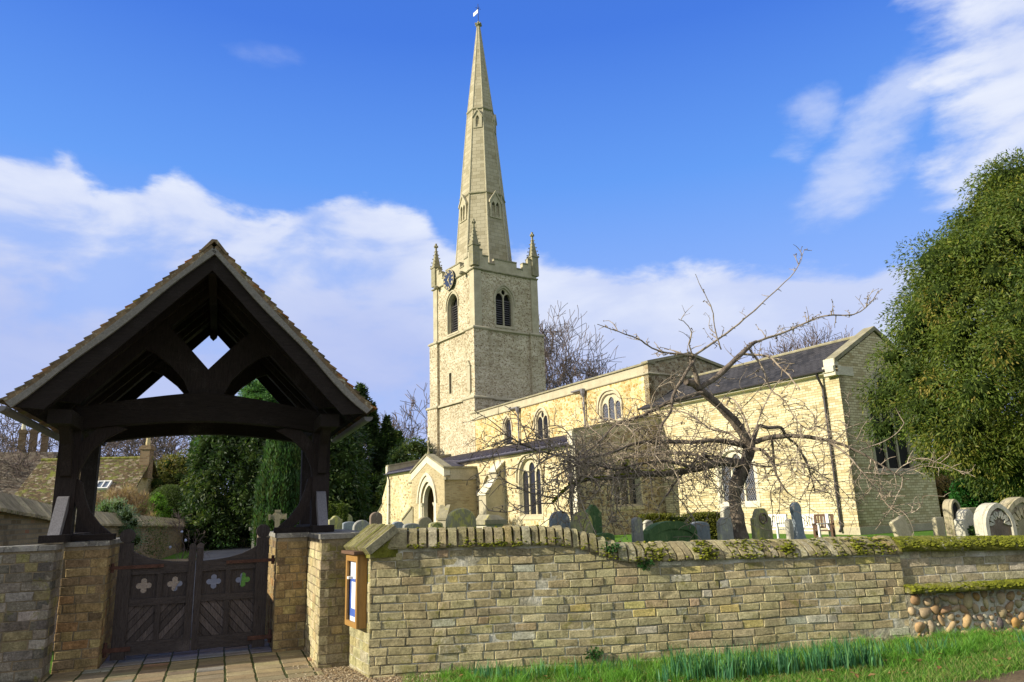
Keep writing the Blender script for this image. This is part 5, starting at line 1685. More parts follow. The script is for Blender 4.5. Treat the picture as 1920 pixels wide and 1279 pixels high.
    # gargoyles
    for x in (-1.35, -6.1):
        b = MB(TW)
        b.blob((x, -0.35, 21.15), 0.22, sc=(0.8, 1.6, 0.8), sub=2, jit=.3)
        b.build('gargoyle', M['coping_old'], church)
    # clock
    cx, cz, r = -3.92, 21.28, 0.93
    c = MB(TW)
    pr = [(cx + r * math.cos(2 * math.pi * i / 40), cz + r * math.sin(2 * math.pi * i / 40)) for i in range(40)]
    c.prism([(x, -0.28, z) for x, z in pr], (0, 0.10, 0)); ck = c.build('clock', M['clockface'], church)
    g = MB(TW)
    rim = [(cx + (r - 0.0) * math.cos(2 * math.pi * i / 40), cz + (r - .0) * math.sin(2 * math.pi * i / 40)) for i in range(40)]
    rin = [(cx + (r - 0.035) * math.cos(2 * math.pi * i / 40), cz + (r - 0.035) * math.sin(2 * math.pi * i / 40)) for i in range(40)]
    g.plate(lambda u, v, d: (u, -0.283 - d, v), rim, [rin], 0.01, 0.0)
    NUM = ['XII', 'I', 'II', 'III', 'IIII', 'V', 'VI', 'VII', 'VIII', 'IX', 'X', 'XI']
    for k, s in enumerate(NUM):
        th = 2 * math.pi * k / 12
        rd = Vector((math.sin(th), math.cos(th))); tg = Vector((math.cos(th), -math.sin(th)))
        h = 0.105
        wid = {'I': 0.055, 'V': 0.11, 'X': 0.11}
        tot = sum(wid[ch] for ch in s)
        sc = min(1.0, 0.30 / tot)
        o = -tot * sc / 2
        for ch in s:
            w = wid[ch] * sc
            m = o + w / 2
            segs = {'I': [((m, -h), (m, h))], 'V': [((m - w * .36, h), (m, -h)), ((m, -h), (m + w * .36, h))], 'X': [((m - w * .36, h), (m + w * .36, -h)), ((m - w * .36, -h), (m + w * .36, h))]}[ch]
            for (a1, b1), (a2, b2) in segs:
                P = [Vector((cx, cz)) + rd * (0.72 + bb) + tg * aa for aa, bb in ((a1, b1), (a2, b2))]
                g.bar((P[0].x, -0.292, P[0].y), (P[1].x, -0.292, P[1].y), 0.030, 0.014, up=(0, 1, 0))
            o += w
    g.build('numerals', M['gold'], ck)
    for nm, ang, L, w in (('hour_hand', 42, 0.42, 0.07), ('minute_hand', 152, 0.68, 0.05)):
        h = MB(TW); d = Vector((math.sin(R(ang)), math.cos(R(ang))))
        h.bar((cx - d.x * 0.12, -0.31, cz - d.y * 0.12), (cx + d.x * L, -0.31, cz + d.y * L), w, 0.02, up=(0, 1, 0), w2=w * 0.3); h.build(nm, M['gold'], ck)
    # spire
    sx, sy = -3.45, 3.2
    def octo(a, z, mb_pts, rot=0):
        rr = a / math.cos(math.pi / 8)
        return [(sx + rr * math.cos(math.pi / 8 + math.pi / 4 * i), sy + rr * math.sin(math.pi / 8 + math.pi / 4 * i), z) for i in range(8)]
    prof = [(21.4, 2.50), (29.35, 1.90), (38.2, 1.17), (48.0, 0.13)]
    def apo(z):
        for (z0, a0), (z1, a1) in zip(prof[:-1], prof[1:]):
            if z <= z1: return a0 + (a1 - a0) * (z - z0) / (z1 - z0)
        return prof[-1][1]
    b = MB(TW)
    rings = []
    zz = [21.4 + i * (48.0 - 21.4) / 30 for i in range(31)]
    for z in zz: rings += octo(apo(z), z, b)
    F = []
    for i in range(30):
        F += [(i * 8 + k, i * 8 + (k + 1) % 8, (i + 1) * 8 + (k + 1) % 8, (i + 1) * 8 + k) for k in range(8)]
    F.append(tuple(range(240, 248)))
    b.add(rings, F)
    sp = b.build('spire', M['spire'], church)
    # arris rolls and bands
    b = MB(TW)
    for k in range(8):
        b.tube([octo(apo(z), z, b)[k] for z in (21.4, 29.35, 38.2, 48.0)], [0.075, 0.07, 0.055, 0.03], 6)
    b.build('arris', M['dress'], sp)
    for z in (29.35, 38.25):
        b = MB(TW)
        P = octo(apo(z) + 0.02, z - 0.12, b) + octo(apo(z) + 0.12, z - 0.02, b) + octo(apo(z) + 0.10, z + 0.10, b) + octo(apo(z) - 0.02, z + 0.2, b)
        F = []
        for i in range(3): F += [(i * 8 + k, i * 8 + (k + 1) % 8, (i + 1) * 8 + (k + 1) % 8, (i + 1) * 8 + k) for k in range(8)]
        b.add(P, F)
        b.build('band', M['coping_old'], sp)
    # lucarnes: small gabled openings
    def lucarne(z, ang, s, n):
        d = Vector((math.cos(ang), math.sin(ang))); t = Vector((-d.y, d.x))
        a = apo(z)
        w, h = 0.40 * s, 1.35 * s
        fn = lambda u, v, dd: (sx + d.x * (a + 0.02 * s + dd) + t.x * u, sy + d.y * (a + 0.02 * s + dd) + t.y * u, z + v)
        b = MB(TW)
        out = [(-w - .10 * s, 0), (w + .10 * s, 0), (w + .10 * s, h * 0.95), (0, h * 1.55), (-w - .10 * s, h * 0.95)]
        if n == 2: hs = [arch(-w * .48, w * .78, .08, h * .75, h * 1.0, 4), arch(w * .48, w * .78, .08, h * .75, h * 1.0, 4)]
        else: hs = [arch(0, w * 1.05, .08, h * .75, h * 1.12, 4)]
        b.plate(fn, out, hs, 0.06, -0.7 * s)
        for sg in (-1, 1):
            q = [(sg * (w + .17 * s), h * 0.90), (0, h * 1.56), (0, h * 1.70), (sg * (w + .17 * s), h * 1.04)]
            v = [fn(u, vv, 0.14) for u, vv in q] + [fn(u, vv, -0.7 * s) for u, vv in q]
            b.add(v, [(0, 1, 2, 3), (4, 5, 6, 7), (0, 1, 5, 4), (1, 2, 6, 5), (2, 3, 7, 6), (3, 0, 4, 7)])
        o = b.build('lucarne', M['dress'], sp)
        b = MB(TW); b.plate(fn, [(-w, .08), (w, .08), (w, h), (0, h * 1.2), (-w, h)], [], -0.12, -0.14); b.build('opening', M['dark'], o)
    lucarne(26.9, 0.0, 1.15, 2); lucarne(26.9, -math.pi / 2, 1.15, 2)
    for q in (-1, 1, 3): lucarne(36.15, q * math.pi / 4, 0.85, 1)
    # weathervane
    b = MB(TW); b.lathe([(0.13, 0), (0.30, 0.12), (0.34, 0.28), (0.14, 0.42), (0.10, 0.6)], (sx, sy, 47.9), 8)
    for k in range(4): b.blob((sx + .3 * math.cos(k * 1.57), sy + .3 * math.sin(k * 1.57), 48.15), 0.12)
    b.build('spire_finial', M['coping_old'], sp)
    b = MB(TW); b.tube([(sx, sy, 48.3), (sx, sy, 50.5)], 0.03, 6)
    b.tube([(sx - .25, sy, 50.0), (sx + .25, sy, 50.0)], 0.02, 5); b.tube([(sx, sy - .3, 50.0), (sx, sy + .3, 50.0)], 0.02, 5)
    vane = b.build('weathervane', M['iron'], sp)
    b = MB(TW); b.add([(sx - .05, sy, 49.55), (sx - .75, sy - .1, 49.5), (sx - .75, sy - .1, 49.9), (sx - .05, sy, 49.95)] + [(sx - .05, sy + .02, 49.55), (sx - .75, sy - .08, 49.5), (sx - .75, sy - .08, 49.9), (sx - .05, sy + .02, 49.95)], [(0, 1, 2, 3), (4, 5, 6, 7), (0, 1, 5, 4), (1, 2, 6, 5), (2, 3, 7, 6)])
    b.build('vane_flag', M['white'], vane)
build_tower()
# ---------------------------------------------------------------- foliage
def unit(v):
    return v / np.maximum(np.linalg.norm(v, axis=1, keepdims=True), 1e-9)
def foliage(name, blobs, n, L, W, pal, parent, droop=0.3, rnd=0.6, out=1.0, upz=0.0, mat='leaf', cull=0.72, shell=(0.78, 1.06), tuft=1):
    """leaf-sized faces spread through lumpy clumps. blobs: (cx,cy,cz, rx,ry,rz)"""
    B = np.array(blobs, dtype=float)
    wt = (B[:, 3] * B[:, 5]); wt /= wt.sum()
    idx = RNG.choice(len(B), n, p=wt)
    d = unit(RNG.normal(size=(n, 3)))
    rr = RNG.uniform(shell[0], shell[1], (n, 1))
    lump = 1 + 0.10 * np.sin(d[:, :1] * 7 + idx[:, None]) * np.cos(d[:, 2:3] * 6 + idx[:, None] * 1.7)
    p = B[idx, :3] + d * B[idx, 3:6] * rr * lump
    keep = np.ones(n, bool)
    for k in range(len(B)):
        q = (p - B[k, :3]) / B[k, 3:6]
        keep &= ~((np.einsum('ij,ij->i', q, q) < cull ** 2) & (idx != k))
    p, d, idx = p[keep], d[keep], idx[keep]
    n = len(p)
    if tuft > 1:
        p = np.repeat(p, tuft, 0) + RNG.normal(size=(n * tuft, 3)) * L * 0.35
        d = np.repeat(d, tuft, 0); idx = np.repeat(idx, tuft); n = len(p)
    ax = unit(d * out + RNG.normal(size=(n, 3)) * rnd + np.array([0, 0, upz - droop]))
    sd = unit(np.cross(ax, unit(d + RNG.normal(size=(n, 3)) * 0.8)))
    l = L * RNG.uniform(0.6, 1.3, (n, 1)); w = W * RNG.uniform(0.6, 1.3, (n, 1))
    v = np.stack([p, p + ax * l * 0.45 + sd * w / 2, p + ax * l, p + ax * l * 0.45 - sd * w / 2], 1)
    P = np.array([c for c, _ in pal]); pw = np.array([q for _, q in pal], float); pw /= pw.sum()
    bc = RNG.choice(len(P), len(B), p=pw)
    own = RNG.choice(len(P), n, p=pw)
    base = np.where(RNG.random((n, 1)) < 0.55, P[bc[idx]], P[own])
    base = base * RNG.uniform(0.7, 1.3, (n, 1)) * (RNG.uniform(0.82, 1.18, (len(B), 1)))[idx]
    return np_mesh(name, v.reshape(-1, 3), 4, base, M[mat], parent)
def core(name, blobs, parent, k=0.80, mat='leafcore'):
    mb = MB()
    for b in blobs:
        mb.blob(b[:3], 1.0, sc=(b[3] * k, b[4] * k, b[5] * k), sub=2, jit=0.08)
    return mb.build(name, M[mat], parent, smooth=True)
def blob_crown(c, R3, nb, rb, seed, taper=None, flat=1.0, inner=True):
    """clump centres over an ellipsoid surface; taper(t) scales the radius with height 0..1"""
    rs = random.Random(seed)
    out = []
    for i in range(nb):
        t = (i + 0.5) / nb
        z = 1 - 2 * t
        a = i * 2.39996 + rs.uniform(-.3, .3)
        r = math.sqrt(max(0, 1 - z * z))
        hh = (z + 1) / 2
        k = taper(hh) if taper else r
        q = rs.uniform(0.80, 1.04)
        s = rb * rs.uniform(0.75, 1.25)
        out.append((c[0] + R3[0] * k * q * math.cos(a), c[1] + R3[1] * k * q * math.sin(a), c[2] + R3[2] * z * rs.uniform(.93, 1.03), s, s, s * flat))
    if inner:
        for i in range(6):
            z = -0.7 + i * 0.26
            hh = (z + 1) / 2
            k = (taper(hh) if taper else math.sqrt(max(0, 1 - z * z))) * 0.62
            out.append((c[0], c[1], c[2] + R3[2] * z, R3[0] * k, R3[1] * k, R3[2] * 0.3))
    return out
def base_z(p): return ground_z(p.x, p.y)
def tree_root(name, p, label, cat='tree', group=None):
    return empty(name, (p.x, p.y, base_z(p)), 0, label, cat, group)

YEW = [((0.095, 0.135, 0.020), 6), ((0.135, 0.170, 0.024), 5), ((0.20, 0.20, 0.032), 2), ((0.060, 0.100, 0.020), 5), ((0.23, 0.19, 0.04), 0.5)]
DARK = [((0.030, 0.058, 0.016), 6), ((0.050, 0.085, 0.022), 4), ((0.080, 0.105, 0.025), 2), ((0.020, 0.040, 0.013), 3)]
IRISH = [((0.042, 0.095, 0.030), 6), ((0.065, 0.13, 0.036), 4), ((0.028, 0.065, 0.022), 4), ((0.10, 0.14, 0.035), 1)]
PINE = [((0.072, 0.169, 0.046), 5), ((0.111, 0.234, 0.058), 4), ((0.039, 0.104, 0.033), 3)]
OLIVE = [((0.128, 0.128, 0.030), 5), ((0.083, 0.098, 0.026), 4), ((0.195, 0.150, 0.042), 2)]

def big_yew():
    c = at(1968, 640, 20.0)
    root = tree_root('yew_tree', c, 'huge rounded yew with golden green sprays towering over the right hand gravestones')
    def tp(h):       # crown profile, traced against height
        pts = [(0, 0.35), (0.05, 0.60), (0.12, 0.74), (0.23, 0.93), (0.32, 0.98), (0.42, 0.92), (0.53, 0.83), (0.66, 0.73), (0.74, 0.57), (0.82, 0.40), (0.9, 0.22), (1, 0.06)]
        for (a, x), (b, y) in zip(pts[:-1], pts[1:]):
            if h <= b: return x + (y - x) * (h - a) / (b - a)
        return 0.1
    zb, zt = 1.9, 10.9
    cc = (0, 0, (zb + zt) / 2 - root.location.z)
    bl = blob_crown(cc, (4.55, 4.55, (zt - zb) / 2), 230, 0.78, 5, tp)
    rs = random.Random(55)
    out = []
    for x, y, z, s_, _, _ in bl:
        k = rs.choice((0.86, 0.94, 1.0, 1.04, 1.10)); q = rs.uniform(0.62, 1.15)
        out.append((x * k, y * k, z + rs.uniform(-.15, .15), s_ * q, s_ * q, s_ * q * 0.75))
        if rs.random() < 0.5:            # drooping bough tip below and outside
            out.append((x * (k + .07), y * (k + .07), z - 0.45 * q, s_ * q * .5, s_ * q * .5, s_ * q * .7))
    bl = out + [(x * 0.8, y * 0.8, z, s * 0.8, s * .8, s * .8) for x, y, z, s, _, _ in blob_crown(cc, (4.3, 4.3, (zt - zb) / 2 * .95), 90, 0.8, 6, tp, inner=False)]
    for i in range(26):                  # leading shoots along the top
        a = i * 2.4; r = 2.6 * math.sqrt((i + .5) / 26); hh = 1 - (r / 2.6) * 0.26
        zz_ = cc[2] - (zt - zb) / 2 + (zt - zb) * hh
        bl.append((r * math.cos(a), r * math.sin(a), zz_ + rs.uniform(-.3, .15), .22, .22, .42))
    foliage('crown', bl, 400000, 0.125, 0.038, YEW, root, droop=0.65, rnd=0.55, cull=0.55, shell=(0.45, 1.12))
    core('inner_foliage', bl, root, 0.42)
    mb = MB()
    mb.tube([(0, 0, -0.2), (0.05, 0, 1.5), (-0.05, 0.1, 4)], [0.5, 0.42, 0.3], 10)
    for a, r in ((-0.95, .16), (0.7, .15), (2.3, .14), (3.6, .15)):
        mb.tube([(0, 0, 0.2), (math.cos(a) * 0.6, math.sin(a) * .6, 1.6), (math.cos(a) * 1.5, math.sin(a) * 1.5, 3.6)], [r * 1.6, r, r * .7], 8)
    mb.build('trunk', M['bark'], root)
big_yew()

def simple_tree(name, label, px, Y, ztop, zbot, rx, pal, nb, rb, n, L, W, seed, taper=None, droop=0.3, up=0.0, cat='tree', group=None, dx=0.0, trunk=0.18, flat=1.0, shell=(0.7, 1.08), rnd=.6):
    p = at(px, 970, Y); root = tree_root(name, p, label, cat, group)
    g = root.location.z
    cc = (dx, 0, (ztop + zbot) / 2 - g)
    bl = blob_crown(cc, (rx, rx, (ztop - zbot) / 2), nb, rb, seed, taper, flat)
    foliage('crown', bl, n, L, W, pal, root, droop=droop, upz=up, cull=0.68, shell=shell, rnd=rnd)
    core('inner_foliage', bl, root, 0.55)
    if trunk:
        mb = MB(); mb.tube([(0, 0, -0.2), (0, 0, (ztop - g) * 0.8)], [trunk, trunk * 0.3], 8); mb.build('trunk', M['bark'], root)
    return root
def cone(p, q): return lambda h: max(0.08, (1 - h) ** p * q + 0.05 if h > 0.25 else q * (0.75 + h))
rnd_t = lambda h: math.sqrt(max(0.02, 1 - (2 * h - 1) ** 2)) if h > 0.5 else 0.9 + 0.1 * h * 2
simple_tree('yew_tree', 'big dark green yew under the lychgate arch, left of the columnar yew', 458, 36, 6.6, 0.3, 2.5, DARK, 90, 0.62, 42000, 0.21, 0.08, 21, lambda h: 0.95 if h < 0.45 else math.sqrt(max(0.03, 1 - ((h - 0.45) / 0.57) ** 2)) * .95)
simple_tree('yew_tree', 'dark spreading yew just right of the columnar yew behind the lychgate post', 588, 30, 5.7, 0.3, 1.95, DARK, 80, 0.6, 30000, 0.20, 0.075, 22, rnd_t)
simple_tree('bushy_conifer', 'olive brown bushy conifer beside the cottage chimney', 322, 47, 5.5, 0.3, 1.95, OLIVE, 50, 0.62, 22000, 0.20, 0.08, 23, rnd_t)
def irish():
    p = at(529, 975, 22); root = tree_root('columnar_yew', p, 'bright green upright columnar yew with fluted foliage behind the stone crosses', 'tree')
    bl = []
    rs = random.Random(3)
    for i in range(75):
        a = i * 2.4; k = math.sqrt((i % 25 + 0.6) / 25)
        r = 0.66 * k
        top = 4.05 - 1.1 * k ** 2.2 + rs.uniform(-.25, .1)
        for q in range(4):
            f = q / 3
            z = 0.3 + (top - 0.5) * f
            rad = r * (0.78 + 0.35 * math.sin(math.pi * min(1, f * 0.9 + 0.12)))
            bl.append((rad * math.cos(a + .05 * q), rad * math.sin(a + .05 * q), z, 0.15, 0.15, 0.55))
    foliage('crown', bl, 60000, 0.13, 0.035, IRISH, root, droop=0, upz=1.1, rnd=0.35, out=0.5, cull=0.5, shell=(0.85, 1.1))
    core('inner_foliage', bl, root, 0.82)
irish()
def tall_pine():
    p = at(478, 970, 60); root = tree_root('pine_tree', p, 'tall light green pine whose flat sunlit top shows inside the lychgate gable', 'tree')
    bl = []
    rs = random.Random(9)
    for i in range(36):
        z = 5.2 + 4.9 * (i / 36) ** 0.8
        r = (1.75 - 0.95 * (i / 36) ** 2.0)
        a = i * 2.4
        k = rs.uniform(0.3, 1)
        bl.append((r * k * math.cos(a), r * k * math.sin(a), z - 0.3, rs.uniform(.5, .8), rs.uniform(.5, .8), 0.28))
    bl += [(-3.4, 0, 5.9, .75, .6, .32), (-2.7, .2, 6.6, .7, .6, .3), (-3.0, -.3, 5.2, .9, .6, .35), (-2.1, 0, 5.6, .7, .6, .3)]
    foliage('crown', bl, 22000, 0.22, 0.05, PINE, root, droop=-0.3, rnd=0.7, shell=(0.4, 1.1))
    core('inner_foliage', bl, root, 0.55)
    mb = MB(); mb.tube([(0, 0, -.2), (0.1, 0, 5), (0, 0, 9)], [0.28, 0.2, 0.08], 8)
    mb.tube([(0, 0, 4.8), (-1.6, 0, 5.3), (-3.1, 0, 5.7)], [0.1, 0.07, 0.04], 6)
    mb.build('trunk', M['bark'], root)
    root.scale = (1.30, 1.30, 1.30)
tall_pine()
def fir(px, Y, ztop, rx, seed, label, n=24000, lead=()):
    p = at(px, 970, Y); root = tree_root('fir_tree', p, label, 'tree')
    g = root.location.z
    rs = random.Random(seed)
    bl = []
    H = ztop - g
    N = 110
    for i in range(N):
        h = (i + .5) / N
        z = 0.2 + (H - .2) * h
        r = rx * (1 - h) ** 0.75 * rs.uniform(0.55, 1.08) + 0.05
        a = i * 2.4 + rs.uniform(-.4, .4)
        s = 0.22 + 0.42 * (1 - h)
        bl.append((r * math.cos(a), r * math.sin(a), z + 0.12 * r, s * 1.1, s * 1.1, s * 0.8))
    for dx, zt, w in lead:
        for k in range(12):
            f = k / 11
            bl.append((dx + rs.uniform(-.12, .12) * (1 - f), rs.uniform(-.2, .2), (zt - 2.4) + 2.4 * f - g, w * (1 - f * .75) * .5, w * (1 - f * .75) * .5, 0.32))
    foliage('crown', bl, n, 0.36, 0.13, DARK, root, droop=0.15, rnd=0.6, upz=0.2, cull=0.6, shell=(0.4, 1.15))
    core('inner_foliage', bl, root, 0.6)
    mb = MB(); mb.tube([(0, 0, -.2), (0, 0, H * .9)], [0.25, 0.04], 8); mb.build('trunk', M['bark'], root)
fir(672, 72, 14.4, 3.8, 31, 'tall ragged dark fir just right of the lychgate roof end', 48000, [(1.2, 12.4, 1.3), (-1.2, 12.8, 1.3), (2.7, 10.9, 1.3), (3.7, 9.4, 1.3)])
fir(728, 75, 10.3, 3.3, 32, 'shorter ragged fir standing left of the church porch', 36000, [(1.1, 9.6, 1.2), (-1.2, 9.9, 1.1)])
simple_tree('yew_tree', 'dark yew rising behind the west end of the church aisle', 772, 62, 7.4, 0.3, 2.3, DARK, 50, 0.7, 16000, 0.28, 0.10, 33, rnd_t)

# clipped bushes and shrubs
def clipped(name, label, px, Y, ztop, rx, ry, pal, n, seed, up=1.0, L=.06, W=.03, zb=0.2, cat='bush', sq=None):
    p = at(px, 975, Y); root = tree_root(name, p, label, cat)
    g = root.location.z
    h = ztop - g
    mb = MB()
    e = 0.5 if sq else 1
    verts = []
    d = unit(RNG.normal(size=(n, 3)))
    if sq: d = np.sign(d) * np.abs(d) ** 0.35; d /= np.max(np.abs(d), axis=1, keepdims=True) ** 0.9
    p3 = d * np.array([rx, ry, h * 0.62]) * RNG.uniform(0.95, 1.03, (n, 1)) + np.array([0, 0, h * 0.38])
    p3 = p3[p3[:, 2] > 0]; dd = unit(p3 - np.array([0, 0, h * .3])); m = len(p3)
    ax = unit(dd * 0.6 + RNG.normal(size=(m, 3)) * 0.7); sd = unit(np.cross(ax, RNG.normal(size=(m, 3))))
    v = np.stack([p3, p3 + ax * L * .5 + sd * W / 2, p3 + ax * L, p3 + ax * L * .5 - sd * W / 2], 1)
    P = np.array([c for c, _ in pal]); col = P[RNG.integers(0, len(P), m)] * RNG.uniform(.7, 1.3, (m, 1))
    np_mesh('foliage', v.reshape(-1, 3), 4, col, M['leaf'], root)
    if sq: mb.box(-rx * .9, rx * .9, -ry * .9, ry * .9, 0, h * .97)
    else: mb.blob((0, 0, h * .38), 1, sc=(rx * .95, ry * .95, h * .59), sub=3, jit=0.02)
    mb.build('inner_foliage', M['leafcore'], root, smooth=not sq)
    return root
clipped('clipped_bush', 'large dark green clipped dome bush behind the left boundary wall', 315, 39, 3.5, 1.45, 1.3, [((0.06, 0.09, 0.022), 1), ((0.085, 0.12, 0.028), 1)], 26000, 1)
clipped('clipped_bush', 'rounded dark clipped bush overlapping the right shoulder of the big dome', 348, 41, 3.0, 0.95, 1.0, [((0.05, 0.075, 0.02), 1), ((0.07, 0.10, 0.025), 1)], 14000, 2)
clipped('clipped_hedge', 'small square clipped yellow green hedge beside the lychgate post', 632, 21, 1.93, 0.22, 0.3, [((0.06, 0.09, 0.015), 1), ((0.10, 0.13, 0.02), 1)], 6000, 3, sq=True)
clipped('clipped_hedge', 'low mossy green box hedge behind the curved green tombstone', 1275, 16.5, 1.42, 0.83, 0.35, [((0.10, 0.11, 0.015), 1), ((0.15, 0.15, 0.02), 1)], 16000, 4, sq=True)
def shrub(name, label, px, Y, ztop, rx, pal, n, L, W, seed, cat='shrub', up=0.6, droop=0.0, nb=26, rb=.22, ry=None, corek=.55):
    p = at(px, 975, Y); root = tree_root(name, p, label, cat)
    g = root.location.z
    bl = blob_crown((0, 0, (ztop - g) * .55), (rx, ry or rx, (ztop - g) * .40), nb, rb, seed)
    foliage('foliage', bl, n, L, W, pal, root, droop=droop, upz=up, cull=.55, shell=(.4, 1.1))
    if corek: core('inner_foliage', bl, root, corek)
    return root
shrub('leafy_shrub', 'bright yellow green shrub in front of the clipped dome bush', 286, 34, 2.85, 0.68, [((0.11, 0.24, 0.02), 1), ((0.16, 0.30, 0.03), 1), ((0.07, 0.16, 0.02), 1)], 9000, .07, .03, 5)
shrub('lavender_shrub', 'silvery green low shrub on top of the left boundary wall bank', 205, 20, 2.25, 0.75, [((0.13, 0.20, 0.12), 1), ((0.20, 0.27, 0.18), 1), ((0.10, 0.17, 0.06), 1)], 9000, .10, .02, 6, ry=.5)
shrub('dry_shrub', 'dry reddish brown stalky shrub below the cottage roof', 222, 27, 2.95, 1.35, [((0.26, 0.17, 0.10), 1), ((0.34, 0.25, 0.16), 1), ((0.18, 0.12, 0.08), 1)], 12000, .22, .018, 7, ry=.7, up=1.5, corek=0)
shrub('wall_shrub', 'feathery green shrub leaning from the boundary wall above the left gate leaf', 290, 22, 1.75, 0.34, [((0.05, 0.08, 0.02), 1), ((0.08, 0.11, 0.03), 1)], 1100, .08, .02, 8, corek=0)
shrub('ivy_bush', 'glossy bright green bush behind the ornate pale tombstone', 1872, 24, 2.55, 0.95, [((0.03, 0.12, 0.02), 1), ((0.05, 0.18, 0.03), 1), ((0.02, 0.08, 0.015), 1)], 22000, .09, .06, 9, nb=50, rb=.28, up=0)
shrub('ivy_bush', 'darker ivy bush at the right edge behind the tall tan tombstone', 1950, 25, 2.2, 1.0, [((0.025, 0.07, 0.02), 1), ((0.04, 0.10, 0.025), 1)], 12000, .09, .06, 19, nb=40, rb=.3, up=0)
shrub('beech_hedge', 'russet brown beech hedge beyond the east end of the chancel', 1795, 36, 2.5, 1.9, [((0.26, 0.16, 0.06), 1), ((0.34, 0.23, 0.09), 1), ((0.20, 0.14, 0.05), 1)], 22000, .12, .04, 10, nb=60, rb=.4, up=.3)
shrub('green_hedge', 'yellow green hedge rising behind the beech hedge under the yew', 1800, 42, 3.7, 3.4, [((0.10, 0.12, 0.03), 1), ((0.14, 0.15, 0.04), 1), ((0.06, 0.09, 0.02), 1)], 24000, .16, .06, 12, nb=60, rb=.6, up=.2)

# ---------------------------------------------------------------- bare trees
def bare_mesh(name, H, seed, levels=5, spread=0.55, r0=None, minr=0.018, upb=0.25, first=0.28, kids=(3, 4)):
    rs = random.Random(seed)
    mb = MB()
    r0 = r0 or H * 0.018
    def grow(p, d, L, r, lv):
        pts, rad = [p], [r]
        n = 4 if lv < 2 else 3
        for i in range(n):
            d = (d + Vector((rs.gauss(0, .13), rs.gauss(0, .13), rs.gauss(0, .08) + upb * 0.12))).normalized()
            p = p + d * L / n
            pts.append(p); rad.append(max(minr, r * (1 - 0.42 * (i + 1) / n)))
        mb.tube(pts, rad, 7 if lv == 0 else (5 if lv == 1 else 3), cap=False)
        if lv >= levels: return
        k = rs.randint(*kids)
        for j in range(k + (2 if lv == 0 else 0)):
            f = rs.uniform(0.35, 1.0) if j else 1.0
            if lv == 0: f = rs.uniform(first, 1.0) if j else 1.0
            i = min(n - 1, int(f * n)); q = pts[i].lerp(pts[i + 1], f * n - i)
            a = rs.uniform(0, 2 * math.pi)
            s = d.cross(Vector((math.cos(a), math.sin(a), 0.3))).normalized()
            nd = (d * (1 - spread * rs.uniform(.6, 1.1)) + s * spread * rs.uniform(.8, 1.3) + Vector((0, 0, upb * .35))).normalized()
            grow(q, nd, L * rs.uniform(0.55, 0.80), max(minr, rad[min(i + 1, n)] * rs.uniform(.5, .75)), lv + 1)
    grow(Vector((0, 0, -0.3)), Vector((0, 0, 1)), H * 0.36, r0, 0)
    return mb
def bare_tree(H, seed, label, px, Y, group, s=1.0, rz=0, col='bark_far', **k):
    p = at(px, 970, Y)
    root = tree_root('bare_tree', p, label, 'tree', group)
    bare_mesh('bare_tree', H, seed, **k).build('branches', M[col], root)
    root.rotation_euler.z = rz
    root.scale = (s, s, s)
    return root
def copy_at(src, px, Y, s, rz, label):
    c = copy_tree(src)
    p = at(px, 970, Y)
    c.location = (p.x, p.y, base_z(p)); c.rotation_euler.z = rz; c.scale = (s, s, s)
    c['label'] = label
    return c
GB = 'leafless trees beyond the churchyard'
tA = bare_tree(27, 101, 'tall leafless tree with purplish twigs close right of the church tower', 1052, 84, GB, levels=5, spread=.5, minr=.030, kids=(4, 5), r0=.42)
tB = bare_tree(15.5, 102, 'leafless tree with a forked trunk between the cottage chimney and the olive conifer', 300, 66, GB, levels=5, spread=.55, minr=.024, kids=(3, 4), r0=.2)
copy_at(tA, 1140, 96, .80, 2.1, 'leafless tree whose top shows just above the nave parapet')
copy_at(tA, 1195, 92, .74, 4.0, 'low twiggy treetop above the nave parapet where it nears the gable')
copy_at(tA, 1545, 86, .90, 1.0, 'broad leafless treetop rising over the chancel roof')
copy_at(tA, 1610, 84, .88, 3.3, 'leafless treetop over the chancel gable beside the huge yew')
copy_at(tA, 1480, 92, .72, 5.0, 'faint leafless treetop over the left part of the chancel roof')
copy_at(tB, 205, 68, 1.0, 1.2, 'slim leafless tree directly above the mossy cottage roof')
copy_at(tB, 245, 60, .88, 2.6, 'leafless tree just left of the cottage chimney')
copy_at(tB, 352, 72, 1.05, 3.9, 'pale leafless tree right of the cottage chimney behind the conifer')
copy_at(tB, 20, 52, .72, 5.1, 'leafless tree at the left edge behind the three chimney stacks')
copy_at(tB, 775, 92, 1.55, 0.7, 'grey leafless tree left of the tower above the dark yew')
copy_at(tB, 740, 86, 1.2, 2.2, 'low grey leafless tree between the firs and the tower')
copy_at(tB, 100, 58, .95, 4.4, 'leafless tree behind the left lychgate post')
tS = bare_tree(3.2, 130, 'tangled leafless grey shrub over the boundary wall at the left edge', 30, 16.5, 'leafless shrubs over the boundary wall', s=.68, levels=5, spread=.7, minr=.008, r0=.05, first=.05, kids=(4, 5), upb=.1)
copy_at(tS, 75, 17.5, .62, 1.5, 'tangled leafless shrub just left of the lychgate post')
copy_at(tS, -10, 18, .8, 3.0, 'tangled leafless shrub leaning in from the left frame edge')
copy_at(tS, 110, 21, .8, 4.2, 'leafless shrub seen right behind the left lychgate posts')
tW = bare_tree(2.2, 140, 'thin brown stemmed shrub against the boundary wall behind the left gate leaf', 345, 27, None, levels=4, spread=.5, minr=.006, r0=.025, first=.05, kids=(3, 4))
# pale flower heads left on the thin shrub
_fm = plain('pale_blue_flower', (0.45, 0.5, 0.68), rough=.8)
for q in ((0.12, 0, 0.65), (-0.05, 0, .95), (-.42, 0, .42)):
    mb = MB(); mb.blob(q, 0.05, sub=2, jit=.2); mb.build('flower_head', _fm, tW)

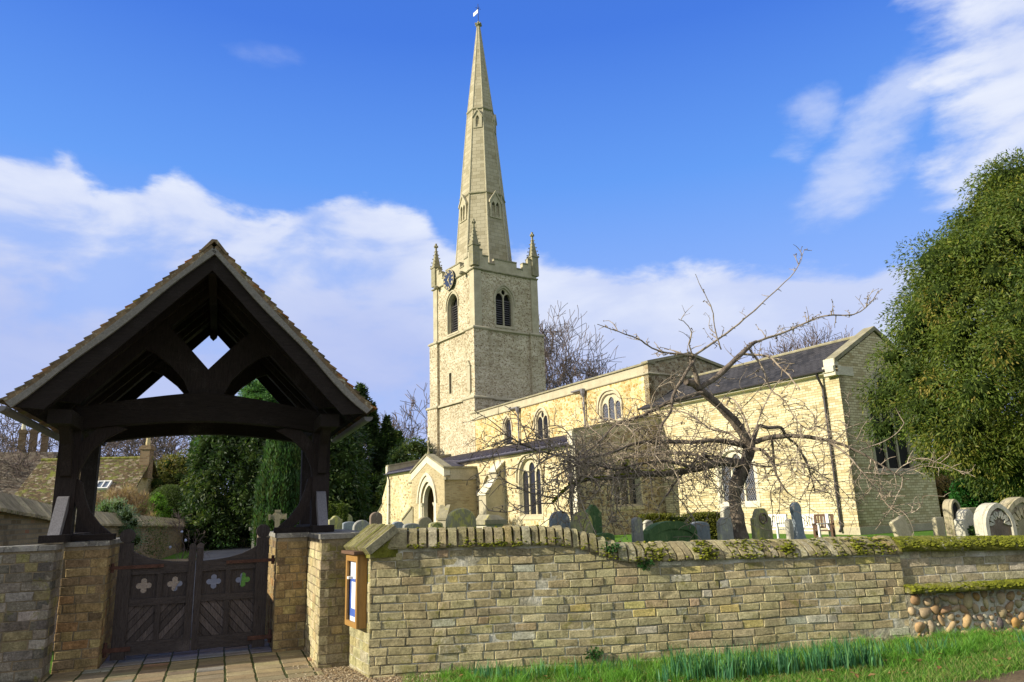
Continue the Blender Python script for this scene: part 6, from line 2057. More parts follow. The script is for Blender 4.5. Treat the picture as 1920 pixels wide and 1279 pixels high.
def far_belt():
    bl = []
    rs = random.Random(4)
    for i in range(150):
        a = R(-75 + i)
        d = 150 + rs.uniform(-12, 12)
        bl.append((math.sin(a) * d, math.cos(a) * d, 2.0, 5, 5, rs.uniform(3.5, 6)))
    o = foliage('distant_wood', bl, 40000, 1.0, 0.5, [((0.07, 0.06, 0.05), 3), ((0.05, 0.06, 0.03), 2), ((0.09, 0.075, 0.06), 2)], None, upz=.8, droop=0)
    tag(o, kind='stuff', label='distant grey brown wood on the skyline', cat='wood')
    mb = MB()
    for b in bl: mb.blob(b[:3], 1, sc=(b[3] * .9, b[4] * .9, b[5] * .85), sub=1)
    c = mb.build('distant_undergrowth', M['leafcore']); tag(c, kind='stuff', label='dark undergrowth within the distant wood', cat='wood')
far_belt()

# ---------------------------------------------------------------- apple tree
def apple_tree():
    Y0 = 13.0
    base = at(1388, 1010, Y0)
    root = empty('apple_tree', (base.x, base.y, ground_z(base.x, base.y)), 0, 'gnarled bare apple tree with drooping tangled twigs in front of the chancel', 'tree')
    o = Vector(root.location)
    rs = random.Random(77)
    tr = MB(Matrix.Translation(-o)); tw = MB(Matrix.Translation(-o)); sp = MB(Matrix.Translation(-o))
    limbs = []
    def limb(pts, dy0=0.0, dy1=0.0, k=1.0, n=None, sub=3, thick=True, twigs=1.0, droop=0.0):
        P, Rr = [], []
        m = len(pts)
        for i, (x, y, r) in enumerate(pts):
            f = i / (m - 1)
            Y = Y0 + dy0 + (dy1 - dy0) * f
            P.append(at(x, y, Y)); Rr.append((r * .72 if r > 11.5 else r * 0.68) * k * Y / FPX)
        # catmull-rom
        Q, S = [], []
        for i in range(m - 1):
            p0, p1, p2, p3 = P[max(i - 1, 0)], P[i], P[i + 1], P[min(i + 2, m - 1)]
            for s in range(sub):
                t = s / sub
                Q.append(0.5 * ((2 * p1) + (-p0 + p2) * t + (2 * p0 - 5 * p1 + 4 * p2 - p3) * t * t + (-p0 + 3 * p1 - 3 * p2 + p3) * t ** 3) + Vector((rs.uniform(-1, 1), rs.uniform(-1, 1), rs.uniform(-1, 1))) * 0.006)
                S.append(Rr[i] + (Rr[i + 1] - Rr[i]) * t)
        Q.append(P[-1]); S.append(Rr[-1])
        S = [s * rs.uniform(.9, 1.12) for s in S]
        big = max(S) > 0.03
        (tr if big else tw).tube(Q, S, 10 if big else 6)
        limbs.append((Q, S, twigs, droop))
        return Q
    # trunk and limbs, following the real tree's habit; depths spread through the crown
    tp = [(1392, 1030, 21), (1388, 1005, 19), (1384, 975, 16.5), (1378, 940, 16), (1382, 905, 17), (1396, 872, 16), (1404, 845, 15), (1408, 825, 13)]
    limb(tp, 0, 0, twigs=0.15)
    limb([(1404, 836, 13), (1385, 800, 12), (1352, 765, 11), (1322, 738, 10), (1300, 720, 10), (1286, 716, 9)], 0, -0.5, twigs=.4)
    limb([(1311, 730, 8), (1305, 705, 6.5), (1297, 682, 6), (1297, 668, 5)], -.4, -.6, twigs=.5)
    limb([(1312, 727, 8), (1345, 706, 7.5), (1385, 668, 7), (1405, 650, 6), (1418, 640, 4)], -.4, 0.2, twigs=.8)
    limb([(1414, 643, 4), (1440, 633, 3.5), (1475, 622, 3), (1510, 606, 2.6), (1545, 592, 2.2), (1600, 590, 1.8), (1632, 568, 1.4), (1647, 545, 1)], .2, 1.2, twigs=1.2)
    limb([(1395, 664, 4), (1440, 668, 3), (1462, 688, 2.5), (1480, 705, 2.2), (1500, 732, 1.5)], .1, -.8)
    limb([(1405, 655, 3), (1430, 690, 2.6), (1445, 730, 2.4), (1470, 750, 2), (1495, 790, 1.8), (1518, 805, 1.4), (1535, 790, 1)], .1, -.6)
    limb([(1298, 668, 4), (1278, 664, 3), (1240, 660, 2.6), (1215, 648, 2.2), (1195, 635, 1.9), (1160, 622, 1.5), (1120, 608, .9)], -.6, -1.6)
    limb([(1300, 668, 4), (1340, 640, 3.2), (1375, 615, 2.7), (1405, 590, 2.2), (1432, 566, 2), (1462, 538, 1.7), (1488, 512, 1.3), (1500, 490, 1), (1508, 468, .7)], -.6, .6, twigs=.35)
    limb([(1352, 655, 2.4), (1345, 635, 2), (1338, 600, 1.8), (1336, 582, 1.6), (1322, 552, 1.2), (1310, 530, 1), (1304, 514, .8)], -.4, -.9, twigs=.4)
    limb([(1298, 665, 2.6), (1292, 645, 2.2), (1297, 625, 1.7), (1286, 606, 1.2), (1272, 598, .8)], -.6, -1.0, twigs=.6)
    limb([(1304, 672, 4.5), (1285, 700, 4.5), (1262, 742, 4.2), (1258, 770, 3.6), (1240, 800, 3), (1236, 840, 2.4), (1225, 880, 1.6)], -.6, -1.4)
    limb([(1316, 736, 6), (1285, 745, 5.5), (1250, 756, 5), (1215, 776, 4.3), (1180, 787, 3.6), (1150, 800, 3), (1122, 830, 2.6), (1098, 850, 2.2), (1080, 870, 1.5)], -.4, -1.8)
    limb([(1400, 838, 9), (1370, 830, 7), (1340, 826, 6), (1300, 829, 5.4), (1240, 829, 5), (1190, 832, 4.4), (1140, 850, 3.8), (1080, 858, 3.4), (1030, 850, 2.8), (1000, 842, 2.4), (965, 825, 1.8), (940, 812, 1)], 0, -1.9, twigs=1.5)
    limb([(1392, 872, 13), (1352, 866, 11), (1310, 878, 10), (1262, 886, 9), (1215, 888, 8), (1180, 884, 7), (1172, 868, 5)], 0, -1.6, twigs=1.5)
    limb([(1230, 888, 6), (1180, 892, 5.4), (1130, 897, 5), (1088, 903, 4.4), (1060, 918, 3.4), (1035, 945, 2)], -1.3, -2.2, twigs=1.5)
    limb([(1062, 915, 3), (1085, 905, 3), (1100, 880, 2.5), (1060, 850, 2), (1010, 870, 1.8), (985, 905, 1.3)], -2.2, -2.4)
    limb([(1300, 878, 5), (1250, 865, 4), (1200, 870, 3.5), (1150, 880, 3), (1110, 868, 2.4), (1070, 875, 2), (1040, 900, 1.4)], -.8, -2.6, twigs=1.6)
    limb([(1340, 866, 5), (1290, 850, 4.4), (1240, 852, 4), (1180, 856, 3.4), (1130, 876, 2.6), (1100, 900, 2)], -.4, .8, twigs=1.6)
    limb([(1395, 866, 6), (1350, 858, 4.5), (1320, 855, 3.6), (1305, 862, 3), (1270, 900, 2.5), (1250, 930, 2)], 0, -1.0, twigs=1.2)
    limb([(1412, 830, 8), (1445, 820, 6.5), (1500, 818, 5.6), (1550, 826, 4.6), (1585, 836, 3.8), (1630, 858, 2.8), (1665, 880, 2.2), (1702, 900, 1.2)], 0, -.9, twigs=.9)
    limb([(1552, 827, 3.4), (1588, 852, 2.6), (1618, 888, 2.2), (1645, 918, 1.8), (1662, 945, 1.3), (1690, 968, .9)], -.5, -1.2, twigs=.8)
    limb([(1412, 828, 7), (1422, 800, 5.4), (1440, 802, 5), (1465, 802, 4.4), (1474, 818, 4), (1495, 836, 3.4), (1508, 860, 2.6), (1520, 890, 2), (1528, 925, 1.4)], .1, .7, twigs=1.2)
    limb([(1410, 842, 5), (1432, 846, 4), (1450, 872, 3.4), (1460, 900, 2.6), (1478, 925, 1.8)], -.2, -.9, twigs=1.2)
    limb([(1448, 820, 3.4), (1450, 845, 3.6), (1452, 880, 3.4), (1462, 900, 2.4)], .1, .2, twigs=.5)
    limb([(1408, 832, 4), (1402, 800, 3), (1385, 762, 2.6), (1370, 747, 2.6), (1362, 760, 2)], .2, .9, twigs=.9)
    limb([(1400, 836, 4), (1365, 812, 3.4), (1335, 805, 3), (1310, 790, 2.6), (1280, 772, 2.2), (1240, 772, 1.6)], .1, 1.2, twigs=1.2)
    limb([(1415, 812, 3), (1425, 780, 2.2), (1440, 745, 1.8), (1462, 712, 1.2)], .2, .8, twigs=.8)
    limb([(1398, 868, 3), (1440, 875, 2.4), (1500, 868, 2), (1540, 890, 1.6), (1560, 925, 1.1)], 0, -1.4, twigs=1.4)
    # twigs
    def twig(p, d, L, r, lv, dr):
        n = max(3, int(L / 0.08))
        pts, rad = [p], [r]
        cur = Vector((rs.gauss(0, 1), rs.gauss(0, 1), rs.gauss(0, 1))) * 0.13
        for i in range(n):
            d = (d + cur + Vector((rs.gauss(0, .10), rs.gauss(0, .10), rs.gauss(0, .10) - dr))).normalized()
            p = p + d * L / n
            pts.append(p); rad.append(r * (1 - 0.55 * (i + 1) / n))
            if rs.random() < 0.22: cur = Vector((rs.gauss(0, 1), rs.gauss(0, 1), rs.gauss(0, 1))) * 0.15
            if lv < 2 and rs.random() < 0.42:
                s = d.cross(Vector((rs.gauss(0, 1), rs.gauss(0, 1), rs.gauss(0, 1)))).normalized()
                twig(p, (d * .5 + s * .85 + Vector((0, 0, .15))).normalized(), L * rs.uniform(.15, .45), r * .7, lv + 1, dr * .5)
            elif rs.random() < 0.25:
                s = d.cross(Vector((rs.gauss(0, 1), rs.gauss(0, 1), rs.gauss(0, 1)))).normalized()
                q = p + s * rs.uniform(.012, .04)
                sp.tube([p, q], [r * .6, r * 0.75], 4); sp.blob(q, r * 1.25, jit=.2)
        tw.tube(pts, rad, 4, cap=False, col=(rs.uniform(.7, 1.3),) * 3)
        sp.blob(p, max(0.005, rad[-1] * 1.5), jit=.2)
    for Q, S, k, dr in limbs:
        L = sum((Q[i + 1] - Q[i]).length for i in range(len(Q) - 1))
        cnt = int(L * 11.5 * k)
        for _ in range(cnt):
            f = rs.uniform(0.08, 1.0) * (len(Q) - 1)
            i = min(len(Q) - 2, int(f)); p = Q[i].lerp(Q[i + 1], f - i)
            ax = (Q[i + 1] - Q[i]).normalized()
            s = ax.cross(Vector((rs.gauss(0, 1), rs.gauss(0, 1), rs.gauss(0, 1)))).normalized()
            px = p.z
            low = p.z < 3.1
            ln = rs.uniform(0.12, 1.35) if low else rs.uniform(0.06, 0.42)
            if rs.random() < 0.35: ln *= 0.4
            twig(p, (s + ax * .5 + Vector((0, 0, .2 if not low else 0.05))).normalized(), ln, rs.uniform(.0065, .0125), 0 if ln > .2 else 1, 0.045 if low else 0.0)
    tr.build('trunk', M['bark'], root, smooth=True)
    tw.build('branches', M['twig'], root, smooth=True)
    sp.build('buds', M['bark'], root)
    ms = MB(Matrix.Translation(-o))
    for Q, S, k, dr in limbs[14:16]:
        for _ in range(130):
            f = rs.uniform(.15, .98) * (len(Q) - 1); i = min(len(Q) - 2, int(f)); p = Q[i].lerp(Q[i + 1], f - i)
            a = rs.gauss(0, .5)
            ms.blob(p + Vector((math.sin(a) * .3, -abs(math.sin(a)) * .6, math.cos(a))) * S[i] * .95, rs.uniform(.012, .03), jit=.25, sc=(1.3, 1, .7))
    ms.build('moss', M['moss'], root)
apple_tree()
# ---------------------------------------------------------------- gravestones
def g_outline(kind, w, h):
    a = w / 2
    P = lambda n, f: [f(i / n) for i in range(n + 1)]
    if kind == 'round':
        s = h - a * 0.9
        return [(-a, 0), (a, 0), (a, s)] + [(a * math.cos(t), s + (h - s) * math.sin(t)) for t in [math.pi * i / 12 for i in range(1, 12)]] + [(-a, s)]
    if kind == 'low':
        s = h - a * 0.35
        return [(-a, 0), (a, 0), (a, s)] + [(a * math.cos(t), s + (h - s) * math.sin(t)) for t in [math.pi * i / 12 for i in range(1, 12)]] + [(-a, s)]
    if kind == 'shoulder':
        s = h - a * 0.75; k = a * 0.70
        return [(-a, 0), (a, 0), (a, s), (a * .86, s + .015), (k, s)] + [(k * math.cos(t), s + (h - s) * math.sin(t)) for t in [math.pi * i / 10 for i in range(1, 10)]] + [(-k, s), (-a * .86, s + .015), (-a, s)]
    if kind == 'keyhole':
        s = h * 0.62; k = a * 0.62
        c = h - k
        return [(-a, 0), (a, 0), (a, s), (a * .70, s + .02), (k * .85, s + .10)] + [(k * math.cos(t), c + k * math.sin(t)) for t in [-.5 + (math.pi + 1) * i / 12 for i in range(13)]] + [(-k * .85, s + .10), (-a * .70, s + .02), (-a, s)]
    if kind == 'gothic':
        return arch(0, w, 0, h - a * 1.05, h, 7)
    if kind == 'gable':
        return [(-a, 0), (a, 0), (a, h - a * .8), (a * .8, h - a * .75), (a * .75, h - a * .62), (0.03, h), (-0.03, h), (-a * .75, h - a * .62), (-a * .8, h - a * .75), (-a, h - a * .8)]
    if kind == 'ogee':
        s = h - a * 0.55
        r = [(a, s), (a * .88, s + a * .02), (a * .66, s + a * .10), (a * .45, s + a * .35), (a * .2, s + a * .52), (0, h)]
        return [(-a, 0), (a, 0)] + r + [(-x, z) for x, z in r[:-1]][::-1]
    if kind == 'scroll':
        s = h - a * 0.9
        r = [(a, s), (a * .98, s + a * .10), (a * .80, s + a * .16), (a * .72, s + a * .30), (a * .62, s + a * .55), (a * .40, s + a * .80), (a * .15, h - .01)]
        return [(-a, 0), (a, 0)] + r + [(-x, z) for x, z in r][::-1]
    return [(-a, 0), (a, 0), (a, h - .02), (a * .9, h), (-a * .9, h), (-a, h - .02)]
M['g_tan2'] = gravemat('light_tan_stone', (0.38, 0.33, 0.20), (0.56, 0.50, 0.33), (0.26, 0.25, 0.12), 0.64)
def grave(px, top, wpx, Y, kind, mat, label, th=0.10, lean=0.0, tilt=0.0, az=150.0, panel=None, group=None, name='gravestone'):
    p = at(px, top, Y)
    g = ground_z(p.x, p.y)
    h = p.z - g
    phi = math.degrees(math.atan2(p.x, p.y))
    vis = abs(math.cos(R(phi - (az - 180))))
    # apparent width includes the lit edge
    w = max(0.12, (wpx * Y / FPX - th * abs(math.sin(R(phi - (az - 180))))) / vis)
    root = empty(name, (p.x, p.y, g), R(180 - az), label, 'gravestone', group)
    root.rotation_euler = (R(tilt), R(lean), R(180 - az))
    b = MB()
    h += 0.12
    o = [(x, z - 0.12) for x, z in g_outline(kind, w, h)]
    n = len(o)
    e = 0.012
    cx, cz = 0, h * .5
    ins = [(x - e * (1 if x > 0 else -1 if x < 0 else 0), z - e * (1 if z > 0.1 else 0)) for x, z in o]
    v = [(x, -th / 2, z) for x, z in ins] + [(x, -th / 2 + e, z) for x, z in o] + [(x, th / 2 - e, z) for x, z in o] + [(x, th / 2, z) for x, z in ins]
    f = [(k * n + i, k * n + (i + 1) % n, (k + 1) * n + (i + 1) % n, (k + 1) * n + i) for k in range(3) for i in range(n)]
    tri = tessellate_polygon([[Vector((x, z, 0)) for x, z in ins]])
    f += [tuple(t) for t in tri] + [tuple(3 * n + i for i in t) for t in tri]
    b.add(v, f)
    b.build('headstone', M[mat], root)
    if panel: panel(root, w, h - 0.12, th, mat)
    return root
def medallion(root, w, h, th, mat):
    b = MB()
    r = w * 0.22
    ring = [(r * math.cos(t), h - w * .42 + r * math.sin(t)) for t in [2 * math.pi * i / 20 for i in range(20)]]
    r2 = r * .78
    rin = [(r2 * math.cos(t), h - w * .42 + r2 * math.sin(t)) for t in [2 * math.pi * i / 20 for i in range(20)]]
    b.plate(lambda u, v, d: (u, -th / 2 - d, v), ring, [rin], 0.03, 0.0)
    b.blob((0, -th / 2, h - w * .42), r * .5, sc=(1, .4, 1.1), sub=2)
    b.build('medallion', M['g_brown'], root)
def recess(colmat, k=0.78, cusp=False, d=0.05):
    def f(root, w, h, th, mat):
        b = MB()
        fn = lambda u, v, dd: (u, -th / 2 - dd, v)
        out = arch(0, w, -0.05, h - w * .62, h, 8)
        inn = arch(0, w * k, 0.02, h - w * .60, h - w * (1 - k) * .6, 8)
        b.plate(fn, out, [inn], d, 0.0)
        if cusp:
            zc = h - w * .62; r = w * k * .5
            for i in range(5):
                t = math.pi * (0.12 + 0.76 * i / 4)
                c = Vector((math.cos(t) * r * .86, zc + math.sin(t) * r * .98))
                n = Vector((-math.cos(t), -math.sin(t)))
                s = Vector((-n.y, n.x))
                for sg in (-1, 1):
                    q = [c + s * sg * r * .05, c + s * sg * r * .33 - n * r * .05, c + s * sg * r * .24 + n * r * .20, c + s * sg * r * .02 + n * r * .42]
                    b.prism([fn(p.x, p.y, d * .8) for p in q], (0, d * .8, 0))
        b.build('carved_border', M[mat], root)
        if colmat:
            b = MB(); b.plate(fn, arch(0, w * k * .99, 0.02, h - w * .60, h - w * (1 - k) * .6, 8), [], 0.004, 0.0); b.build('inscription_panel', M[colmat], root)
    return f
def moulded(root, w, h, th, mat):
    b = MB()
    o = g_outline('low', w * .99, h); i_ = g_outline('low', w * .88, h * .90)
    b.plate(lambda u, v, d: (u, -th / 2 - d, v), o, [i_], 0.03, 0.0); b.build('moulded_border', M['g_green'], root)
def ivy(root, w, h, th, mat):
    bl = [(0.02, -th / 2 - .02, h * .30, .10, .04, .16), (0.0, -th / 2 - .02, h * .55, .09, .04, .14), (-.05, -th / 2 - .02, h * .72, .07, .04, .10)]
    foliage('ivy', bl, 900, .045, .035, [((0.03, 0.07, 0.02), 1), ((0.05, 0.10, 0.03), 1)], root, shell=(.3, 1.1))
G = [
 (629, 967, 26, 15.5, 'ogee', 'g_olive', 'olive headstone with pointed top, first stone right of the lychgate post', {}),
 (655, 978, 27, 17.0, 'low', 'g_blue', 'pale blue grey headstone between two dark rounded ones near the lychgate post', {}),
 (678, 975, 33, 14.5, 'round', 'g_grey', 'dark rounded headstone directly above the sloping mossy coping tiles', {}),
 (651, 964, 20, 24.0, 'round', 'g_olive', 'small golden olive headstone behind the pale blue grey one', {}),
 (699, 977, 16, 18.0, 'round', 'g_green', 'small dark headstone tucked between the dark rounded and tall brown stones', {}),
 (705, 960, 24, 17.5, 'round', 'g_brown', 'tall reddish brown rounded headstone in front of the stepped buttress', {}),
 (743, 977, 38, 15.5, 'scroll', 'g_blue', 'broad slate blue headstone with a wavy top left of the porch', {'tilt': 3}),
 (771, 981, 32, 14.5, 'low', 'g_grey', 'mossy low headstone with a white left corner in front of the porch', {}),
 (791, 969, 29, 16.5, 'round', 'g_tan', 'speckled lichened round headstone in front of the porch doorway', {'lean': 3}),
 (817, 979, 27, 15.0, 'low', 'g_olive', 'small olive headstone with pale border just left of the big olive one', {'panel': 'border'}),
 (819, 991, 32, 12.5, 'low', 'g_white', 'white topped low stone peeping above the coping under the small olive headstone', {}),
 (864, 953, 57, 12.5, 'round', 'g_olive', 'very wide yellow green lichened headstone beside the chest tomb', {'th': .13}),
 (1053, 958, 40, 12.0, 'round', 'g_blue', 'blue grey rounded headstone where the coping slopes down', {'th': .11, 'lean': -2}),
 (1089, 959, 42, 11.5, 'round', 'g_olive', 'yellow green tall headstone with pale left edge beside the blue grey one', {'th': .10}),
 (1110, 946, 34, 13.2, 'gable', 'g_green', 'dark green pointed headstone standing behind the yellow green one', {}),
 (1131, 999, 42, 12.0, 'low', 'g_green', 'low green stained arched stone just clear of the sloping coping', {}),
 (1193, 970, 23, 12.5, 'round', 'g_grey', 'narrow grey headstone with a bright white left edge', {'th': .10}),
 (1254, 977, 96, 13.0, 'low', 'g_green', 'very broad deep green curved tombstone in front of the mossy hedge', {'th': .16, 'panel': 'moulded'}),
 (1214, 975, 22, 15.2, 'round', 'g_white', 'white round topped stone half hidden behind the broad green tombstone', {}),
 (1309, 978, 40, 14.0, 'low', 'g_blue', 'blue green headstone right of the broad green tombstone', {}),
 (1357, 970, 30, 12.2, 'round', 'g_grey', 'grey green rounded headstone with pale edge left of the apple trunk', {'th': .09}),
 (1362, 949, 26, 14.5, 'round', 'g_white', 'taller pale edged headstone behind the apple trunk', {'th': .10}),
 (1424, 952, 38, 13.2, 'scroll', 'g_olive', 'headstone with curled shoulders and a carved medallion right of the apple trunk', {'th': .10, 'panel': 'medallion'}),
 (1497, 941, 31, 13.0, 'keyhole', 'g_blue', 'tall blue grey headstone with narrow round head in front of the white bench', {'th': .08, 'lean': -4}),
 (1478, 973, 15, 13.8, 'round', 'g_white', 'narrow white headstone left of the tall blue grey one', {}),
 (1694, 982, 26, 13.5, 'round', 'g_tan2', 'small low rounded headstone at the foot of the shaded chancel end', {'th': .17}),
 (1718, 964, 28, 13.0, 'rect', 'g_tan2', 'tan headstone leaning heavily left', {'th': .08, 'lean': -17, 'tilt': -6}),
 (1757, 970, 21, 14.0, 'rect', 'g_tan2', 'narrow square topped headstone between the leaning stone and the tall dark one', {'th': .09}),
 (1779, 936, 26, 15.5, 'gothic', 'g_tan', 'tall slim headstone with a dark pointed recess', {'th': .14, 'panel': 'darkrecess'}),
 (1807, 955, 38, 13.0, 'shoulder', 'g_white', 'pale headstone hung with ivy left of the ornate one', {'th': .16, 'panel': 'ivy'}),
 (1816, 952, 30, 15.0, 'rect', 'g_tan', 'square tan block stone behind the ivy hung headstone', {'th': .2}),
 (1855, 943, 60, 12.0, 'gothic', 'g_white', 'ornate cream arched headstone with cusped carving and stained panel', {'th': .18, 'panel': 'cusped', 'az': 165}),
 (1902, 932, 78, 12.8, 'gothic', 'g_tan', 'large tan pointed headstone with leaf carving at the right edge', {'th': .18, 'panel': 'plainrecess', 'az': 165}),
]
PAN = {'medallion': medallion, 'moulded': moulded, 'ivy': ivy, 'cusped': recess('g_brown', .78, True), 'plainrecess': recess(None, .84, True, .04), 'darkrecess': recess('dark', .72), 'border': recess(None, .85, False, .02)}
for px, top, w, Y, kind, mat, lab, kw in G:
    kw = dict(kw)
    if 'panel' in kw: kw['panel'] = PAN[kw['panel']]
    grave(px, top, w, Y, kind, mat, lab, group='gravestones in the churchyard', **kw)

def cross(px, top, Y, h_arm, w_arm, th, label, mat, ring):
    p = at(px, top, Y); g = ground_z(p.x, p.y)
    root = empty('stone_cross', (p.x, p.y, g), R(180 - 165), label, 'cross', 'stone crosses by the path')
    H = p.z - g
    b = MB()
    b.bar((0, 0, 0.3), (0, 0, H), th * 1.5, th, up=(0, 1, 0), w2=th * 1.05, h2=th * .8)
    za = H - w_arm * .75
    b.box(-w_arm, w_arm, -th * .42, th * .42, za - th * .5, za + th * .5)
    for s in (-1, 1): b.box(s * w_arm - .02, s * w_arm + .02, -th * .5, th * .5, za - th * .65, za + th * .65)
    b.box(-th * .65, th * .65, -th * .5, th * .5, H - .02, H + .02)
    b.build('cross_shaft', M[mat], root)
    if ring:
        b = MB(); n = 20
        o = [(w_arm * .68 * math.cos(2 * math.pi * i / n), za + w_arm * .68 * math.sin(2 * math.pi * i / n)) for i in range(n)]
        q = [(w_arm * .50 * math.cos(2 * math.pi * i / n), za + w_arm * .50 * math.sin(2 * math.pi * i / n)) for i in range(n)]
        b.plate(lambda u, v, d: (u, -d, v), o, [q], th * .25, -th * .25, back=True); b.build('ring', M[mat], root)
    b = MB(); b.box(-th * 2.6, th * 2.6, -th * 2.2, th * 2.2, 0, .14); b.box(-th * 1.8, th * 1.8, -th * 1.5, th * 1.5, .14, .32); b.build('plinth', M[mat], root)
cross(521, 958, 14.5, 0, .15, .085, 'tall weathered stone cross standing before the columnar yew', 'g_tan', True)
cross(477, 985, 24, 0, .14, .08, 'small distant stone cross at the corner of the lawn', 'g_white', False)
grave(494, 991, 21, 17, 'round', 'g_brown', 'reddish grey rounded headstone between the two stone crosses', group='gravestones in the churchyard')

def chest_tomb():
    p = at(918, 985, 15.5); g = ground_z(p.x, p.y)
    root = empty('chest_tomb', (p.x, p.y, g), R(30), 'stone chest tomb with broken lichened lid in front of the aisle buttress', 'tomb')
    h = at(918, 972, 15.5).z - g
    b = MB(); b.box(-.20, .20, -.24, .24, 0, h - .12); b.build('chest', M['g_white'], root)
    b = MB(); b.box(-.26, .26, -.30, .30, h - .12, h - .03); b.prism([(-.22, -.27, h - .028), (.22, -.27, h - .028), (.12, -.2, h + .06), (-.1, -.2, h + .08)], (0, .5, 0)); b.build('lid', M['coping_old'], root)
chest_tomb()

def bench(px, Y, label, rz, L=1.45, name='garden_bench', mat='white'):
    p = at(px, 1000, Y); g = ground_z(p.x, p.y)
    root = empty(name, (p.x, p.y, g), rz, label, 'bench')
    b = MB()
    for i in range(4): b.box(-L / 2, L / 2, -.24 + i * .12, -.15 + i * .12, .42, .445)
    b.build('seat', M[mat], root)
    b = MB()
    b.box(-L / 2, L / 2, .22, .26, .86, .92); b.box(-L / 2, L / 2, .22, .26, .50, .54)
    x = -L / 2 + .06
    while x < L / 2 - .05: b.box(x, x + .05, .225, .245, .54, .86); x += .095
    b.build('backrest', M[mat], root)
    for s in (-1, 1):
        for y, z in ((-.24, .62), (.24, .92)):
            b = MB(); b.box(s * L / 2 - .03, s * L / 2 + .03, y - .03, y + .03, 0, z); b.build('leg', M[mat], root)
        b = MB(); b.box(s * L / 2 - .035, s * L / 2 + .035, -.30, .22, .62, .65); b.build('armrest', M[mat], root)
bench(1448, 25.5, 'white painted bench against the chancel wall left of the tall blue grey headstone', R(-60), .9, mat='white')
bench(1516, 23.5, 'pale slatted bench by the chancel wall right of the tall blue grey headstone', R(-60), 1.2, mat='white')
bench(1546, 23.0, 'small brown wooden bench end beside the iron downpipe', R(-30), .5, mat='oakdark')

# ---------------------------------------------------------------- left boundary wall
def boundary_wall():
    A = Vector((-7.25, 9.5, 0)); B = Vector((-17.25, 40.0, 0))
    d = (B - A).normalized(); n = Vector((d.y, -d.x, 0)); L = (B - A).length
    root = empty('boundary_wall', tuple(A), 0, 'long old brick wall with sloping tiled coping running back along the left of the path', 'wall')
    zt = lambda s: 1.98 - 0.052 * min(s, 6) - 0.0125 * max(0, s - 6)
    inv = Matrix.Translation(-A)
    mb = MB(inv)
    N = 40
    for i in range(N):
        s0, s1 = L * i / N, L * (i + 1) / N
        p, q = A + d * s0, A + d * s1
        mb.add([p + Vector((0, 0, -.1)), q + Vector((0, 0, -.1)), q + Vector((0, 0, zt(s1))), p + Vector((0, 0, zt(s0))), p - n * .35 + Vector((0, 0, -.1)), q - n * .35 + Vector((0, 0, -.1)), q - n * .35 + Vector((0, 0, zt(s1))), p - n * .35 + Vector((0, 0, zt(s0)))], [(0, 1, 2, 3), (4, 5, 6, 7), (2, 3, 7, 6)])
    e = A + d * L
    mb.add([e + Vector((0, 0, -.1)), e - n * .35 + Vector((0, 0, -.1)), e - n * .35 + Vector((0, 0, zt(L))), e + Vector((0, 0, zt(L)))], [(0, 1, 2, 3)])
    mb.build('brickwork', bricktex('old_garden_brick', (0.20, 0.145, 0.08), (0.34, 0.26, 0.15), (0.25, 0.21, 0.14), bw=.24, bh=.08, ms=.012, bstr=1.0, odd=(0.30, 0.15, 0.08), stain=((0.13, 0.11, 0.07), .58)), root)
    mb = MB(inv)
    s = 0.0
    while s < L:
        w = random.uniform(.15, .22)
        z = zt(s)
        c = (random.uniform(.75, 1.3),) * 3
        p, q = A + d * s, A + d * (s + w - .01)
        h = 0.30
        for (o0, z0), (o1, z1) in (((0.09, 0.0), (-.17, h)), ((-.17, h), (-.43, 0.02))):
            j = random.uniform(-.008, .008)
            v = [p + n * o0, q + n * o0, q + n * o1, p + n * o1]
            zz = [z0, z0, z1, z1]
            v = [a + Vector((0, 0, z + b + j)) for a, b in zip(v, zz)]
            v2 = [a + Vector((0, 0, -.05)) for a in v]
            mb.add(v + v2, [(0, 1, 2, 3), (4, 5, 6, 7), (0, 1, 5, 4), (1, 2, 6, 5), (0, 3, 7, 4)], c)
        s += w
    mb.build('coping', M['coping_tile'], root)
boundary_wall()

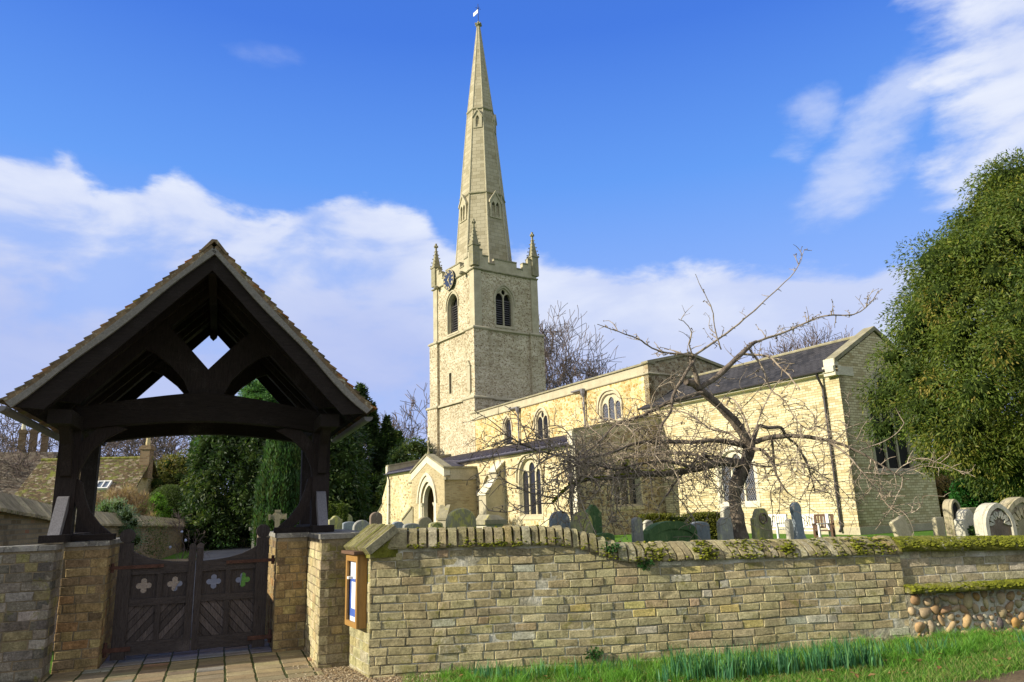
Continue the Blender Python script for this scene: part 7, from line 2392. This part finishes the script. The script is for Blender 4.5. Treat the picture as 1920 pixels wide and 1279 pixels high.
# ---------------------------------------------------------------- houses beyond
M['chimney_brick'] = bricktex('chimney_brick', (0.17, 0.10, 0.055), (0.28, 0.19, 0.11), (0.22, 0.18, 0.12), bw=.24, bh=.09, ms=.014)
def cottage():
    p = at(215, 975, 44)
    root = empty('cottage', (p.x, p.y, 0.3), R(6), 'low cottage with mossy stone coloured tiled roof, skylight and one brick chimney', 'house')
    xa, xb = -4.5, 1.9
    zr, ze = 5.05, 2.6
    b = MB(); b.box(xa + .3, xb - .3, -2.7, 2.7, -0.3, ze); b.prism([(xb - .3, -2.7, ze), (xb - .3, 2.7, ze), (xb - .3, 0, zr - .1)], (-.3, 0, 0)); b.prism([(xa + .3, -2.7, ze), (xa + .3, 2.7, ze), (xa + .3, 0, zr - .1)], (.3, 0, 0)); b.build('wall', M['porch'], root)
    b = MB(); 
    for s in (-1, 1): b.prism([(xa, s * 3.0, ze - .15), (xa, 0, zr), (xa, 0, zr + .1), (xa, s * 3.0, ze - .02)], (xb - xa, 0, 0))
    rm = rubble('lichened_roof_tiles', [(0.13, 0.09, 0.05), (0.10, 0.07, 0.04), (0.18, 0.14, 0.08), (0.27, 0.23, 0.16), (0.13, 0.13, 0.045)], (0.06, 0.05, 0.03), scale=5, edge=.06, squash=1.6, mottle=((0.15, 0.16, 0.03), .54))
    rf = b.build('roof', rm, root)
    b = MB(); b.tube([(xa, 0, zr + .1), (xb, 0, zr + .1)], .10, 6); b.build('ridge_tile', M['mossy_stone'], rf)
    b = MB(); x = 1.62; b.box(x - .27, x + .27, -.55, .1, 3.9, 5.85); b.box(x - .33, x + .33, -.61, .16, 5.60, 5.78)
    ch = b.build('chimney', M['chimney_brick'], root)
    b = MB(); b.lathe([(.13, 0), (.15, .1), (.12, .5), (.16, .56)], (x, -.2, 5.85), 8, (1.1, 1, .8)); b.build('chimney_pot', M['dress'], ch)
    # skylight
    b = MB(); sl = math.atan2(zr - ze + .1, 3.0)
    Mx = Matrix.Translation((0.05, -2.05, ze + .85)) @ Matrix.Rotation(sl, 4, 'X')
    b.M = Mx; b.plate(lambda u, v, d: (u, v, d), [(-.38, -.34), (.38, -.34), (.38, .34), (-.38, .34)], [[(-.30, -.27), (-.03, -.27), (-.03, .27), (-.30, .27)], [(.03, -.27), (.30, -.27), (.30, .27), (.03, .27)]], .10, -.1); w = b.build('skylight', M['white'], root)
    b = MB(Mx); b.plate(lambda u, v, d: (u, v, d), [(-.3, -.27), (.3, -.27), (.3, .27), (-.3, .27)], [], .04, 0); b.build('pane', plain('sky_reflecting_pane', (.10, .13, .18), rough=.1, spec=.8), w)
cottage()
def manor():
    p = at(40, 975, 52)
    root = empty('house', (p.x, p.y, 0.3), R(20), 'larger old house with steep grey brown roof and a row of three brick chimney stacks', 'house')
    b = MB(); b.box(-9, 1.5, -3.4, 3.4, -.3, 3.4); b.prism([(1.5, -3.4, 3.4), (1.5, 3.4, 3.4), (1.5, 0, 6.3)], (-.3, 0, 0)); b.build('wall', M['porch'], root)
    b = MB()
    for s in (-1, 1): b.prism([(-9.3, s * 3.8, 3.1), (-9.3, 0, 6.3), (-9.3, 0, 6.5), (-9.3, s * 3.8, 3.3)], (11.1, 0, 0))
    b.build('roof', rubble('grey_brown_roof_tiles', [(0.17, 0.14, 0.11), (0.22, 0.19, 0.15), (0.13, 0.10, 0.08)], (0.08, 0.07, 0.05), scale=4, edge=.05, squash=1.6), root)
    for k, (px, t, w) in enumerate(((44, 806, .40), (65, 805, .42), (86, 811, .40))):
        q = at(px, t, 52 + k * .9); l = root.matrix_world.inverted() @ q if False else Matrix.Rotation(-R(20), 4, 'Z') @ (q - Vector((p.x, p.y, .3)))
        b = MB(); b.box(l.x - w / 2, l.x + w / 2, l.y - .22, l.y + .22, 4.5, l.z); b.box(l.x - w / 2 - .06, l.x + w / 2 + .06, l.y - .27, l.y + .27, l.z - .28, l.z - .10)
        c = b.build('chimney', M['chimney_brick'], root)
        if k == 0:
            b = MB(); b.lathe([(.14, 0), (.15, .1), (.12, .6), (.15, .66)], (l.x, l.y, l.z), 8); b.build('chimney_pot', M['dress_pale'], c)
manor()

# ---------------------------------------------------------------- verge
def blades(name, pts, h, w, lean, cols, mat='grass', seg=2):
    """pts (N,3); tapered bent blades as quads+tip"""
    n = len(pts)
    a = RNG.uniform(0, 2 * np.pi, n)
    hh = h * RNG.uniform(0.5, 1.25, n); ww = w * RNG.uniform(.7, 1.2, n)
    dr = np.stack([np.cos(a), np.sin(a), np.zeros(n)], 1)
    b = RNG.uniform(0, 2 * np.pi, n)
    sd = np.stack([np.cos(b), np.sin(b), np.zeros(n)], 1) * ww[:, None] / 2
    le = dr * (lean * hh * RNG.uniform(.2, 1.3, n))[:, None]
    up = np.zeros((n, 3)); up[:, 2] = 1
    p0 = pts; p1 = pts + up * (hh * .55)[:, None] + le * .35; p2 = pts + up * hh[:, None] + le
    v1 = np.stack([p0 - sd, p0 + sd, p1 + sd * .85, p1 - sd * .85], 1)
    v2 = np.stack([p1 - sd * .85, p1 + sd * .85, p2 + sd * .15, p2 - sd * .15], 1)
    P = np.array(cols); c = P[RNG.integers(0, len(P), n)] * RNG.uniform(.7, 1.3, (n, 1))
    return np_mesh(name, np.concatenate([v1, v2]).reshape(-1, 3), 4, np.concatenate([c, c]), M[mat])
def build_verge():
    n = 150000
    w = RNG.uniform(0.35, 9.5, n); d = RNG.beta(1.05, 1.15, n) * 1.9
    lim = np.where(w < 5.2, 1.3 + 0.1 * w, 1.8 - 0.30 * np.clip((w - 5.2), 0, 2.7)) + 0.06 * np.sin(w * 7) + RNG.normal(0, .04, n)
    dens = 0.35 + 0.65 * (0.5 + 0.5 * np.sin(w * 2.1 + 1.2 * np.sin(d * 5))) 
    k = (d < lim) & (RNG.random(n) < dens) & ((w > 0.75) | (RNG.random(n) < .3))
    w, d = w[k], d[k]
    base = np.array(WA)[None] + np.array(WD)[None] * w[:, None] + np.array(WN)[None] * (d + 0.02)[:, None]
    base[:, 2] = [ground_z(x, y) - 0.005 for x, y in base[:, :2]]
    o = blades('grass', base, 0.062, 0.005, 0.9, [(0.11, 0.27, 0.03), (0.17, 0.34, 0.045), (0.07, 0.18, 0.02), (0.25, 0.36, 0.08), (0.30, 0.27, 0.11), (0.05, 0.12, 0.015)])
    tag(o, 'short tufted green grass along the foot of the wall', 'grass', kind='stuff')
    # longer tufts
    cs = [(RNG.uniform(0.75, 9), RNG.uniform(0.05, 1.1)) for _ in range(190)]
    P = []
    for a, b in cs:
        m = 60
        ww = a + RNG.normal(0, .045, m); dd = np.abs(b + RNG.normal(0, .045, m)) + .02
        q = np.array(WA)[None] + np.array(WD)[None] * ww[:, None] + np.array(WN)[None] * dd[:, None]
        P.append(q)
    P = np.concatenate(P); P[:, 2] = [ground_z(x, y) - .005 for x, y in P[:, :2]]
    o = blades('grass_tufts', P, 0.12, 0.006, 0.8, [(0.12, 0.29, 0.035), (0.18, 0.37, 0.05), (0.08, 0.21, 0.025)])
    tag(o, 'longer grass tufts scattered over the verge', 'grass', kind='stuff')
    # daffodil leaves in clumps
    LAB = {0: 'dense clump of blue green daffodil leaves at the wall foot'}
    spots = [(3.02, .22), (3.12, .35), (3.28, .28), (3.42, .45), (3.55, .32), (3.70, .42), (3.86, .30), (4.0, .42), (4.15, .33), (4.32, .42), (4.46, .30), (4.62, .40), (4.76, .33), (4.9, .40), (5.35, .22), (5.52, .32), (5.72, .25), (5.9, .33),
             (2.45, .35), (2.62, .48), (2.1, .42), (1.75, .3), (1.55, .45), (1.35, .35), (1.12, .25), (1.22, .16), (6.9, .35), (2.82, .4)]
    words = ['first', 'second', 'third', 'fourth', 'fifth', 'sixth', 'seventh', 'eighth', 'ninth', 'tenth', 'eleventh', 'twelfth', 'thirteenth', 'fourteenth', 'fifteenth', 'sixteenth', 'seventeenth', 'eighteenth', 'nineteenth', 'twentieth']
    spots = [(w, d + (0.62 if 2.7 < w < 5.0 else 0.45 if w > 5 else 0.1)) for w, d in spots]
    order = sorted(range(len(spots)), key=lambda i: spots[i][0])
    for rank, i in enumerate(order):
        w, d = spots[i]
        dense = 3.0 <= w <= 5.0
        m = 60 if dense else 26
        c = wall_pt(w, d)
        root_z = ground_z(c.x, c.y)
        q = np.stack([RNG.normal(0, .06, m).clip(-.12, .12), RNG.normal(0, .05, m).clip(-.1, .1), np.full(m, -0.005)], 1)
        o = blades('daffodil_clump', q, 0.27 if dense else 0.17, 0.013, 0.28, [(0.06, 0.19, 0.085), (0.09, 0.24, 0.11), (0.045, 0.14, 0.065), (0.13, 0.28, 0.10)])
        o.location = (c.x, c.y, root_z)
        n_ = words[rank] if rank < 20 else words[len(order) - 1 - rank] + ' from the right,'
        tag(o, '%s clump of %s blue green daffodil leaves%s at the wall foot' % (n_, 'tall' if dense else 'short', ' from the left' if rank < 20 else ''), 'daffodils', 'daffodil clumps along the wall')
    # fallen leaves, scattered
    mb = MB()
    for _ in range(170):
        w, d = random.uniform(.8, 8), random.uniform(.1, 1.5)
        p = wall_pt(w, d); z = ground_z(p.x, p.y) + .045
        a = random.uniform(0, 6.3); r = random.uniform(.018, .035)
        c = random.choice([(0.30, 0.15, 0.06), (0.36, 0.21, 0.09), (0.22, 0.11, 0.05)])
        t = random.uniform(-.015, .015)
        v = [(p.x + r * 1.4 * math.cos(a), p.y + r * 1.4 * math.sin(a), z + t), (p.x - r * .7 * math.sin(a), p.y + r * .7 * math.cos(a), z + .012), (p.x - r * 1.4 * math.cos(a), p.y - r * 1.4 * math.sin(a), z - t), (p.x + r * .7 * math.sin(a), p.y - r * .7 * math.cos(a), z + .004)]
        mb.add(v, [(0, 1, 2, 3)], c)
    tag(mb.build('fallen_leaves', M['leaf']), 'curled brown fallen leaves scattered on the grass', 'leaves', kind='stuff')
    # loose stones on the gravel
    mb = MB()
    for _ in range(900):
        p = lg_pt(random.uniform(1.1, 2.1), random.uniform(-2.5, -1.1)) if random.random() < .6 else wall_pt(random.uniform(-.9, .7), random.uniform(.03, .5))
        mb.blob((p.x, p.y, ground_z(p.x, p.y) + .016), random.uniform(.006, .014), col=random.choice([(.42, .33, .2), (.3, .22, .13), (.5, .44, .33), (.2, .16, .11)]), jit=.2, sc=(1, 1, .7))
    tag(mb.build('gravel_stones', M['cobble']), 'loose tan gravel stones beside the gate paving', 'gravel', kind='stuff')
    # a little ivy sprouting from the wall
    for k, (w, z, lab) in enumerate(((2.35, .12, 'small ivy sprig rooted at the wall foot right of centre'), (2.62, 1.20, 'dark ivy sprig creeping over the lowered coping'), (3.0, 1.02, 'tiny green fern in the joint under the coping'))):
        c = wall_pt(w, .03, z)
        o = foliage('ivy_sprig', [(0, 0, 0, .07, .025, .05), (.06, 0, .02, .05, .02, .03)], 110, .035, .03, [((0.03, 0.09, 0.02), 1), ((0.05, 0.13, 0.03), 1)], None, shell=(.2, 1.1))
        o.location = c; tag(o, lab, 'ivy', 'ivy sprigs on the wall')
build_verge()
